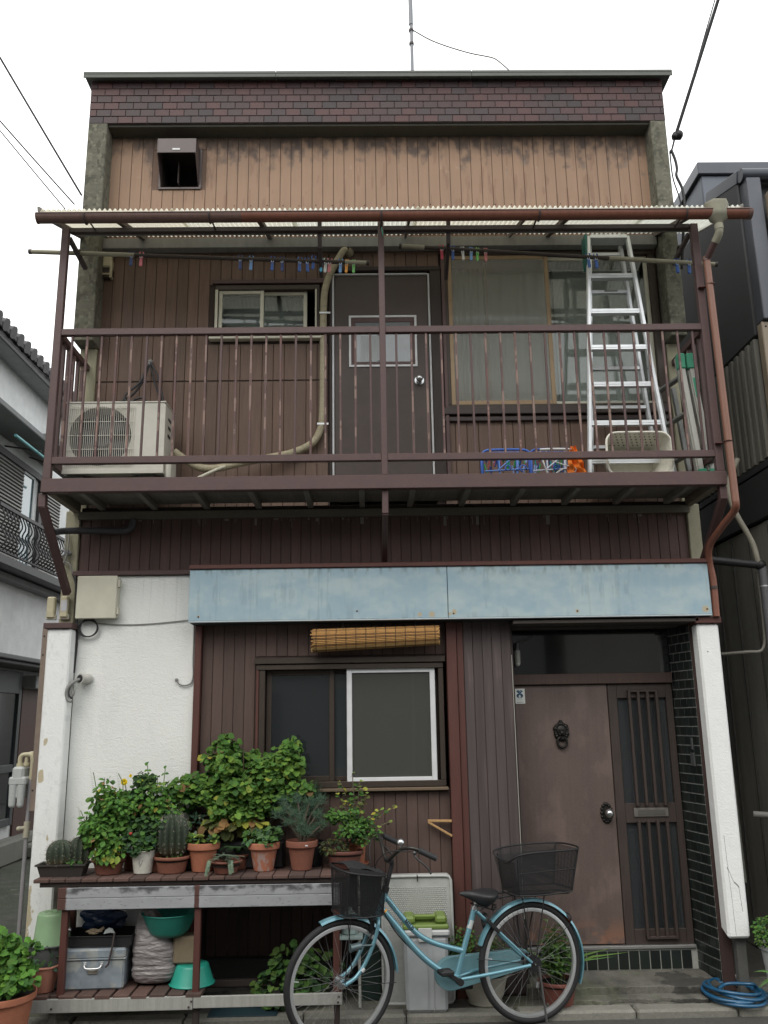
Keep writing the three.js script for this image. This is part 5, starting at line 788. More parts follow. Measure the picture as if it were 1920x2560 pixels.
{ const t = PT('potted_herb', 'tall pale green herb with opposite leaves in front of the white wall', -1.39, 0.2);
  pot(0.085, 0.065, 0.12, 0.03, M.terraDark, t); const L = [], st = [];
  for (let i = 0; i < 11; i++) { const a = i / 11 * 6.283, top = V(0.13 * Math.cos(a) * rr(0.5, 1) - 0.01, rr(0.42, 0.6), 0.08 * Math.sin(a) + 0.02); if (i === 4) top.set(-0.075, 0.665, 0.03); if (i === 0) top.set(0.045, 0.64, 0.03); const b = V(0.02 * Math.cos(a), 0.1, 0.02 * Math.sin(a)); const c = new THREE.CatmullRomCurve3([b, V(top.x * 0.45, top.y * 0.5, top.z * 0.5), top]); st.push([b.toArray(), [top.x * 0.45, top.y * 0.5, top.z * 0.5], top.toArray()]); for (let k = 3; k < 14; k++) { const p = c.getPoint(k / 13), tw = k * 1.57; for (const s of [-1, 1]) L.push({ p, d: V(s * (Math.cos(tw) + rr(-0.3, 0.3)), rr(-0.35, 0.3), s * Math.sin(tw) * 0.6).normalize(), n: V(rr(-0.3, 0.3), 0.6, 0.8), s: rr(0.034, 0.054) * (k > 11 ? 0.7 : 1), c: tint(pick([GR.bright, GR.mid, [0.13, 0.23, 0.05]])), k: 'oval', b: 0.25 }); } }
  foliage([...L, ...blobLeaves([[-0.03, 0.42, 0.02, 0.13, 0.1, 0.09, 1], [0.05, 0.33, 0.02, 0.1, 0.12, 0.09, 1]], 420, { s: [0.022, 0.042], cols: [GR.bright, GR.mid], lowYellow: 0.2 })], t); stems(st, t, M.greenStem, 0.0025);
}
{ const t = PT('potted_plant', 'dark round-leaved plant with a red bud in a white enamel-like pot', -1.447, 0.285);
  const o = pot(0.0745, 0.056, 0.138, 0, mat([0.66, 0.65, 0.58], tMottle, 0.3, { roughness: 0.4 }), t); part('rim', [flat(new THREE.TorusGeometry(0.074, 0.004, 8, 32)).rotateX(Math.PI / 2).translate(0, 0.134, 0)], mat([0.6, 0.58, 0.5], null, 1, { roughness: 0.4 }), t);
  part('print', [[-0.014, 0.06, 0.02], [-0.004, 0.055, -0.01], [0.006, 0.062, 0.012], [-0.008, 0.045, 0.03]].map(([x, y, k]) => bar(V(x, y, 0.0615), V(x + k * 0.5, y + 0.024, 0.0675), 0.002, 0.004, 0.0005)), mat([0.3, 0.3, 0.28], null, 1, {}), t);
  foliage(blobLeaves([[0, 0.23, 0, 0.12, 0.1, 0.08, 2], [-0.05, 0.19, 0.03, 0.07, 0.06, 0.06, 1], [0.05, 0.29, -0.01, 0.1, 0.07, 0.07, 1.4], [0.0, 0.15, 0.06, 0.06, 0.02, 0.03, 0.4]], 430, { k: 'round', s: [0.022, 0.042], cols: [GR.deep, GR.deep, GR.mid, [0.045, 0.1, 0.05]] }), t); stems([[[0, 0.1, 0], [0.01, 0.2, 0], [0.03, 0.3, 0]], [[0, 0.1, 0], [-0.03, 0.2, 0.02]]], t); part('bud', [ball(0.011, -0.068, 0.245, 0.075, 10, 8)], mat([0.45, 0.05, 0.03], null, 1, { roughness: 0.5 }), t);
}
{ const t = PT('potted_cactus', 'tall ribbed columnar cactus in a wide terracotta bowl', -1.272, 0.268);
  pot(0.115, 0.084, 0.1, 0.022, M.terraDark, t); cactus(t, -0.005, 0.085, 0.0, 0.092, 0.265, 14, 0.25);
  const sp = []; for (let i = 0; i < 90; i++) sp.push({ p: V(rr(-0.07, 0.06), rr(0.27, 0.34), rr(-0.05, 0.06)), d: V(rr(-0.8, 0.8), 1, rr(-0.8, 0.8)).normalize(), n: V(0, 0.1, 1), s: rr(0.02, 0.035), c: [0.3, 0.29, 0.24], k: 'spine', b: 0 }); stuffPart(part('spine', leafGeo(sp), M.needle, t));
  foliage(blobLeaves([[0, 0.092, 0.03, 0.09, 0.012, 0.06, 1]], 70, { k: 'round', s: [0.01, 0.016], cols: [GR.mid, GR.olive] }), t);
}
{ const t = PT('potted_plant', 'small grey pot with a sprig just visible behind the columnar cactus', -1.165, 0.13); pot(0.07, 0.055, 0.15, 0.012, mat([0.14, 0.15, 0.14], tMottle, 0.3, { roughness: 0.6 }), t); foliage(blobLeaves([[0.02, 0.24, 0.02, 0.06, 0.09, 0.05, 1]], 120, { k: 'lance', s: [0.03, 0.06], cols: [GR.grey, GR.mid, GR.blue] }), t); }
{ const t = PT('potted_succulent', 'light green rosette succulent in a bright terracotta pot', -1.083, 0.24);
  pot(0.104, 0.068, 0.172, 0.044, M.terra, t); const L = []; for (let r = 0; r < 4; r++) for (let i = 0; i < 9; i++) { const a = i / 9 * 6.283 + r * 0.4, e = 0.2 + r * 0.35; L.push({ p: V(-0.02, 0.2, 0.03), d: V(Math.cos(a) * Math.cos(e), Math.sin(e) * 0.9, Math.sin(a) * Math.cos(e)).normalize(), n: V(0, 1, 0.2), s: 0.034 - 0.004 * r, c: tint([0.36, 0.42, 0.11], 0.12), k: 'oval', b: -0.2 }); } foliage([...L, ...blobLeaves([[-0.055, 0.19, 0.02, 0.05, 0.035, 0.04, 1], [0.075, 0.19, 0.05, 0.025, 0.015, 0.02, 0.25]], 110, { k: 'round', s: [0.02, 0.035], cols: [GR.mid, GR.deep, GR.lime] })], t); stems([[[-0.02, 0.14, 0.03], [-0.02, 0.2, 0.03]]], t, M.greenStem, 0.005); }
{ const t = PT('potted_succulent', 'small dark bowl of grey-green trailing succulent at the shelf\'s front edge', -0.922, 0.335);
  pot(0.1, 0.068, 0.076, 0.016, M.terraBrown, t); const L = []; for (let i = 0; i < 46; i++) { const a = rr(0, 6.283), r0 = rr(0.0, 0.07), p = V(r0 * Math.cos(a), 0.082 + 0.02 * (1 - r0 / 0.07), r0 * Math.sin(a)); const d = V(Math.cos(a) + rr(-0.5, 0.5), rr(-0.1, 0.6), Math.sin(a) + rr(-0.5, 0.5)).normalize(); for (let k = 0; k < 8; k++) { for (const s of [-1, 1]) L.push({ p: p.clone(), d: V(d.z * s + d.x * 0.6, 0.5, -d.x * s + d.z * 0.6).normalize(), n: V(0, 1, 0), s: 0.011, c: tint(GR.grey, 0.2), k: 'oval' }); p.addScaledVector(d, 0.0085); d.y -= 0.16; d.normalize(); } }
  for (const [x, n] of [[-0.092, 11], [0.035, 10], [0.048, 9], [-0.085, 8]]) { const p = V(x, 0.085, 0.085); for (let k = 0; k < n; k++) { for (let j = 0; j < 4; j++) { const a = j * 1.57 + k; L.push({ p: p.clone(), d: V(Math.cos(a), -0.5, Math.sin(a)).normalize(), n: V(0, 0.3, 1), s: 0.013, c: tint([0.2, 0.27, 0.19], 0.15), k: 'oval' }); } p.y -= 0.0075; p.z += k < 3 ? 0.008 : 0; p.x += x < 0 ? -0.001 : 0.0012; } } foliage(L, t); }
{ const t = PT('potted_plant', 'terracotta pot with whitish lime bloom and clover-like leaves', -0.697, 0.268); const tT = tex(256, 256, (u, v) => { const n = fbm(u, v, 6, 6, 4, 601), w = sst(0.45, 0.62, fbm(u, v, 7, 4, 4, 603)) * sst(0.72, 0.5, v) * 0.8; const k = 0.9 + 0.3 * (n - 0.5); return [0.4 * k * (1 - w) + 0.34 * w, 0.15 * k * (1 - w) + 0.27 * w, 0.085 * k * (1 - w) + 0.25 * w]; });
  const m = new THREE.MeshPhysicalMaterial({ map: tT, roughness: 0.85 }); m.map.repeat.set(5, 5.5); pot(0.101, 0.062, 0.17, 0.042, m, t);
  foliage(blobLeaves([[-0.07, 0.2, 0.02, 0.05, 0.04, 0.05, 1], [0.02, 0.19, 0.06, 0.05, 0.04, 0.04, 1.2], [0.05, 0.22, 0.0, 0.06, 0.04, 0.05, 1.2], [-0.02, 0.23, -0.02, 0.06, 0.03, 0.05, 1]], 230, { k: 'heart', s: [0.022, 0.042], cols: [[0.08, 0.16, 0.05], GR.mid, [0.06, 0.12, 0.055]], b: 0.1 }), t); stems([[[0, 0.15, 0], [-0.04, 0.19, 0.02], [-0.08, 0.21, 0.03]], [[0.01, 0.15, 0.02], [0.02, 0.19, 0.06]], [[0.02, 0.15, 0], [0.06, 0.22, 0]]], t, M.greenStem, 0.002); }
{ const t = PT('potted_fern', 'feathery dark green fern behind the small trailing bowl', -0.87, 0.17); pot(0.075, 0.06, 0.09, 0.02, M.terraDark, t); const L = []; for (let i = 0; i < 34; i++) { const a = rr(0, 6.283), p = V(0, 0.09, 0.02), d = V(Math.cos(a) * 0.8, 1.2, Math.sin(a) * 0.8 + 0.15).normalize(); for (let k = 0; k < 16; k++) { for (const s of [-1, 1]) L.push({ p: p.clone(), d: V(-d.z * s, 0.15, d.x * s).addScaledVector(d, 0.5).normalize(), n: V(0, 1, 0.2), s: 0.026 * (1 - k / 20), c: tint([0.045, 0.11, 0.03]), k: 'lance' }); p.addScaledVector(d, 0.012); d.y -= 0.11; d.normalize(); } } foliage(L, t); }
{ // the large bush
  const t = thing('large_bush', 'wide bush with lobed yellow-green leaves rising behind the pots', 'shrub', [-0.86, 0.867, 0.12]);
  part('planter', [bx(-0.3, 0.28, 0, 0.16, -0.06, 0.08, 0.01)], M.black, t); part('soil', [bx(-0.28, 0.26, 0.15, 0.165, -0.05, 0.07)], M.soil, t);
  const bl = [[-0.22, 0.52, 0.04, 0.2, 0.13, 0.12, 3], [0.05, 0.58, 0.03, 0.24, 0.15, 0.13, 4], [0.26, 0.58, 0.02, 0.17, 0.15, 0.11, 3], [-0.13, 0.68, 0.0, 0.12, 0.1, 0.08, 1.3], [0.0, 0.7, 0, 0.09, 0.08, 0.07, 0.8], [0.28, 0.68, 0.02, 0.13, 0.07, 0.08, 1.2], [-0.3, 0.42, 0.06, 0.14, 0.12, 0.1, 1.6], [-0.05, 0.43, 0.08, 0.24, 0.14, 0.1, 3], [0.22, 0.45, 0.05, 0.17, 0.13, 0.09, 1.8], [0.03, 0.31, 0.08, 0.16, 0.08, 0.07, 0.9], [-0.33, 0.5, 0.05, 0.09, 0.1, 0.08, 0.7], [0.44, 0.47, 0.06, 0.05, 0.05, 0.05, 0.25]];
  foliage([...blobLeaves(clumps(bl, 95, 0.03, 0.075), 3900, { k: 'lobed', s: [0.02, 0.046], cols: [[0.1, 0.21, 0.03], [0.085, 0.185, 0.027], GR.mid, [0.13, 0.235, 0.035], [0.07, 0.16, 0.028]], droop: 0.3, shell: 0.5, lowYellow: 0.06 }), ...blobLeaves([[-0.02, 0.27, 0.1, 0.22, 0.06, 0.05, 1]], 70, { k: 'lobed', s: [0.04, 0.06], cols: [GR.yellow, GR.olive, GR.brown, [0.16, 0.22, 0.035]], droop: 0.6 })], t);
  const st = []; for (let i = 0; i < 22; i++) { const b = pick(bl); st.push([[rr(-0.2, 0.18), 0.15, rr(-0.03, 0.03)], [b[0] * 0.6 + rr(-0.05, 0.05), 0.32, 0.02], [b[0], b[1] + b[4] * 0.4, b[2]]]); } stems(st, t, M.twig, 0.004);
}
{ const t = PT('potted_pine', 'bonsai-like pine with dense dark needles in a tall terracotta pot', -0.459, 0.262); pot(0.101, 0.062, 0.176, 0.042, M.terraDark, t); part('nick', [bx(0.028, 0.045, 0.15, 0.157, 0.093, 0.0975, 0.001)], M.whitePaint, t);
  const L = [], st = [], hub = [[-0.1, 0.36, 0.04], [-0.15, 0.33, 0.02], [-0.03, 0.42, 0.0], [0.05, 0.4, 0.03], [0.1, 0.33, 0.02], [0.0, 0.25, 0.06], [0.03, 0.23, 0.05], [-0.08, 0.29, 0.05], [0.12, 0.41, -0.01], [-0.04, 0.34, 0.06], [0.13, 0.27, 0.02], [0.02, 0.35, 0.0], [-0.12, 0.41, -0.02], [0.0, 0.3, 0.08], [0.07, 0.24, 0.0]];
  for (const [x, y, z] of hub) { st.push([[0.0, 0.15, 0], [x * 0.4, y * 0.75, z * 0.4], [x, y, z]]); for (let i = 0; i < 150; i++) { const a = rr(0, 6.283), e = rr(-0.5, 1.3), p = V(x + rr(-0.02, 0.02), y + rr(-0.02, 0.02), z + rr(-0.02, 0.02)); L.push({ p, d: V(Math.cos(a) * Math.cos(e), Math.sin(e), Math.sin(a) * Math.cos(e)), n: V(0, 0.3, 1), s: rr(0.04, 0.068), c: tint(pick([GR.blue, [0.035, 0.075, 0.045], [0.06, 0.115, 0.06]])), k: 'needle', b: 0 }); } }
  foliage(L, t, null, M.needle); stems(st, t, mat([0.16, 0.12, 0.09], tWood, 0.1, { roughness: 0.95 }), 0.006); }
{ const t = PT('potted_yucca', 'spiky dark green yucca behind the pine, under the window sill', -0.4, 0.1); pot(0.08, 0.065, 0.15, 0.02, M.black, t); const L = []; for (let i = 0; i < 70; i++) { const a = i * 2.4, e = 0.15 + 1.3 * (i / 70); L.push({ p: V(0, 0.3 + 0.08 * (i / 70), 0), d: V(Math.cos(a) * Math.cos(e), Math.sin(e), Math.sin(a) * Math.cos(e)), n: V(0, 1, 0), s: rr(0.13, 0.19), c: tint([0.03, 0.075, 0.035]), k: 'blade', b: 0.12 }); } foliage(L, t); stems([[[0, 0.13, 0], [0, 0.36, 0]]], t, M.twig, 0.015); }
{ const t = PT('potted_shrub', 'small dense-leaved bonsai shrub in an oval dark red bowl', -0.19, 0.235); pot(0.122, 0.09, 0.108, 0.024, mat([0.16, 0.06, 0.045], tMottle, 0.25, { roughness: 0.6 }), t, { sz: 0.75 });
  foliage([...blobLeaves(clumps([[-0.01, 0.3, 0.02, 0.1, 0.06, 0.08, 2], [0.1, 0.26, 0.03, 0.1, 0.07, 0.08, 2], [0.17, 0.21, 0.04, 0.08, 0.06, 0.07, 1.4], [0.04, 0.2, 0.05, 0.09, 0.07, 0.06, 1.3]], 45, 0.02, 0.04), 1200, { k: 'round', s: [0.012, 0.025], cols: [GR.mid, [0.075, 0.15, 0.03], GR.deep, GR.bright] }), ...blobLeaves([[-0.06, 0.13, 0.03, 0.09, 0.05, 0.05, 1]], 260, { k: 'lance', s: [0.015, 0.03], cols: [GR.olive, [0.06, 0.06, 0.03], GR.deep] })], t); stems([[[0, 0.09, 0], [0.02, 0.18, 0], [-0.01, 0.28, 0.02]], [[0.02, 0.14, 0], [0.1, 0.22, 0.03], [0.16, 0.22, 0.04]]], t, M.twig, 0.008); }
{ const t = PT('potted_shrub', 'sparse twiggy shrub with a few yellowing leaves, beside the white screen frame', -0.12, 0.12); pot(0.075, 0.055, 0.15, 0.03, M.terra, t);
  const L = [], st = []; for (const [x, y, z] of [[-0.02, 0.57, 0.02], [-0.13, 0.46, 0.03], [0.08, 0.46, 0.0], [-0.06, 0.4, 0.04], [0.04, 0.4, 0.03], [0.16, 0.34, 0.04], [0.26, 0.36, 0.05], [0.23, 0.27, 0.06], [-0.1, 0.52, 0.0], [0.03, 0.52, 0.02]]) { const m = [x * 0.4, 0.14 + (y - 0.14) * 0.55, z]; st.push([[0.0, 0.12, 0], m, [x, y, z]]); const c = new THREE.CatmullRomCurve3([V(0, 0.12, 0), V(...m), V(x, y, z)]); for (let k = 0; k < 11; k++) { const p = c.getPoint(0.5 + 0.5 * k / 10), a = rr(0, 6.283); L.push({ p, d: V(Math.cos(a), rr(-0.4, 0.5), Math.sin(a)).normalize(), n: V(0, 0.8, 0.5).normalize(), s: rr(0.02, 0.036), c: tint(pick([GR.mid, GR.olive, GR.yellow, GR.lime, GR.mid])), k: 'round' }); } } foliage(L, t); stems(st, t, mat([0.13, 0.1, 0.075], null, 1, { roughness: 0.9 }), 0.0028); part('saucer', [lathe([[0, 0], [0.075, 0], [0.085, 0.02], [0.08, 0.02], [0.07, 0.006], [0, 0.006]], 24).translate(0, -0.0005, 0)], M.terra, t); }
// ---------- things on the lower deck and beside it ----------
{ const t = thing('toolbox', 'dented galvanised metal toolbox with a hinged lid under the shelf', 'toolbox', [-1.705, 0.227, 0.235]); t.rotation.y = 0.05;
  const tG = tex(256, 256, (u, v) => { const a = fbm(u, v, 5, 5, 5, 701), b = sst(0.5, 0.62, fbm(u, v, 7, 6, 5, 703)), c = fbm(u, v, 26, 26, 3, 705); const k = 0.25 + 0.2 * (a - 0.5) + 0.08 * (c - 0.5); return [k * 0.84 + 0.07 * b, k * 0.98 + 0.05 * b, k * 1.1 + 0.01 * b]; }); const m = mat([1, 1, 1], tG, 0.45, { roughness: 0.55, metalness: 0.1 });
  part('body', [bx(-0.182, 0.182, 0, 0.17, -0.125, 0.125, 0.012)], m, t); const lid = part('lid', [bx(-0.188, 0.188, 0.172, 0.228, -0.131, 0.131, 0.01), bx(-0.19, 0.19, 0.168, 0.176, -0.133, 0.133, 0.002)], m, t);
  const h = part('handle', [tube([V(-0.05, 0.145, 0.127), V(-0.05, 0.14, 0.142), V(-0.042, 0.128, 0.15), V(0, 0.124, 0.152), V(0.042, 0.128, 0.15), V(0.05, 0.14, 0.142), V(0.05, 0.145, 0.127)], 0.006, 8), bx(-0.06, -0.04, 0.13, 0.158, 0.126, 0.13, 0.002), bx(0.04, 0.06, 0.13, 0.158, 0.126, 0.13, 0.002)], M.alu, t); part('latch', [bx(-0.03, 0.028, 0.09, 0.112, 0.126, 0.134, 0.003), bx(0.015, 0.03, 0.1, 0.12, 0.134, 0.14, 0.002)], mat([0.35, 0.33, 0.28], tMottle, 0.1, { roughness: 0.6, metalness: 0.4 }), t); }
{ const t = thing('tray', 'black plastic tray of odds and ends lying on the toolbox', 'tray', [-1.695, 0.457, 0.2]); part('base', [bx(-0.2, 0.2, 0, 0.008, -0.135, 0.135)], M.black, t); part('wall', [bx(-0.21, 0.21, 0.008, 0.062, 0.128, 0.136), bx(-0.21, 0.21, 0.008, 0.062, -0.136, -0.128), bx(-0.21, -0.202, 0.008, 0.062, -0.127, 0.127), bx(0.202, 0.21, 0.008, 0.062, -0.127, 0.127), bx(-0.214, 0.214, 0.058, 0.066, 0.137, 0.143)], M.black, t);
  const crump = (r, sx, sy, sz, s) => { const g = flat(new THREE.IcosahedronGeometry(r, 5)), p = g.attributes.position; for (let i = 0; i < p.count; i++) { const x = p.getX(i), y = p.getY(i), z = p.getZ(i), k = 1 + 0.22 * (Math.sin(x / r * 3.1 + s) * Math.sin(y / r * 4.2 + 2 * s) + 0.5 * Math.sin(z / r * 9 + x / r * 7)); p.setXYZ(i, x * k * sx, y * k * sy, z * k * sz); } g.computeVertexNormals(); return uvBox(g); };
  single('plastic_bag', crump(0.075, 1.9, 0.85, 0.9, 1).translate(-1.71, 0.575, 0.14), mat([0.012, 0.03, 0.075], tMottle, 0.2, { roughness: 0.3 }), 'crumpled dark blue plastic bag in the black tray', 'bag'); single('glove', merge([crump(0.03, 1.4, 0.5, 0.7, 2), rod(V(0.02, 0, 0), V(0.06, 0.02, 0.0), 0.009, 8)]).translate(-1.73, 0.535, 0.28), mat([0.32, 0.25, 0.17], tMottle, 0.1, { roughness: 0.9 }), 'tan work glove tucked in the black tray', 'glove'); single('paper_scrap', ext([[-0.03, 0], [-0.02, 0.02], [0, 0.032], [0.02, 0.025], [0.035, 0.004], [0.01, 0.008]], 0.008, 0.002).translate(-1.635, 0.525, 0.29), mat([0.5, 0.53, 0.52], null, 1, { roughness: 0.8 }), 'white scrap lying on the black tray', 'paper');
  single('hook_tool', [tube([V(-1.585, 0.54, 0.35), V(-1.59, 0.46, 0.372), V(-1.6, 0.4, 0.376), V(-1.607, 0.37, 0.378), V(-1.622, 0.358, 0.38)], 0.006, 8)], M.darksteel, 'thin dark hooked rod hanging down over the toolbox lid', 'hook'); single('metal_ball', [ball(0.014, -1.885, 0.545, 0.27), rod(V(-1.885, 0.525, 0.27), V(-1.885, 0.535, 0.27), 0.01, 10)], M.steel, 'shiny metal knob at the left corner of the black tray', 'knob'); }
{ // sack
  const g = flat(new THREE.SphereGeometry(1, 96, 96)), p = g.attributes.position; for (let i = 0; i < p.count; i++) { const X = p.getX(i), Y = p.getY(i), Z = p.getZ(i), v = (Y + 1) / 2, a = Math.atan2(Z, X); const w = Math.pow(Math.max(0, 1 - Math.pow(Math.abs(Y), 12)), 0.5) * (1 - 0.5 * sst(0.5, 0.95, v)), q = 1 / Math.pow(Math.pow(Math.abs(Math.cos(a)), 3.4) + Math.pow(Math.abs(Math.sin(a)), 3.4), 1 / 3.4), ua = a / 6.283 + 0.5; const cr = fbm(ua, v + 0.05 * Math.sin(a * 2), 7, 24, 4, 715), big = fbm(ua, v, 5, 6, 3, 717), fold = Math.abs(2 * fbm(ua + 0.04 * big, v, 4, 15, 2, 719) - 1); const wr = (0.07 * (0.45 - fold) + 0.05 * (cr - 0.5)) * (1 - 0.7 * sst(0.45, 0.7, v)) + 0.14 * (big - 0.5) + 0.05 * Math.sin(a * 7 + 2 * v) * sst(0.5, 0.9, v); const k = w * q * (1 + wr); p.setXYZ(i, -1.36 + 0.132 * Math.cos(a) * k - 0.055 * sst(0.45, 1, v), 0.226 + 0.42 * v + 0.008 * big, 0.22 + 0.105 * Math.sin(a) * k); }
  g.computeVertexNormals(); single('sack', uvBox(g), mat([0.26, 0.235, 0.235], tMottle, 0.35, { roughness: 0.38, clearcoat: 0.3, clearcoatRoughness: 0.3, bump: bCrumple, bs: 0.011, bsize: 0.42 }), 'wrinkled grey plastic sack beside the toolbox under the shelf', 'sack'); }
{ const m = mat([0.03, 0.36, 0.27], tFine, 0.3, { roughness: 0.35 }), md = mat([0.025, 0.23, 0.18], tFine, 0.3, { roughness: 0.4 });
  single('basin', lathe([[0, 0], [0.09, 0.004], [0.12, 0.03], [0.165, 0.13], [0.172, 0.132], [0.172, 0.138], [0.16, 0.136], [0.115, 0.034], [0, 0.01]], 40).translate(-1.275, 0.5, 0.26), md, 'dark teal plastic basin wedged under the shelf top above the sack', 'basin');
  single('basin', lathe([[0.132, 0], [0.14, 0.002], [0.138, 0.008], [0.13, 0.012], [0.1, 0.1], [0.094, 0.11], [0.085, 0.114], [0, 0.115]], 40).translate(-1.125, 0.227, 0.25), m, 'bright green plastic basin standing upside down on the slatted deck', 'basin');
  single('box', [bx(-1.24, -1.09, 0.344, 0.5, 0.18, 0.3, 0.012)], mat([0.24, 0.19, 0.125], tMottle, 0.2, { roughness: 0.85 }), 'weathered tan block standing on the upturned green basin', 'box'); }
{ const t = thing('bucket', 'pale green plastic bucket upside down on the grey bucket', 'bucket', [-1.995, 0.455, 0.25]); const m = mat([0.27, 0.42, 0.24], tFine, 0.3, { roughness: 0.45 }); part('body', [lathe([[0.112, 0], [0.118, 0.004], [0.116, 0.016], [0.11, 0.02], [0.094, 0.178], [0.088, 0.19], [0.08, 0.192], [0.078, 0.189], [0.058, 0.189], [0.056, 0.193], [0.05, 0.193], [0.048, 0.189], [0.026, 0.189], [0.024, 0.193], [0.018, 0.193], [0.016, 0.189], [0, 0.189]], 40)], m, t);
  const t2 = thing('bucket', 'grey bucket under the pale green one at the shelf\'s left end', 'bucket', [-2.0, 0.227, 0.25]); part('body', [lathe([[0, 0], [0.1, 0], [0.105, 0.01], [0.13, 0.235], [0.14, 0.24], [0.14, 0.25], [0.128, 0.248], [0.1, 0.02], [0, 0.012]], 36)], mat([0.1, 0.105, 0.1], tMottle, 0.3, { roughness: 0.7 }), t2); part('handle_lug', [rod(V(-0.135, 0.25, 0.03), V(-0.1, 0.262, 0.08), 0.008, 8)], M.darksteel, t2); }
{ const t = PT('potted_plant', 'small salmon terracotta pot with a dark sprig on the lower deck\'s left end', -1.99, 0.36, 0.228); pot(0.085, 0.06, 0.148, 0, mat([0.36, 0.15, 0.1], tMottle, 0.25, { roughness: 0.8 }), t); part('rim', [flat(new THREE.TorusGeometry(0.084, 0.0065, 8, 30)).rotateX(Math.PI / 2).translate(0, 0.14, 0)], mat([0.4, 0.18, 0.12], tMottle, 0.25, { roughness: 0.8 }), t); foliage(blobLeaves([[0, 0.17, 0, 0.07, 0.04, 0.05, 1]], 34, { k: 'lance', s: [0.04, 0.075], cols: [GR.deep, GR.blue, [0.06, 0.1, 0.07]], droop: 0 }), t); }
{ const t = PT('potted_plant', 'leafy light green plant spilling over a terracotta pot at the left edge', -2.13, 0.66, 0.0); pot(0.2, 0.14, 0.31, 0.04, M.terra, t); foliage(blobLeaves(clumps([[0.02, 0.43, 0.02, 0.16, 0.13, 0.13, 2], [0.08, 0.5, 0, 0.1, 0.1, 0.1, 1], [-0.08, 0.54, 0.02, 0.13, 0.09, 0.1, 1.2], [0.12, 0.37, 0.06, 0.09, 0.07, 0.08, 0.8]], 55, 0.03, 0.065), 1700, { k: 'lobed', s: [0.02, 0.042], cols: [GR.bright, [0.11, 0.25, 0.035], GR.mid] }), t); stems([[[0, 0.28, 0], [0.05, 0.4, 0], [0.1, 0.5, 0.02]], [[0, 0.28, 0], [-0.06, 0.5, 0]]], t, M.greenStem, 0.004); }
{ const t = thing('ground_plant', 'vine-like green plant in the dark under the shelf behind the front wheel', 'plant', [-0.52, 0.047, 0.08]); pot(0.09, 0.07, 0.1, 0.02, M.black, t); foliage(blobLeaves([[-0.1, 0.12, 0.08, 0.15, 0.1, 0.1, 1.3], [0.08, 0.16, 0.06, 0.14, 0.11, 0.1, 1.3], [0.0, 0.27, 0.04, 0.13, 0.08, 0.08, 0.8], [0.2, 0.22, 0.0, 0.1, 0.08, 0.08, 0.4]], 430, { k: 'lobed', s: [0.03, 0.055], cols: [GR.mid, [0.09, 0.17, 0.04], GR.deep] }), t); stems([[[0, 0.08, 0], [-0.1, 0.2, 0.06]], [[0, 0.08, 0], [0.1, 0.25, 0.05]]], t, M.greenStem); }
single('rubber_mat', bx(-1.02, -0.6, 0.0475, 0.056, 0.02, 0.3, 0.003), mat([0.012, 0.04, 0.055], tGrit, 0.2, { roughness: 0.7 }), 'dark teal rubber mat lying under the slatted shelf', 'mat');
single('pole', [rod(V(-0.1, 0.047, 0.16), V(-0.108, 0.86, 0.04), 0.0095, 8)], mat([0.4, 0.4, 0.37], tStreak, 0.2, { roughness: 0.7 }), 'pale thin pole leaning behind the front bicycle basket', 'pole');
single('board', [bx(-0.09, 0.03, 0.05, 0.79, 0.02, 0.034, 0.002)], mat([0.012, 0.032, 0.024], tMottle, 0.4, { roughness: 0.6 }), 'dark green panel leaning on the wall behind the front basket', 'panel');
single('wash_bottle', [lathe([[0, 0], [0.045, 0], [0.05, 0.01], [0.05, 0.1], [0.03, 0.13], [0.012, 0.14], [0.012, 0.16], [0, 0.16]], 18).scale(1, 1, 1).translate(-0.16, 0.46, 0.12), bx(-0.24, -0.08, 0.44, 0.459, 0.05, 0.2)], mat([0.4, 0.5, 0.48], tFine, 0.2, { roughness: 0.4 }), 'pale plastic bottle on a bracket behind the bicycle\'s front mudguard', 'bottle');
// ---------- bins and pots on the apron ----------
{ const t = thing('storage_crate', 'large pale grey plastic crate standing upright against the wall behind the bin', 'crate'); const m = mat([0.46, 0.47, 0.45], tMottle, 0.5, { roughness: 0.6 });
  part('body', [uvBox(ext(rrect(0.435, 0.735, 0.02).map(([x, y]) => [x, y]), 0.09, 0.006).translate(0.268, 0.42, 0.015))], m, t);
  part('rim', [tube(rrect(0.44, 0.74, 0.024, 4).map(([x, y]) => V(x + 0.268, y + 0.42, 0.115)), 0.009, 8, 100, true)], mat([0.52, 0.53, 0.51], tMottle, 0.5, { roughness: 0.55 }), t);
  const d = []; for (let r = 0; r < 22; r++) for (let i = 0; i < 29; i++) d.push(flat(new THREE.CylinderGeometry(0.0025, 0.006, 0.005, 6)).rotateX(Math.PI / 2).translate(0.09 + i * 0.0128 + (r % 2) * 0.0064, 0.475 + r * 0.0118, 0.1125)); stuffPart(part('embossed_pattern', d, m, t));
  part('clip', [bx(0.27, 0.276, 0.762, 0.8, 0.09, 0.13, 0.001)], M.black, t); }
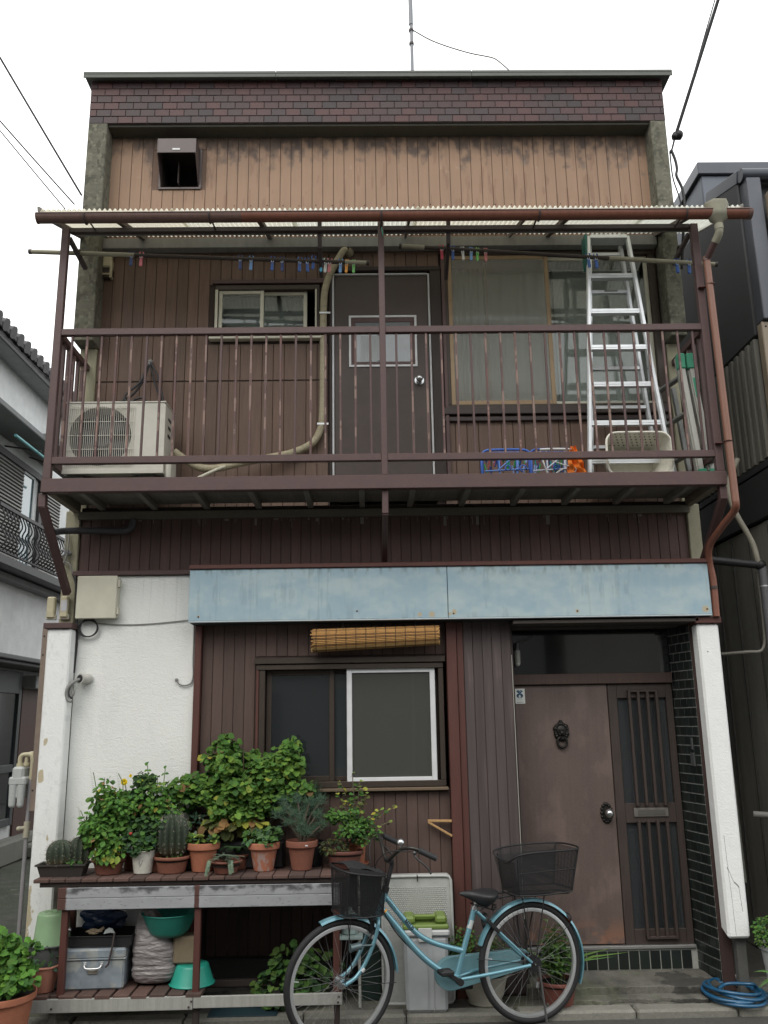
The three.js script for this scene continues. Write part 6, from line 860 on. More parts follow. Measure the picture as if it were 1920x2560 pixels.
{ const t = thing('waste_bin', 'light grey waste bin with a green lid behind the bicycle frame', 'bin'); const m = mat([0.44, 0.46, 0.47], tFine, 0.5, { roughness: 0.5 }), g = bx(0.17, 0.447, 0.05, 0.478, 0.135, 0.32, 0.02), p = g.attributes.position; for (let i = 0; i < p.count; i++) { const k = (0.478 - p.getY(i)) / 0.43; p.setX(i, p.getX(i) + (0.308 - p.getX(i)) * 0.1 * k); p.setZ(i, p.getZ(i) + (0.23 - p.getZ(i)) * 0.1 * k); } g.computeVertexNormals();
  part('body', g, m, t); part('rib', [bx(0.315, 0.318, 0.06, 0.47, 0.308, 0.3205, 0.001), bx(0.35, 0.353, 0.06, 0.47, 0.308, 0.3205, 0.001)], m, t); part('rim', [bx(0.162, 0.456, 0.479, 0.516, 0.127, 0.33, 0.01)], mat([0.56, 0.57, 0.56], tFine, 0.5, { roughness: 0.5 }), t);
  const mg = mat([0.19, 0.27, 0.06], tFine, 0.4, { roughness: 0.42 }); part('lid', [bx(0.167, 0.451, 0.517, 0.545, 0.132, 0.325, 0.008), bx(0.175, 0.245, 0.546, 0.59, 0.138, 0.31, 0.016), bx(0.37, 0.443, 0.546, 0.59, 0.138, 0.31, 0.016), bx(0.246, 0.369, 0.546, 0.572, 0.138, 0.21, 0.008)], mg, t); part('lid_handle', [bx(0.24, 0.375, 0.574, 0.592, 0.235, 0.275, 0.005)], mg, t); part('latch', [bx(0.262, 0.345, 0.452, 0.53, 0.331, 0.338, 0.005)], mat([0.58, 0.58, 0.56], tFine, 0.3, { roughness: 0.45 }), t); }
{ const t = PT('potted_plant', 'round cream plastic planter with a low leafy plant behind the bicycle seat tube', 0.68, 0.13, 0.047); const m = mat([0.42, 0.4, 0.33], tMottle, 0.4, { roughness: 0.6 }); part('pot', [lathe([[0, 0], [0.1, 0], [0.108, 0.018], [0.1, 0.022], [0.118, 0.06], [0.14, 0.15], [0.152, 0.165], [0.152, 0.175], [0.138, 0.172], [0.1, 0.03], [0, 0.03]], 40)], m, t); part('soil', [flat(new THREE.CylinderGeometry(0.132, 0.13, 0.01, 24)).translate(0, 0.155, 0)], M.soil, t); foliage([...blobLeaves([[-0.05, 0.28, 0, 0.17, 0.12, 0.1, 2], [-0.15, 0.35, 0, 0.09, 0.08, 0.08, 0.8], [0.08, 0.27, 0.0, 0.12, 0.1, 0.1, 1]], 900, { k: 'oval', s: [0.014, 0.028], cols: [GR.mid, GR.deep, [0.075, 0.14, 0.03], GR.olive] })], t); stems([[[0, 0.16, 0], [-0.05, 0.28, 0]], [[0, 0.16, 0], [0.06, 0.27, 0]], [[0, 0.16, 0], [-0.12, 0.34, 0]]], t); }
{ const t = PT('potted_lily', 'strap-leaved green plant in a red-brown pot behind the rear bicycle wheel', 1.13, 0.17, 0.047); pot(0.125, 0.09, 0.14, 0.025, mat([0.19, 0.062, 0.045], tMottle, 0.25, { roughness: 0.7 }), t); const L = [], N = [];
  for (let i = 0; i < 26; i++) { const a = rr(0, 6.283), H = rr(0.16, 0.34), p0 = V(rr(-0.04, 0.04), 0.12, rr(-0.04, 0.04)), p1 = p0.clone().add(V(Math.cos(a) * 0.03, H, Math.sin(a) * 0.03)); N.push([p0.toArray(), p1.toArray()]); for (let k = 0; k < 8; k++) { const q = p0.clone().lerp(p1, 0.3 + k * 0.1), b = a + (k % 2 ? 1 : -1) * 1.2 + rr(-0.3, 0.3); L.push({ p: q, d: V(Math.cos(b), 0.35, Math.sin(b)).normalize(), n: V(0, 1, 0), s: rr(0.05, 0.1), c: tint(pick([[0.08, 0.16, 0.035], GR.mid, [0.1, 0.19, 0.05]])), k: 'lance', b: 0.45 }); } }
  for (let i = 0; i < 10; i++) { const a = i * 0.63 - 0.3; L.push({ p: V(0, 0.14, 0), d: V(Math.cos(a) * 0.8, 0.9, Math.sin(a) * 0.5).normalize(), n: V(0, 1, 0.3), s: rr(0.28, 0.42), c: tint([0.09, 0.17, 0.04]), k: 'blade', b: 0.7 }); }
  foliage(L, t); stems(N, t, M.greenStem, 0.002); }
{ // hose coil
  const t = thing('garden_hose', 'coiled dark blue garden hose lying on the concrete by the right pillar', 'hose', [2.235, 0.05, 0.14]); const pts = []; for (let i = 0; i < 6 * 16; i++) { const a = i / 16 * 6.283, k = i / 16, rx = 0.165 + 0.02 * Math.sin(k * 2.3), rz = 0.19 + 0.02 * Math.cos(k * 3.1); pts.push(V(rx * Math.cos(a) + 0.02 * Math.sin(k * 1.7), 0.014 + 0.011 * k * (0.75 + 0.25 * Math.sin(a + k)), rz * Math.sin(a) + 0.02 * Math.cos(k * 2))); } pts.push(V(0.1, 0.09, 0.05), V(-0.03, 0.075, -0.02), V(-0.1, 0.06, 0.02));
  part('hose', [tube(pts, 0.0105, 9, 640)], mat([0.012, 0.09, 0.19], tFine, 0.3, { roughness: 0.35, clearcoat: 0.4 }), t); part('tape', [tube([V(0.02, 0.075, -0.185), V(0.06, 0.079, -0.178), V(0.1, 0.078, -0.163)], 0.0118, 9, 10)], M.whitePaint, t); }
{ const t = PT('potted_shrub', 'round dense green shrub in a pale pot at the right edge beside the pillar', 2.57, 0.16, 0.047); pot(0.145, 0.1, 0.31, 0.03, mat([0.42, 0.43, 0.42], tMottle, 0.5, { roughness: 0.8 }), t); foliage(blobLeaves([[-0.02, 0.4, 0, 0.15, 0.08, 0.12, 2], [0.05, 0.44, 0, 0.12, 0.07, 0.1, 1], [-0.12, 0.36, 0.04, 0.07, 0.05, 0.06, 0.6]], 900, { k: 'oval', s: [0.014, 0.026], cols: [GR.mid, [0.08, 0.15, 0.03], GR.deep, GR.bright] }), t); stems([[[0, 0.27, 0], [0, 0.4, 0]], [[0, 0.27, 0], [-0.1, 0.38, 0.03]]], t); }
{ const t = thing('fern', 'bright green fern frond low in front of the pale pot at the right edge', 'plant', [2.5, 0.047, 0.33]); const L = []; for (const [dx, dz, h] of [[-0.9, 0.1, 0.5], [-0.5, 0.6, 0.8], [-0.75, -0.3, 0.9], [0.5, 0.5, 0.7], [0.2, 0.8, 0.9]]) { const p = V(-0.02, 0.14, 0), d = V(dx, h, dz).normalize(); for (let k = 0; k < 22; k++) { for (const s of [-1, 1]) L.push({ p: p.clone(), d: V(-d.z * s, 0.0, d.x * s).addScaledVector(d, 0.45).normalize(), n: V(0, 1, 0.3), s: 0.05 * (1 - k / 23) + 0.006, c: tint([0.1, 0.22, 0.05], 0.15), k: 'lance', b: 0.1 }); p.addScaledVector(d, 0.0085); d.y -= 0.065; d.normalize(); } } foliage(L, t); part('stem', [rod(V(-0.02, 0, 0), V(-0.02, 0.15, 0), 0.01, 8)], M.greenStem, t); }
// ---------- bicycle ----------
{
  const t = thing('bicycle', 'light blue step-through city bicycle with front and rear black baskets', 'bicycle', [0.935, 0, 0.365]); t.rotation.y = -2.8555;
  const mF = new THREE.MeshPhysicalMaterial({ color: col(0.165, 0.37, 0.45), roughness: 0.28, metalness: 0.35, clearcoat: 0.8, clearcoatRoughness: 0.15, map: reps(tFine, 4, 4) });
  const mCase = mat([0.17, 0.33, 0.37], tFine, 0.3, { roughness: 0.4 });
  const v = (s, h, off = 0) => V(s, h, -off), R = 0.338, WB = 1.189;
  const wheel = (name, parent) => { const w = new THREE.Group(); w.name = name; parent.add(w);
    part('tyre', flat(new THREE.TorusGeometry(R - 0.019, 0.019, 12, 72)), M.rubber, w);
    part('rim', lathe([[0.284, -0.013], [0.302, -0.014], [0.306, -0.01], [0.3, -0.006], [0.29, 0], [0.3, 0.006], [0.306, 0.01], [0.302, 0.014], [0.284, 0.013], [0.281, 0], [0.284, -0.013]], 72).rotateX(Math.PI / 2), M.alu, w);
    const sp = []; for (let i = 0; i < 36; i++) { const a = i / 36 * 6.283, s = i % 2 ? 1 : -1, b = a + (i % 4 < 2 ? 1 : -1) * 1.15; sp.push(rod(V(0.022 * Math.cos(b), 0.022 * Math.sin(b), 0.028 * s), V(0.286 * Math.cos(a), 0.286 * Math.sin(a), 0), 0.00095, 4)); } stuffPart(part('spoke', sp, mat([0.3, 0.3, 0.3], null, 1, { roughness: 0.4, metalness: 0.8 }), w));
    part('hub', [flat(new THREE.CylinderGeometry(0.016, 0.016, 0.07, 16)).rotateX(Math.PI / 2), flat(new THREE.CylinderGeometry(0.028, 0.028, 0.004, 20)).rotateX(Math.PI / 2).translate(0, 0, 0.029), flat(new THREE.CylinderGeometry(0.028, 0.028, 0.004, 20)).rotateX(Math.PI / 2).translate(0, 0, -0.029), flat(new THREE.CylinderGeometry(0.005, 0.005, 0.14, 8)).rotateX(Math.PI / 2)], M.steel, w);
    part('valve', [rod(V(0.28, 0.04, 0), V(0.25, 0.035, 0), 0.003, 6)], M.alu, w); return w; };
  const fender = (a0, a1, m, parent, T) => { const pr = []; const n = 44, tr = [], pf = [[-0.026, -0.01], [-0.02, 0.003], [0, 0.008], [0.02, 0.003], [0.026, -0.01]]; for (let i = 0; i < n; i++) for (let j = 0; j < 4; j++) { const P = (ii, jj) => { const a = rad(a0 + (a1 - a0) * ii / n), r = R + 0.014 + pf[jj][1]; return [r * Math.cos(a), r * Math.sin(a), pf[jj][0]]; }; tr.push([P(i, j), P(i + 1, j), P(i + 1, j + 1)], [P(i, j), P(i + 1, j + 1), P(i, j + 1)]); } const g = uvBox(triGeo(tr)); if (T) g.applyMatrix4(T); const o = part('mudguard', g, m, parent); return o; };
  const mFend = mF.clone(); mFend.side = THREE.DoubleSide;
  const rw = wheel('rear_wheel', t); rw.position.set(0, R, 0);
  part('gear_cluster', [flat(new THREE.CylinderGeometry(0.036, 0.036, 0.02, 24)).rotateX(Math.PI / 2).translate(0, R, 0.045)], M.black, t); part('brake_drum', [flat(new THREE.CylinderGeometry(0.045, 0.045, 0.026, 24)).rotateX(Math.PI / 2).translate(0, R, -0.045)], M.black, t);
  fender(20, 205, mFend, t, new THREE.Matrix4().makeTranslation(0, R, 0)); // rear: from front-low over the top to the back
  // frame
  part('frame', [tube([v(0.914, 0.77), v(0.825, 0.664), v(0.737, 0.568), v(0.68, 0.525), v(0.6, 0.487), v(0.44, 0.437)], 0.0155, 12, 50), tube([v(0.94, 0.71), v(0.837, 0.591), v(0.74, 0.476), v(0.66, 0.4), v(0.56, 0.33), v(0.482, 0.292)], 0.0185, 12, 50), rod(v(0.482, 0.292), v(0.352, 0.665), 0.0165, 14), rod(v(0.966, 0.665), v(0.91, 0.8), 0.02, 14),
    ...[0.06, -0.06].flatMap((o) => [rod(v(0.345, 0.648, o * 0.45), v(0.02, 0.35, o * 1.05), 0.0085, 10), tube([v(0.47, 0.29, o * 0.5), v(0.3, 0.31, o * 1.0), v(0.03, 0.335, o * 1.05)], 0.0105, 10, 14)]), flat(new THREE.CylinderGeometry(0.024, 0.024, 0.075, 16)).rotateX(Math.PI / 2).translate(0.482, 0.288, 0)], mF, t);
  part('reflective_band', [rod(v(0.925, 0.694), v(0.917, 0.684), 0.0192, 12)], mat([0.75, 0.35, 0.04], null, 1, { roughness: 0.4 }), t);
  part('seat_sticker', [rod(v(0.374, 0.6), v(0.39, 0.555), 0.0169, 14)], mat([0.55, 0.6, 0.6], tStreak, 0.05, { roughness: 0.4 }), t);
  part('seat_post', [rod(v(0.352, 0.66), v(0.335, 0.71), 0.0125, 12), rod(v(0.355, 0.655), v(0.35, 0.672), 0.021, 14)], M.steel, t);
  { // lettering along the top tube
    const f = await new FontLoader().loadAsync('fonts/droid/droid_sans_bold.typeface.json');
    const g = new TextGeometry('MILD', { font: f, size: 0.021, depth: 0.002, curveSegments: 4 }); g.computeBoundingBox(); g.translate(-g.boundingBox.max.x / 2, -0.0105, 0);
    const a = v(0.8, 0.64), b = v(0.745, 0.575), d = b.clone().sub(a).normalize(), zz = V(0, 0, -1), yy = zz.clone().cross(d).normalize(); g.applyMatrix4(new THREE.Matrix4().makeBasis(d, yy, zz).setPosition(a.clone().add(b).multiplyScalar(0.5).add(V(0, 0, -0.0145)))); part('lettering', uvBox(flat(g)), M.black, t);
    part('lettering', [[0.885, 0.738], [0.874, 0.724], [0.862, 0.71], [0.856, 0.702]].map(([s, h], i) => bar(V(s - 0.004, h - 0.004, -0.0152), V(s + 0.004, h + 0.004 + 0.002 * (i % 2), -0.0152), 0.004, 0.002, 0.0005)), M.black, t);
  }
  { // saddle
    const g = flat(new THREE.SphereGeometry(1, 36, 20)), p = g.attributes.position; for (let i = 0; i < p.count; i++) { const X = p.getX(i), Y = p.getY(i), Z = p.getZ(i), k = (X + 1) / 2, w = 0.1 * (1 - sst(0.25, 0.8, k)) + 0.026; p.setXYZ(i, 0.2 + 0.25 * k, 0.735 + (Y > 0 ? 0.03 : 0.065 * (1 - 0.75 * sst(0.3, 0.9, k))) * Y + 0.015 * Math.pow(2 * k - 1, 2), Z * w); } g.computeVertexNormals(); const sd = part('saddle', uvBox(g), mat([0.018, 0.018, 0.02], tFine, 0.2, { roughness: 0.5 }), t);
    const spr = []; for (const o of [0.05, -0.05]) { const q = []; for (let i = 0; i <= 40; i++) { const a = i / 40 * 6.283 * 4; q.push(V(0.245 + 0.014 * Math.cos(a), 0.655 + 0.035 * i / 40, -o + 0.014 * Math.sin(a))); } spr.push(tube(q, 0.0025, 5, 120)); } part('saddle_spring', [...spr, rod(v(0.245, 0.655, 0.05), v(0.37, 0.69, 0.02), 0.004), rod(v(0.245, 0.655, -0.05), v(0.37, 0.69, -0.02), 0.004)], M.black, t); }
  // chain case on the far side, crank, pedal
  const cc = (o) => { const q = []; for (let i = 0; i <= 20; i++) { const a = rad(80 - 200 * -i / 20); q.push([0.485 + 0.1 * Math.cos(rad(-95 + 185 * i / 20)), 0.3 + 0.088 * Math.sin(rad(-95 + 185 * i / 20))]); } for (let i = 0; i <= 10; i++) q.push([0.03 + 0.055 * Math.cos(rad(90 + 180 * i / 10)), 0.34 + 0.055 * Math.sin(rad(90 + 180 * i / 10))]); return ext(q, 0.03, 0.004).translate(0, 0, 0.062); };
  part('chain_case', [cc()], mCase, t);
  part('crank', [bar(v(0.48, 0.283, 0.058), v(0.59, 0.36, 0.066), 0.014, 0.026), flat(new THREE.CylinderGeometry(0.02, 0.02, 0.02, 14)).rotateX(Math.PI / 2).translate(0.48, 0.283, -0.056)], M.black, t);
  part('pedal', [bx(0.555, 0.635, 0.35, 0.376, -0.165, -0.085, 0.006), bx(0.57, 0.62, 0.346, 0.38, -0.15, -0.1, 0.004)], M.black, t); part('pedal', [bx(0.34, 0.42, 0.195, 0.222, 0.09, 0.17, 0.006)], M.black, t);
  // rear carrier and basket
  const car = part('rear_carrier', [...[0.05, -0.05].map((o) => tube([v(0.33, 0.655, o * 0.6), v(0.24, 0.715, o), v(-0.2, 0.718, o), v(-0.26, 0.716, o)], 0.005, 6, 24)), rod(v(-0.26, 0.716, 0.05), v(-0.26, 0.716, -0.05), 0.005), rod(v(0.0, 0.717, 0.05), v(0.0, 0.717, -0.05), 0.005), rod(v(0.2, 0.716, 0.05), v(0.2, 0.716, -0.05), 0.005), ...[0.078, -0.078].flatMap((o) => [rod(v(-0.09, 0.717, o * 0.7), v(0.0, 0.36, o), 0.0045, 6), rod(v(0.06, 0.717, o * 0.7), v(0.02, 0.36, o), 0.004, 6)])], M.black, t);
  const mMesh = new THREE.MeshPhysicalMaterial({ color: col(0.012, 0.012, 0.013), roughness: 0.6, transparent: true, side: THREE.DoubleSide, alphaTest: 0 });
  const meshTex = tex(256, 256, (u, v2) => { const f = (x) => Math.abs(((x * 16) % 1) - 0.5) > 0.31; return g3(f(u + v2 * 0) || f(v2) ? 1 : 0.0); }, { linear: true }); mMesh.alphaMap = reps(meshTex, 9, 9);
  const panelG = (a, b, c, d, n = 10) => { const tr = [], P = (u, w) => a.clone().lerp(b, u).lerp(d.clone().lerp(c, u), w).toArray(); for (let i = 0; i < n; i++) for (let j = 0; j < 4; j++) { const q = [P(i / n, j / 4), P((i + 1) / n, j / 4), P((i + 1) / n, (j + 1) / 4), P(i / n, (j + 1) / 4)]; tr.push([q[0], q[1], q[2]], [q[0], q[2], q[3]]); } return uvBox(triGeo(tr)); };
  { const b = thing('bicycle_basket', 'black mesh basket on the bicycle\'s rear carrier, dipped at its front rim', 'basket', [0.935, 0, 0.365]); b.rotation.y = -2.8555;
    const T = [v(-0.29, 0.985, 0.145), v(-0.29, 0.985, -0.145), v(0.125, 0.97, -0.145), v(0.125, 0.965, 0.145)], B = [v(-0.245, 0.742, 0.12), v(-0.245, 0.742, -0.12), v(0.105, 0.735, -0.12), v(0.105, 0.735, 0.12)], dip = [v(0.165, 0.955, -0.11), v(0.15, 0.925, -0.05), v(0.145, 0.912, 0.03), v(0.145, 0.93, 0.09)];
    part('mesh_side', [panelG(B[0], B[3], T[3], T[0]), panelG(B[1], B[2], T[2], T[1]), panelG(B[0], B[1], T[1], T[0]), panelG(B[2], B[3], v(0.14, 0.925, 0.135), v(0.15, 0.925, -0.135)), panelG(B[0], B[1], B[2], B[3])], mMesh, b);
    part('rim', [tube([T[0], T[1], v(0.1, 0.973, -0.146), ...dip, v(0.1, 0.967, 0.146)], 0.0055, 8, 120, true, 0.2)], M.black, b);
    part('wire', [tube([v(-0.27, 0.87, 0.134), v(0.115, 0.86, 0.134)], 0.003, 5, 4), tube([v(-0.27, 0.87, -0.134), v(0.115, 0.86, -0.134)], 0.003, 5, 4), tube([v(-0.268, 0.86, 0.132), v(-0.268, 0.86, -0.132)], 0.003, 5, 4), tube(B, 0.005, 6, 60, true, 0.1), tube([B[0], T[0]], 0.005, 6, 3), tube([B[3], v(0.12, 0.945, 0.14)], 0.005, 6, 3), tube([B[2], v(0.125, 0.945, -0.138)], 0.005, 6, 3), tube([B[1], T[1]], 0.005, 6, 3)], M.black, b);
    part('lining', [panelG(B[1].clone().lerp(T[1], 0.02), B[2].clone().lerp(T[2], 0.02), B[2].clone().lerp(T[2], 0.86), B[1].clone().lerp(T[1], 0.86))].map((g) => g.translate(0, 0, -0.004)), mMesh, b); }
  part('rear_reflector', [flat(new THREE.SphereGeometry(0.034, 16, 10, 0, 6.283, 0, 1.57)).scale(1, 0.8, 1).rotateZ(rad(60)).translate(-0.262, 0.565, 0)], M.black, t); part('reflector_lens', [rod(v(-0.262, 0.565), v(-0.268, 0.568), 0.031, 18)], mat([0.35, 0.03, 0.02], null, 1, { roughness: 0.2 }), t);
  part('ring_lock', [flat(new THREE.TorusGeometry(0.04, 0.01, 8, 20, 4.2)).rotateY(Math.PI / 2).translate(0.285, 0.585, 0), bar(v(0.3, 0.61, 0.05), v(0.22, 0.53, 0.055), 0.016, 0.022)], M.black, t);
  part('dress_guard', [0, 1, 2, 3, 4, 5, 6].flatMap((i) => [rod(v(0.24 - i * 0.035, 0.6 + i * 0.014, 0.062), v(0.05, 0.38, 0.066), 0.0011, 4)]), M.black, t);
  part('kickstand', [rod(v(-0.015, 0.33, 0.085), v(-0.03, 0.03, 0.12), 0.007, 8), rod(v(-0.03, 0.03, 0.12), v(-0.03, 0.01, 0.125), 0.011, 8), rod(v(0.0, 0.25, 0.09), v(0.01, 0.22, 0.095), 0.012, 8)], mat([0.12, 0.12, 0.12], null, 1, { roughness: 0.4, metalness: 0.6 }), t);
  // steered front end
  const axP = v(0.94, 0.73), axD = v(0.914, 0.796).sub(v(0.966, 0.674)).normalize(), S4 = new THREE.Matrix4().makeTranslation(axP.x, axP.y, axP.z).multiply(new THREE.Matrix4().makeRotationAxis(axD, rad(9))).multiply(new THREE.Matrix4().makeTranslation(-axP.x, -axP.y, -axP.z));
  const st = (g) => g.applyMatrix4(S4);
  const fw = wheel('front_wheel', t); fw.matrixAutoUpdate = true; { const m = S4.clone().multiply(new THREE.Matrix4().makeTranslation(WB, R, 0)); m.decompose(fw.position, fw.quaternion, fw.scale); }
  part('fork', [...[0.055, -0.055].map((o) => st(tube([v(0.966, 0.668, o * 0.35), v(0.977, 0.645, o * 0.9), v(1.005, 0.55, o), v(1.06, 0.44, o), v(1.12, 0.37, o), v(WB, R, o)], 0.0115, 10, 30))), st(rod(v(0.968, 0.66, -0.03), v(0.968, 0.66, 0.03), 0.014, 10))], mF, t);
  fender(88, 198, mFend, t, S4.clone().multiply(new THREE.Matrix4().makeTranslation(WB, R, 0)).multiply(new THREE.Matrix4().makeRotationZ(rad(-20))));
  part('fender_stay', [st(rod(v(0.85, 0.3, 0.026), v(WB, R, 0.062), 0.002, 5)), rod(v(-0.27, 0.54, 0.026), v(0, R, 0.06), 0.0022, 5), rod(v(0.36, 0.39, 0.026), v(0, R, 0.06), 0.0022, 5), st(rod(v(1.15, 0.705, 0.0), v(1.15, 0.4, 0.07), 0.003, 5))], M.black, t);
  part('headset', [st(rod(v(0.917, 0.79), v(0.905, 0.822), 0.022, 14)), st(rod(v(0.967, 0.668), v(0.973, 0.655), 0.023, 14))], M.black, t);
  part('stem', [st(tube([v(0.908, 0.81), v(0.875, 0.925), v(0.868, 0.955), v(0.885, 0.972)], 0.0135, 10, 16)), st(rod(v(0.893, 0.968, 0.025), v(0.893, 0.968, -0.025), 0.017, 12))], M.black, t);
  const hb = (s) => tube([v(0.893, 0.968, 0), v(0.898, 0.985, 0.04 * s), v(0.885, 1.03, 0.1 * s), v(0.872, 1.06, 0.16 * s), v(0.85, 1.07, 0.21 * s), v(0.8, 1.055, 0.24 * s), v(0.72, 1.015, 0.25 * s)], 0.011, 10, 40);
  part('handlebar', [st(hb(1)), st(hb(-1))], mat([0.05, 0.047, 0.043], null, 1, { roughness: 0.35, metalness: 0.6 }), t);
  for (const s of [1, -1]) { part('grip', [st(rod(v(0.815, 1.06, 0.238 * s), v(0.71, 1.01, 0.252 * s), 0.0165, 14))], mat([0.03, 0.031, 0.034], tFine, 0.1, { roughness: 0.6 }), t); part('brake_lever', [st(tube([v(0.84, 1.052, 0.215 * s), v(0.83, 1.02, 0.235 * s), v(0.79, 0.985, 0.25 * s), v(0.755, 0.95, 0.25 * s), v(0.742, 0.928, 0.25 * s)], 0.0055, 8, 18)), st(ball(0.013, 0.835, 1.045, -0.225 * s))], mat([0.09, 0.09, 0.09], null, 1, { roughness: 0.4, metalness: 0.6 }), t); }
  part('bell', [st(flat(new THREE.SphereGeometry(0.024, 16, 10, 0, 6.283, 0, 1.6)).rotateX(-0.4).translate(0.872, 1.085, -0.12)), st(rod(v(0.872, 1.06, 0.12), v(0.872, 1.09, 0.12), 0.007))], M.steel, t);
  part('brake_cable', [st(tube([v(0.85, 1.05, 0.21), v(0.95, 1.04, 0.12), v(0.995, 0.98, 0.06), v(0.995, 0.85, 0.03), v(0.985, 0.7, 0.02)], 0.0032, 6, 30)), st(tube([v(0.85, 1.05, -0.21), v(0.96, 1.07, -0.1), v(1.0, 1.0, -0.03), v(0.99, 0.85, 0.0), v(0.95, 0.73, 0.02), v(0.86, 0.58, 0.024), v(0.7, 0.42, 0.024), v(0.56, 0.31, 0.022)], 0.0032, 6, 60))], M.cable, t);
  part('front_brake', [st(bx(0.99, 1.02, 0.58, 0.66, -0.03, 0.03, 0.006)), st(rod(v(1.0, 0.6, 0.04), v(1.03, 0.56, 0.04), 0.006))], M.black, t);
  part('dynamo_lamp', [st(rod(v(1.1, 0.54, 0.075), v(1.16, 0.535, 0.075), 0.02, 12)), st(rod(v(1.16, 0.535, 0.075), v(1.165, 0.535, 0.075), 0.024, 12)), st(rod(v(1.02, 0.53, 0.06), v(1.1, 0.54, 0.07), 0.006, 6))], mat([0.12, 0.16, 0.17], null, 1, { roughness: 0.3, metalness: 0.5 }), t);
  part('fork_reflector', [st(rod(v(1.07, 0.415, 0.055), v(1.085, 0.4, 0.055), 0.014, 12))], M.whitePaint, t);
  { const b = thing('bicycle_basket', 'tall black front basket of the bicycle with a dark cover', 'basket', [0.935, 0, 0.365]); b.rotation.y = -2.8555;
    const T = [v(0.975, 0.915, 0.135), v(0.975, 0.915, -0.135), v(1.2, 0.95, -0.135), v(1.2, 0.95, 0.135)], B = [v(0.975, 0.7, 0.105), v(0.975, 0.7, -0.105), v(1.2, 0.705, -0.105), v(1.2, 0.705, 0.105)]; for (const q of [...T, ...B]) q.applyMatrix4(S4);
    part('mesh_side', [panelG(B[0], B[3], T[3], T[0]), panelG(B[1], B[2], T[2], T[1]), panelG(B[0], B[1], T[1], T[0]), panelG(B[2], B[3], T[3], T[2]), panelG(B[0], B[1], B[2], B[3])], mMesh, b);
    part('rim', [tube(T, 0.006, 8, 80, true, 0.15), tube(B, 0.005, 6, 60, true, 0.1), ...[0, 1, 2, 3].map((i) => tube([B[i], T[i]], 0.004, 5, 3))], M.black, b);
    const up = T.map((q, i) => q.clone().add(V(0, 0.012 + 0.018 * (i > 1 ? 1 : 0), 0))); const cv = panelG(up[0], up[3], up[2], up[1], 14), p = cv.attributes.position; for (let i = 0; i < p.count; i++) p.setY(i, p.getY(i) + 0.012 * Math.sin(p.getX(i) * 31) * Math.sin(p.getZ(i) * 23)); cv.computeVertexNormals(); part('cover', [cv, panelG(T[0], T[3], up[3], up[0])], mat([0.016, 0.016, 0.018], tFine, 0.2, { roughness: 0.8, side: THREE.DoubleSide }), b);
    part('bracket', [st(tube([v(0.93, 0.79, 0), v(0.97, 0.72, 0), v(1.05, 0.698, 0)], 0.007, 6, 10)), st(rod(v(1.15, 0.7, 0.05), v(WB, R, 0.066), 0.003, 5))], M.black, b); }
}
// ---------- meters, boxes, cables on the left ----------
{ const t = thing('utility_box', 'cream plastic utility box on the white wall below the trim board', 'box'); part('body', [bx(-2.04, -1.765, 2.487, 2.778, 0.001, 0.055, 0.006)], M.ivory, t); part('cover', [bx(-2.047, -1.768, 2.483, 2.782, 0.056, 0.075, 0.008)], M.ivory, t); part('hinge', [bx(-1.766, -1.752, 2.51, 2.56, 0.03, 0.07, 0.003), bx(-1.766, -1.752, 2.7, 2.75, 0.03, 0.07, 0.003)], mat([0.5, 0.47, 0.38], null, 1, { roughness: 0.5 }), t); }
{ const mk = (l, x, y, z, o = {}) => { const t = thing('cable_box', l, 'cable box', [x, y, z]); part('cover', [bx(-0.028, 0.028, o.two ? -0.02 : -0.075, 0.075, 0, 0.045, 0.008)], M.cream, t); part('base', [bx(-0.034, 0.034, -0.085, o.two ? -0.022 : -0.05, -0.002, 0.03, 0.004)], o.two ? M.darksteel : M.ivory, t); if (o.two) part('base', [bx(0.018, 0.034, -0.09, 0.03, 0, 0.04, 0.003), bx(-0.033, 0.033, -0.07, -0.06, 0.03, 0.04, 0.002)], M.cream, t); if (o.st) part('label', [bx(-0.02, 0.022, -0.03, 0.045, 0.045, 0.047, 0.0008), ], mat([0.5, 0.5, 0.52], tStreak, 0.03, { roughness: 0.6 }), t); return t; };
  mk('cream cable box at the far left, beside the leftmost edge of the pillar top', -2.245, 2.575, -0.04); mk('cream cable box with a small white label, right of its twin above the pillar cap', -2.145, 2.575, -0.018, { st: 1 }); const f = mk('cream cable clamp box on the upper concrete pillar beside the balcony wall', -2.03, 5.26, -0.115, { two: 1 }); f.scale.setScalar(1.25); }
single('cable', [tube([V(-2.1, 2.81, 0.015), V(-2.075, 2.75, 0.02), V(-2.06, 2.65, 0.02), V(-2.062, 2.54, 0.018), V(-2.048, 2.45, 0.018), V(-2.045, 2.3, 0.012), V(-2.052, 2.12, 0.012)], 0.01, 8, 50), tube([V(-2.088, 2.82, 0.02), V(-2.065, 2.7, 0.03), V(-2.055, 2.53, 0.03), V(-2.04, 2.44, 0.03)], 0.008, 8, 40)], M.cable, 'black cable running down the corner beside the utility box', 'cable');
single('cable_coil', [0, 1, 2].map((i) => { const q = []; for (let k = 0; k < 16; k++) { const a = k / 16 * 6.283; q.push(V(-1.965 + (0.06 + 0.004 * i) * Math.cos(a), 2.428 + (0.062 - 0.003 * i) * Math.sin(a) - 0.004 * i, 0.02 + 0.006 * i)); } return tube(q, 0.005, 6, 60, true); }), M.cable, 'small coil of black cable hanging under the utility box', 'cable');
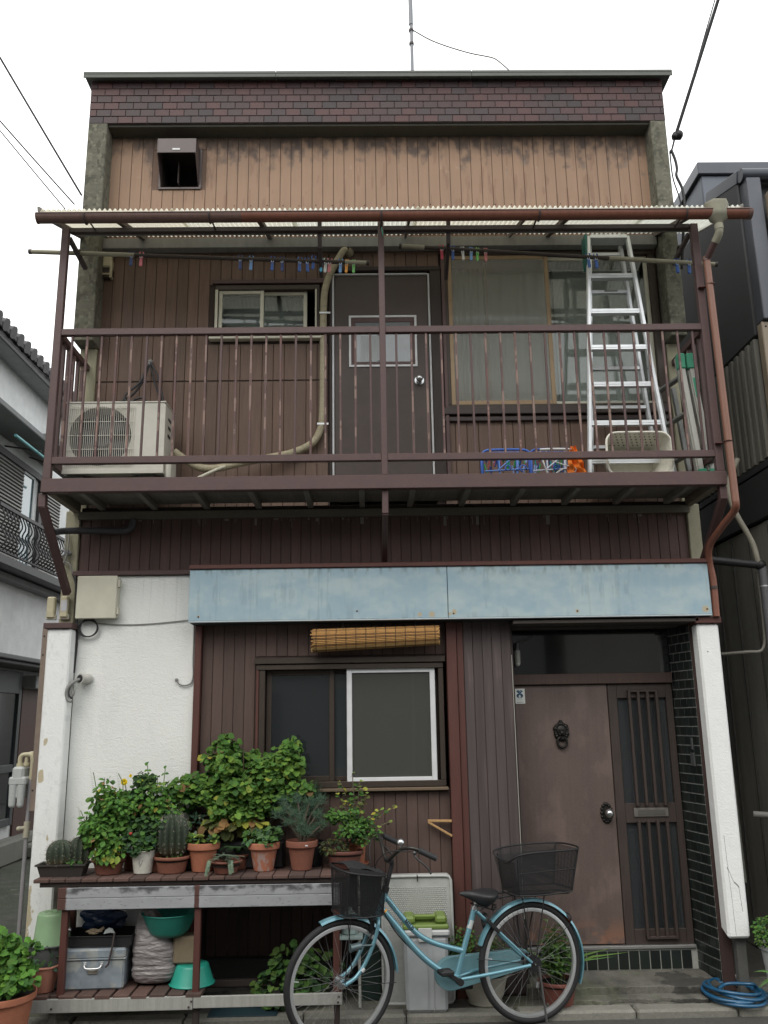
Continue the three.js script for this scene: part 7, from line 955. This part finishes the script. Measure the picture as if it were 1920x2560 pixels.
single('wire', [tube([V(-1.92, 2.46, 0.01), V(-1.8, 2.448, 0.008), V(-1.6, 2.447, 0.008), V(-1.4, 2.46, 0.008), V(-1.245, 2.475, 0.008)], 0.0035, 5, 40), tube([V(-1.237, 2.43, 0.008), V(-1.236, 2.2, 0.008), V(-1.234, 2.07, 0.01), V(-1.25, 2.035, 0.012), V(-1.29, 2.024, 0.014), V(-1.325, 2.035, 0.014), V(-1.345, 2.06, 0.01)], 0.005, 6, 60), ball(0.012, -1.345, 2.062, 0.006)], M.greycable, 'thin grey wire along the white wall, hooking down beside the red post', 'wire');
{ const t = thing('pipe_stub', 'white painted pipe stub in the wall with stripped black cables curling out', 'pipe'); const a = V(-1.945, 2.078, 0), b = V(-1.985, 2.078, 0.075); part('sleeve', [rod(a, b, 0.034, 20)], mat([0.55, 0.54, 0.5], tMottle, 0.1, { roughness: 0.9 }), t); part('opening', [rod(b, b.clone().lerp(a, -0.01), 0.026, 18)], M.black, t); const mW = mat([0.3, 0.3, 0.29], tGrit, 0.06, { roughness: 0.7 }); part('cable', [tube([V(-1.98, 2.075, 0.06), V(-2.01, 2.06, 0.1), V(-2.045, 2.02, 0.12), V(-2.055, 1.97, 0.115), V(-2.04, 1.935, 0.11), V(-2.02, 1.925, 0.11)], 0.011, 8, 36), tube([V(-1.98, 2.08, 0.06), V(-2.02, 2.05, 0.095), V(-2.035, 2.0, 0.1), V(-2.025, 1.96, 0.1), V(-2.012, 1.975, 0.105), V(-2.01, 2.0, 0.105)], 0.009, 8, 36)], mW, t); part('cable', [tube([V(-1.98, 2.07, 0.06), V(-2.035, 2.045, 0.105), V(-2.05, 1.98, 0.105), V(-2.02, 1.945, 0.105)], 0.008, 8, 36)], M.cable, t); }
{ const t = thing('cover_strip', 'tan metal strip fixed down the outer side of the left pillar', 'cover strip'); part('strip', [bx(-2.305, -2.262, 1.215, 2.435, -0.07, -0.04, 0.003)], mat([0.26, 0.2, 0.16], tMottle, 0.5, { roughness: 0.6 }), t); part('screw', [2.38, 2.25, 1.35].map((y) => ball(0.006, -2.29, y, -0.039, 8, 6)), M.darksteel, t); }
{ const t = thing('gas_meter', 'pale grey gas meter with cream pipes beside the left pillar', 'gas meter'); const m = mat([0.46, 0.48, 0.47], tFine, 0.4, { roughness: 0.5 });
  part('body', [bx(-2.425, -2.345, 1.4, 1.505, -0.12, 0.0, 0.014), bx(-2.442, -2.325, 1.385, 1.44, -0.125, 0.003, 0.01), bx(-2.43, -2.34, 1.3, 1.384, -0.12, -0.002, 0.01)], m, t); part('drum', [flat(new THREE.CylinderGeometry(0.026, 0.022, 0.13, 16)).translate(-2.41, 1.325, -0.01), flat(new THREE.CylinderGeometry(0.026, 0.022, 0.13, 16)).translate(-2.355, 1.325, -0.01), ball(0.022, -2.41, 1.262, -0.01), ball(0.022, -2.355, 1.262, -0.01)], m, t);
  part('pipe', [tube([V(-2.392, 1.5, -0.05), V(-2.392, 1.56, -0.05), V(-2.38, 1.578, -0.05), V(-2.34, 1.582, -0.05), V(-2.318, 1.575, -0.05), V(-2.31, 1.55, -0.05), V(-2.31, 1.5, -0.055), V(-2.315, 1.4, -0.06)], 0.015, 10, 50), tube([V(-2.352, 1.5, -0.06), V(-2.352, 1.56, -0.06), V(-2.34, 1.585, -0.065), V(-2.31, 1.588, -0.07), V(-2.28, 1.57, -0.07)], 0.013, 10, 30)], M.cream, t); part('coupling', [rod(V(-2.392, 1.503, -0.05), V(-2.392, 1.525, -0.05), 0.023, 14), rod(V(-2.352, 1.51, -0.06), V(-2.352, 1.53, -0.06), 0.02, 14)], M.cream, t); }
{ const t = thing('gas_pipe', 'grey vertical pipe with a cream valve up the left pillar corner', 'pipe'); part('pipe', [rod(V(-2.315, 0.0, -0.05), V(-2.315, 1.42, -0.055), 0.014, 12)], mat([0.3, 0.29, 0.3], tStreak, 0.4, { roughness: 0.6 }), t); part('valve', [rod(V(-2.315, 1.05, -0.05), V(-2.315, 1.15, -0.05), 0.02, 12), rod(V(-2.315, 1.11, -0.05), V(-2.36, 1.11, -0.03), 0.013, 10), ball(0.016, -2.36, 1.108, -0.03)], mat([0.45, 0.42, 0.32], tMottle, 0.2, { roughness: 0.6 }), t); }
{ const t = thing('drain_pipe', 'dark grey drain pipe coming out under the balcony\'s left corner', 'pipe'); part('pipe', [tube([V(-2.19, 3.07, 0.2), V(-2.13, 3.1, 0.1), V(-1.95, 3.12, 0.0), V(-1.72, 3.13, 0.0), V(-1.7, 3.2, 0.0)], 0.024, 12, 40)], mat([0.06, 0.06, 0.066], tFine, 0.3, { roughness: 0.5 }), t); }
{ const t = thing('insulator', 'grey porcelain cable insulators on the left pillar under the balcony', 'insulator'); const m = mat([0.22, 0.22, 0.23], null, 1, { roughness: 0.35 }); part('knob', [flat(new THREE.TorusGeometry(0.02, 0.009, 8, 18)).translate(-2.185, 2.958, 0.02), ball(0.02, -2.155, 2.964, 0.0), ball(0.014, -2.14, 2.96, 0.0)], m, t); part('cable', [tube([V(-2.17, 3.1, 0.0), V(-2.165, 3.0, 0.02), V(-2.16, 2.9, 0.015), V(-2.19, 2.83, 0.01)], 0.006, 6), tube([V(-2.15, 3.1, 0.0), V(-2.15, 2.95, 0.02), V(-2.17, 2.88, 0.02)], 0.005, 6), tube([V(-2.19, 2.9, 0.01), V(-2.13, 2.88, 0.02), V(-2.1, 2.81, 0.015)], 0.006, 6)], M.greycable, t); }
{ const t = thing('insulator', 'black cable clamp where the service wires meet the roof corner, top right', 'insulator'); part('clamp', [bx(2.48, 2.56, 6.31, 6.36, -0.04, 0.02, 0.01), ball(0.035, 2.53, 6.34, 0.0, 12, 8), ball(0.022, 2.49, 6.32, 0.01, 10, 8)], M.black, t); part('cable', [tube([V(2.5, 6.33, 0), V(2.47, 6.22, -0.02), V(2.45, 6.18, -0.02)], 0.008, 6), tube([V(2.455, 6.2, 0), V(2.48, 6.1, 0), V(2.485, 6.02, 0), V(2.475, 5.97, 0), V(2.51, 5.85, 0), V(2.515, 5.72, 0), V(2.5, 5.55, -0.02), V(2.48, 5.2, -0.1)], 0.011, 6, 60), tube([V(2.45, 6.2, -0.02), V(2.45, 5.95, -0.01), V(2.49, 5.72, -0.01), V(2.47, 5.6, -0.02)], 0.006, 6, 40)], M.cable, t); }
{ // overhead service wires
  const run = (n, l, a, b, r, k = 2.2, sag = 0.05) => { const A = V(...a), B = V(...b), E2 = A.clone().lerp(B, k), q = []; for (let i = 0; i <= 14; i++) { const f = i / 14, p = A.clone().lerp(E2, f); p.y -= sag * 4 * f * (1 - f) * 0.5; q.push(p); } single(n, [tube(q, r, 6, 40)], M.cable, l, 'overhead wire'); };
  run('overhead_wire', 'single thick overhead wire rising from the awning\'s left end to the upper left', [-2.24, 5.82, 0.0], [-3.1, 7.3, 0.5], 0.009); run('overhead_wire', 'lower pair of thin overhead wires at the left, upper strand', [-2.29, 5.74, 0], [-3.0, 6.5, 0.5], 0.006); run('overhead_wire', 'lower pair of thin overhead wires at the left, lower strand', [-2.36, 5.7, 0], [-3.04, 6.5, 0.5], 0.005);
  run('overhead_wire', 'thick service cable from the right roof corner up out of the picture', [2.51, 6.35, 0], [2.86, 7.48, 0.5], 0.014, 2.2, 0.0); run('overhead_wire', 'thin strand beside the thick service cable at the top right', [2.52, 6.36, 0], [2.845, 7.5, 0.5], 0.005, 2.2, -0.06); run('overhead_wire', 'faint thin wire between the left house roof and the balcony post', [-2.38, 4.3, -0.5], [-3.33, 5.24, -0.5], 0.004, 2.0); }
{ const t = thing('antenna_mast', 'thin metal antenna mast on the roof with a stay wire', 'antenna'); part('mast', [rod(V(0.412, 6.83, -0.4), V(0.418, 8.9, -0.4), 0.015, 10), rod(V(0.412, 7.77, -0.4), V(0.412, 8.1, -0.4), 0.02, 10)], mat([0.2, 0.21, 0.23], null, 1, { roughness: 0.5 }), t); part('clamp', [rod(V(0.412, 7.56, -0.4), V(0.412, 7.58, -0.4), 0.022, 10), rod(V(0.412, 7.7, -0.4), V(0.412, 7.72, -0.4), 0.022, 10)], M.darksteel, t); part('stay_wire', [tube([V(0.425, 7.715, -0.4), V(0.6, 7.6, -0.4), V(0.9, 7.48, -0.4), V(1.13, 7.42, -0.4), V(1.16, 7.4, -0.4), V(1.3, 7.24, -0.4), V(1.5, 6.9, -0.45)], 0.006, 6, 60)], M.greycable, t); }
// ---------- rolled reed blind, lamp, sticker ----------
{ const t = thing('reed_blind', 'rolled-up reed blind hanging under the sign above the window', 'blind'); const A = V(-0.405, 2.31, 0.09), B = V(0.46, 2.337, 0.09), g = []; const mR = [mat([0.46, 0.25, 0.08], tStreak, 0.1, { roughness: 0.8 }), mat([0.2, 0.1, 0.035], tStreak, 0.1, { roughness: 0.8 }), mat([0.68, 0.44, 0.18], tStreak, 0.1, { roughness: 0.8 })], set = [[], [], []];
  for (let i = 0; i < 84; i++) { const k = i / 84, a = k * 6.283 * 2, r = i < 42 ? 1 : 0.86, o = (f) => V(0, 0.075 * r * Math.sin(a) * f, 0.07 * r * Math.cos(a) * f); set[Math.floor(rnd() * 3)].push(rod(A.clone().add(o(1)).add(V(rr(-0.015, 0.01), 0, 0)), B.clone().add(o(0.84)).add(V(rr(-0.008, 0.008), 0, 0)), 0.0056, 6)); }
  set.forEach((s, i) => stuffPart(part('reed', s, mR[i], t))); const c = []; for (let i = 0; i < 13; i++) { const f = 0.03 + i * 0.078, p = A.clone().lerp(B, f), k = 1 - 0.16 * f; c.push(flat(new THREE.TorusGeometry(1, 0.016, 5, 30)).scale(0.076 * k + 0.004, 0.08 * k + 0.004, 0.12).rotateY(Math.PI / 2).translate(p.x, p.y, p.z)); } part('cord', c, mat([0.05, 0.035, 0.02], null, 1, {}), t); part('core', [rod(A.clone().add(V(0.01, 0, 0)), B.clone().add(V(-0.01, 0, 0)), 0.058, 20, 0.05)], mR[1], t); part('hanging_cord', [rod(V(-0.2, 2.31, 0.09), V(-0.2, 2.44, 0.09), 0.004), rod(V(0.3, 2.33, 0.09), V(0.3, 2.44, 0.09), 0.004)], M.darksteel, t); }
{ const t = thing('wall_lamp', 'small tubular outdoor lamp with an arm in the dark corner above the front door', 'lamp'); part('housing', [rod(V(1.045, 2.155, -0.22), V(1.045, 2.245, -0.22), 0.022, 16), bx(1.037, 1.041, 2.15, 2.25, -0.199, -0.196, 0.001)], mat([0.36, 0.36, 0.33], tFine, 0.2, { roughness: 0.4 }), t); part('diffuser', [ball(0.02, 1.045, 2.152, -0.22, 14, 10)], mat([0.5, 0.5, 0.46], null, 1, { roughness: 0.3 }), t); part('bracket', [rod(V(1.045, 2.245, -0.22), V(1.045, 2.3, -0.22), 0.014), bar(V(1.045, 2.3, -0.22), V(1.18, 2.35, -0.22), 0.018, 0.014)], mat([0.1, 0.1, 0.1], null, 1, { roughness: 0.5 }), t); }
{ // security sticker: blue interlaced knot mark and small text on white
  const c = document.createElement('canvas'); c.width = 160; c.height = 220; const x = c.getContext('2d'); x.fillStyle = '#d9dcd8'; x.fillRect(0, 0, 160, 220); x.lineCap = 'butt';
  const stroke = (pts, w, s) => { x.strokeStyle = s; x.lineWidth = w; x.beginPath(); x.moveTo(...pts[0]); for (const p of pts.slice(1)) x.lineTo(...p); x.stroke(); };
  stroke([[38, 30], [112, 106]], 24, '#17415e'); stroke([[122, 30], [48, 106]], 26, '#d9dcd8'); stroke([[122, 30], [48, 106]], 20, '#1d5275'); stroke([[60, 24], [92, 58]], 12, '#1d5275'); stroke([[100, 24], [88, 36]], 12, '#17415e'); x.strokeStyle = '#17415e'; x.lineWidth = 18; x.beginPath(); x.arc(58, 104, 20, 0.9, 5.4); x.stroke(); x.beginPath(); x.arc(102, 104, 20, -2.2, 2.2); x.stroke(); x.fillStyle = '#3d6a8c'; x.fillRect(46, 148, 68, 4); x.fillStyle = '#8d9aa2'; x.fillRect(34, 164, 92, 3); x.fillStyle = '#333'; for (let i = 0; i < 9; i++) x.fillRect(28 + i * 12, 194, 8, 9);
  const tt = new THREE.CanvasTexture(c); tt.colorSpace = THREE.SRGBColorSpace; const g = uvBox(cboxG(0.074, 0.106, 0.002, 0.0004)); const p = g.attributes.position, uv = g.attributes.uv; for (let i = 0; i < uv.count; i++) uv.setXY(i, p.getX(i) / 0.074 + 0.5, p.getY(i) / 0.106 + 0.5); single('sticker', g.translate(1.062, 1.925, -0.2985), new THREE.MeshPhysicalMaterial({ map: tt, roughness: 0.4 }), 'white security sticker with a blue knot emblem in the front door\'s top corner', 'sticker'); }
single('wire_tie', [tube([V(0.105, 5.245, 0.55), V(0.1, 5.2, 0.556), V(0.108, 5.15, 0.556), V(0.113, 5.12, 0.55)], 0.0035, 6, 16)], mat([0.03, 0.28, 0.18], null, 1, { roughness: 0.5 }), 'green wire tied round the middle balcony post under the gutter', 'wire');
// ---------- left neighbour across the side street ----------
{
  const t = thing('neighbour_house', 'white two-storey house with a tiled roof across the side street on the left', 'house'), X = -5.0, Z0 = 2.5, Z1 = -12;
  const mW = mat([0.76, 0.78, 0.78], tMottle, 2.2, { roughness: 0.95, bump: bStucco, bs: 0.004, bsize: 0.5 }), mG = mat([0.68, 0.69, 0.69], tMottle, 2.2, { roughness: 0.95, bump: bStucco, bs: 0.004, bsize: 0.5 }), mGr = mat([0.05, 0.05, 0.05], tFine, 0.5, { roughness: 0.6 });
  part('wall', [bx(X - 5, X, 3.75, 6.75, Z1, Z0, 0.01)], mW, t); part('lower_wall', [bx(X - 5, X - 0.002, 0, 3.745, Z1, Z0, 0.01)], mG, t);
  // roof: tiled slope rising away, with a boxed eave and tile ends along the edge
  const mT = mat([0.06, 0.057, 0.062], tMottle, 0.5, { roughness: 0.55 });
  part('eave', [bx(X - 0.3, X + 0.28, 6.62, 6.7, Z1, Z0, 0.01)], mat([0.3, 0.31, 0.31], tMottle, 1, { roughness: 0.9 }), t); part('fascia', [bx(X + 0.28, X + 0.31, 6.6, 6.74, Z1, Z0, 0.005)], mGr, t);
  const roof = part('roof', [bar(V(X + 0.36, 6.72, (Z0 + Z1) / 2), V(X - 4.0, 8.3, (Z0 + Z1) / 2), Z0 - Z1, 0.05, 0.01)], mT, t);
  const tg = merge([rod(V(0, 0, 0), V(-1.1, 0.4, 0), 0.075, 10), rod(V(0.0, 0, 0), V(0.02, -0.008, 0), 0.085, 12)]); for (let i = 0; i < 46; i++) { const o = part('roof_tile', tg, mT, roof); o.position.set(X + 0.36, 6.765, -1.2 - i * 0.232); }
  // upstairs window with louvred shutters and a small awning
  const mS = mat([0.22, 0.215, 0.2], tFine, 0.4, { roughness: 0.55, metalness: 0.3 });
  const sh = (z0, z1) => { const s = part('shutter', [bx(X + 0.001, X + 0.03, 3.98, 5.34, z1, z0, 0.004)], mat([0.03, 0.03, 0.03], null, 1, { roughness: 0.7 }), t); const g = uvBox(cboxG(0.02, 0.034, z0 - z1 - 0.06, 0.004).rotateZ(0.4)); for (let i = 0; i < 26; i++) { const o = part('slat', g, mS, s); o.position.set(X + 0.038, 4.02 + i * 0.051, (z0 + z1) / 2); } };
  sh(-4.7, -6.0); sh(-6.72, -7.5);
  const w = part('window', [bx(X + 0.001, X + 0.05, 3.9, 5.42, -6.715, -6.6, 0.004), bx(X + 0.001, X + 0.05, 5.34, 5.44, -7.5, -4.7, 0.004)], mGr, t); part('pane', [bx(X + 0.004, X + 0.012, 3.95, 5.34, -6.37, -6.02, 0.002)], mat([0.12, 0.22, 0.25], tStreak, 0.6, { roughness: 0.08, clearcoat: 1, clearcoatRoughness: 0.02 }), w); part('sash', [bx(X + 0.012, X + 0.03, 3.95, 5.34, -6.42, -6.37, 0.003), bx(X + 0.012, X + 0.03, 5.3, 5.34, -6.36, -6.02, 0.003)], mat([0.4, 0.44, 0.44], tFine, 0.4, { roughness: 0.5 }), w);
  part('awning', [bx(X + 0.001, X + 0.6, 5.66, 5.73, -6.95, -5.5, 0.01), bx(X + 0.001, X + 0.6, 5.62, 5.66, -6.95, -5.5, 0.01)], mat([0.24, 0.25, 0.25], tMottle, 0.8, { roughness: 0.8 }), t); part('awning', [bx(X + 0.001, X + 0.5, 5.6, 5.68, -5.49, -3.5, 0.01)], mat([0.2, 0.21, 0.21], tMottle, 0.8, { roughness: 0.8 }), t);
  part('drying_pole', [rod(V(X + 0.45, 5.4, -4.6), V(X + 0.45, 5.41, -7.2), 0.02, 8)], mat([0.14, 0.38, 0.4], null, 1, { roughness: 0.5 }), t); part('pole_bracket', [bar(V(X, 5.5, -5.35), V(X + 0.5, 5.42, -5.35), 0.02, 0.02), bar(V(X, 5.6, -6.2), V(X + 0.5, 5.42, -6.2), 0.02, 0.02)], mGr, t);
  const rl = part('window_railing', [bx(X + 0.3, X + 0.34, 4.48, 4.53, -7.6, -4.6, 0.005), bx(X + 0.3, X + 0.33, 3.92, 3.95, -7.6, -4.6, 0.005)], mGr, t); const bg = tube([V(0, 0.57, 0), V(0.06, 0.4, 0), V(0.02, 0.3, 0), V(0.1, 0.12, 0), V(0, 0, 0)], 0.011, 5, 16); for (let i = 0; i < 26; i++) { const o = part('bar', bg, mGr, rl); o.position.set(X + 0.31, 3.93, -4.7 - i * 0.112); }
  part('ledge', [bx(X + 0.001, X + 0.36, 3.76, 3.88, -7.8, -4.4, 0.01)], mGr, t); part('ledge', [bx(X + 0.001, X + 0.16, 3.66, 3.75, -11, 2.4, 0.01)], mat([0.2, 0.2, 0.2], tMottle, 0.8, { roughness: 0.9 }), t);
  // ground floor: canopy, dark sliding door, brown door, step
  part('canopy', [bx(X + 0.001, X + 0.5, 2.58, 2.64, -7.6, -4.2, 0.01), bx(X + 0.001, X + 0.45, 2.53, 2.575, -7.6, -4.2, 0.01)], mat([0.12, 0.125, 0.125], tMottle, 0.8, { roughness: 0.7 }), t); part('signboard', [bx(X + 0.001, X + 0.2, 2.28, 2.46, -7.3, -6.6, 0.01)], mat([0.42, 0.43, 0.43], tMottle, 0.6, { roughness: 0.8 }), t);
  const d = part('sliding_door', [bx(X + 0.001, X + 0.05, 0.45, 2.5, -6.5, -6.4, 0.005), bx(X + 0.001, X + 0.05, 0.45, 0.55, -6.4, -4.4, 0.005), bx(X + 0.001, X + 0.045, 1.15, 1.25, -6.4, -4.4, 0.005), bx(X + 0.001, X + 0.05, 2.2, 2.5, -6.4, -4.4, 0.005)], mat([0.045, 0.05, 0.054], tFine, 0.5, { roughness: 0.5 }), t); part('pane', [bx(X + 0.002, X + 0.02, 0.55, 2.2, -6.4, -4.4, 0.002)], mat([0.012, 0.017, 0.02], null, 1, { roughness: 0.1, clearcoat: 1, clearcoatRoughness: 0.05 }), d);
  part('door', [bx(X + 0.001, X + 0.03, 0.2, 2.28, -7.4, -6.58, 0.004)], mat([0.07, 0.03, 0.022], tStreak, 0.8, { roughness: 0.6 }), t);
  part('doorstep', [bx(X + 0.001, X + 0.55, 0.0, 0.17, -7.6, -6.55, 0.03), bx(X + 0.001, X + 0.25, 0.0, 0.3, -6.54, -4.4, 0.03), bx(X + 0.001, X + 0.18, 0.17, 0.29, -7.6, -6.55, 0.02)], mat([0.2, 0.2, 0.175], tGrit, 0.8, { roughness: 0.95 }), t);
}
// far end of the side street: a dim house so the street does not run out to nothing
{ const t = thing('background_house', 'grey house closing the far end of the side street, mostly hidden', 'house'); part('wall', [bx(-5, -1, 0, 3.4, -17, -15, 0.02)], mat([0.16, 0.16, 0.15], tMottle, 2, { roughness: 0.95 }), t); part('roof', [bar(V(-3, 3.42, -14.7), V(-3, 3.9, -17.2), 4.4, 0.08, 0.01)], mat([0.06, 0.06, 0.065], tMottle, 1, { roughness: 0.7 }), t); }
// ---------- right neighbour ----------
{
  const t = thing('neighbour_house', 'dark grey metal-clad house close beside the right pillar', 'house'), X = 2.95;
  const mD = mat([0.028, 0.028, 0.031], tMottle, 1.2, { roughness: 0.6 }), mGy = mat([0.1, 0.107, 0.125], tFine, 1, { roughness: 0.45, metalness: 0.3 }), mBe = mat([0.27, 0.22, 0.16], tFine, 0.6, { roughness: 0.5 });
  part('wall', [bx(X, X + 6, 4.58, 6.0, -9, 0.0, 0.01)], mD, t);
  part('rooftop_block', [bx(X + 0.03, X + 6, 5.5, 6.45, -9, -0.71, 0.01)], mat([0.14, 0.155, 0.185], tFine, 1, { roughness: 0.5, metalness: 0.3 }), t); part('rooftop_coping', [bx(X, X + 6, 6.451, 6.57, -9, -0.68, 0.006)], mGy, t);
  part('eave_gutter', [rod(V(X + 0.0, 5.91, 0.075), V(X + 6, 5.91, 0.075), 0.055, 16), bar(V(X + 0.02, 5.93, 0.02), V(X + 0.02, 6.13, -0.58), 0.05, 0.1), bar(V(X + 3, 5.97, 0.03), V(X + 3, 6.15, -0.6), 6, 0.03)], mat([0.05, 0.056, 0.07], tFine, 0.8, { roughness: 0.4, metalness: 0.3 }), t);
  part('corner_post', [bx(X + 0.02, X + 0.13, 4.66, 5.86, 0.001, 0.13, 0.006)], mGy, t);
  part('frame', [bx(X + 0.16, X + 0.2, 4.66, 5.72, 0.1, 0.2, 0.004), bx(X + 0.2, X + 4, 5.66, 5.72, 0.1, 0.2, 0.004), bx(X + 0.01, X + 4, 3.3, 4.65, 0.02, 0.1, 0.006)], mBe, t); part('screen', [bx(X + 0.2, X + 4, 4.66, 5.655, 0.1, 0.13, 0.004)], mat([0.075, 0.075, 0.07], tFine, 1, { roughness: 0.6 }), t); part('rivet', [0, 1, 2].map((i) => ball(0.008, X + 0.04 + i * 0.035, 4.61, 0.1, 8, 6)), M.darksteel, t);
  // pale ribbed fence panels below the dark wall, each its own strip
  const fe = part('side_fence', [bx(X + 0.03, X + 0.06, 3.56, 4.575, -2.2, 0.0, 0.004)], mat([0.03, 0.03, 0.028], null, 1, { roughness: 0.8 }), t); const mFn = [0.9, 1, 1.1].map((k) => mat([0.17 * k, 0.165 * k, 0.14 * k], tStreak, 0.6, { roughness: 0.7 })); for (let i = 0; i < 20; i++) { const z = -0.02 - i * 0.105; part('fence_strip', [bx(X - 0.012, X + 0.032, 3.62, 4.56, z - 0.058, z, 0.004)], mFn[i % 3], fe); }
  part('fence_rail', [bx(X - 0.005, X + 0.03, 3.56, 3.615, -2.2, 0.02, 0.004), bx(X + 0.03, X + 0.06, 4.1, 4.13, -2.2, 0.0, 0.003)], mD, t); part('corner_post', [bx(X + 0.02, X + 0.07, 3.3, 4.57, 0.001, 0.019, 0.003)], mD, t);
  part('balcony_base', [bx(X - 0.002, X + 5, 3.2, 3.555, -9, 0.0, 0.01)], mD, t);
  const lw = part('lower_wall', [bx(X + 0.02, X + 6, 0, 3.19, -9, -0.05, 0.01)], mat([0.27, 0.265, 0.235], tStreak, 0.9, { roughness: 0.85 }), t); for (let i = 0; i < 8; i++) part('wall_seam', [bx(X + 0.005, X + 0.022, 0.02, 3.18, -0.2 - i * 0.34, -0.185 - i * 0.34, 0.002)], mat([0.06, 0.06, 0.055], null, 1, { roughness: 0.8 }), lw);
}
{ const t = thing('drain_pipe', 'black and grey drain pipe elbow on the right neighbour\'s wall', 'pipe'); part('pipe', [rod(V(2.47, 2.9, -0.25), V(2.86, 2.845, -0.2), 0.03, 14), ball(0.04, 2.875, 2.842, -0.2, 14, 10)], M.black, t); part('pipe', [rod(V(2.888, 2.83, -0.2), V(2.895, 0.05, -0.2), 0.033, 14)], mat([0.13, 0.13, 0.14], tFine, 0.5, { roughness: 0.5 }), t); part('collar', [rod(V(2.889, 2.68, -0.2), V(2.889, 2.69, -0.2), 0.036, 14)], M.alu, t); }
single('flexible_hose', [tube([V(2.86, 3.7, -0.35), V(2.72, 3.46, -0.24), V(2.715, 3.3, -0.2), V(2.745, 3.2, -0.19), V(2.8, 3.08, -0.19), V(2.835, 2.99, -0.19), V(2.85, 2.9, -0.19), V(2.862, 2.84, -0.2)], 0.021, 10, 70)], mat([0.33, 0.31, 0.25], tStreak, 0.1, { roughness: 0.7 }), 'pale flexible hose running down between the two houses at the right', 'hose');
{ const m = mat([0.2, 0.2, 0.18], tStreak, 0.3, { roughness: 0.7 }); single('conduit', [tube([V(2.6, 2.9, -0.55), V(2.62, 2.2, -0.55), V(2.64, 1.2, -0.55), V(2.65, 0.6, -0.55)], 0.02, 8, 20)], m, 'thicker of two grey conduits in the gap right of the white pillar', 'pipe'); single('conduit', [tube([V(2.5, 2.55, -0.6), V(2.54, 1.7, -0.6), V(2.58, 0.8, -0.6)], 0.014, 8, 20)], m, 'thinner of two grey conduits in the gap right of the white pillar', 'pipe'); }
single('conduit', [tube([V(2.868, 2.8, -0.24), V(2.87, 2.4, -0.25), V(2.86, 2.27, -0.25), V(2.83, 2.22, -0.25), V(2.75, 2.215, -0.28), V(2.6, 2.21, -0.4)], 0.012, 8, 40)], mat([0.24, 0.23, 0.2], tStreak, 0.3, { roughness: 0.7 }), 'cream conduit bending behind the grey drain pipe at the right edge', 'pipe');
single('rail', [rod(V(2.62, 1.1, -0.2), V(2.93, 1.08, -0.15), 0.022, 10)], mat([0.16, 0.155, 0.14], tStreak, 0.3, { roughness: 0.6 }), 'short grey rail end sticking out between pillar and right house', 'rail');
{ const t = thing('background_wall', 'dark wall closing the narrow gap between the two houses on the right', 'wall'); part('wall', [bx(2.4, 2.95, 0, 6.2, -4.2, -4.0, 0.01)], mat([0.05, 0.05, 0.048], tMottle, 1.5, { roughness: 0.95 }), t); }
// ---------- houses across the street, behind the photographer: mirrored in the panes ----------
{
  const mH = [[0.3, 0.28, 0.25], [0.2, 0.2, 0.2], [0.34, 0.33, 0.3]];
  [[-13, -4.6, 5.6], [-4.2, 3.4, 6.2], [3.8, 12, 5.2]].forEach(([a, b, h], i) => {
    const t = thing('street_house', ['pale house across the street to the left', 'grey house straight across the street behind the photographer', 'pale house across the street to the right'][i], 'house'); const Z = 10.5;
    part('wall', [bx(a, b, 0, h, Z, Z + 6, 0.02)], mat(mH[i], tMottle, 2, { roughness: 0.95 }), t); part('roof', [bar(V((a + b) / 2, h + 0.02, Z - 0.4), V((a + b) / 2, h + 1.1, Z + 3), b - a + 0.5, 0.1, 0.02), bar(V((a + b) / 2, h + 1.1, Z + 3), V((a + b) / 2, h + 0.02, Z + 6.4), b - a + 0.5, 0.1, 0.02)], mat([0.07, 0.07, 0.075], tMottle, 1, { roughness: 0.7 }), t);
    for (let k = 0; k < 3; k++) for (const y of [1.0, 3.6]) { const x = a + 1 + k * (b - a - 2.6) / 2; part('window', [bx(x, x + 1.5, y, y + 1.3, Z - 0.04, Z - 0.001, 0.01)], mat([0.03, 0.035, 0.04], null, 1, { roughness: 0.1, clearcoat: 1 }), t); }
  });
}
renderer.render(scene, camera);
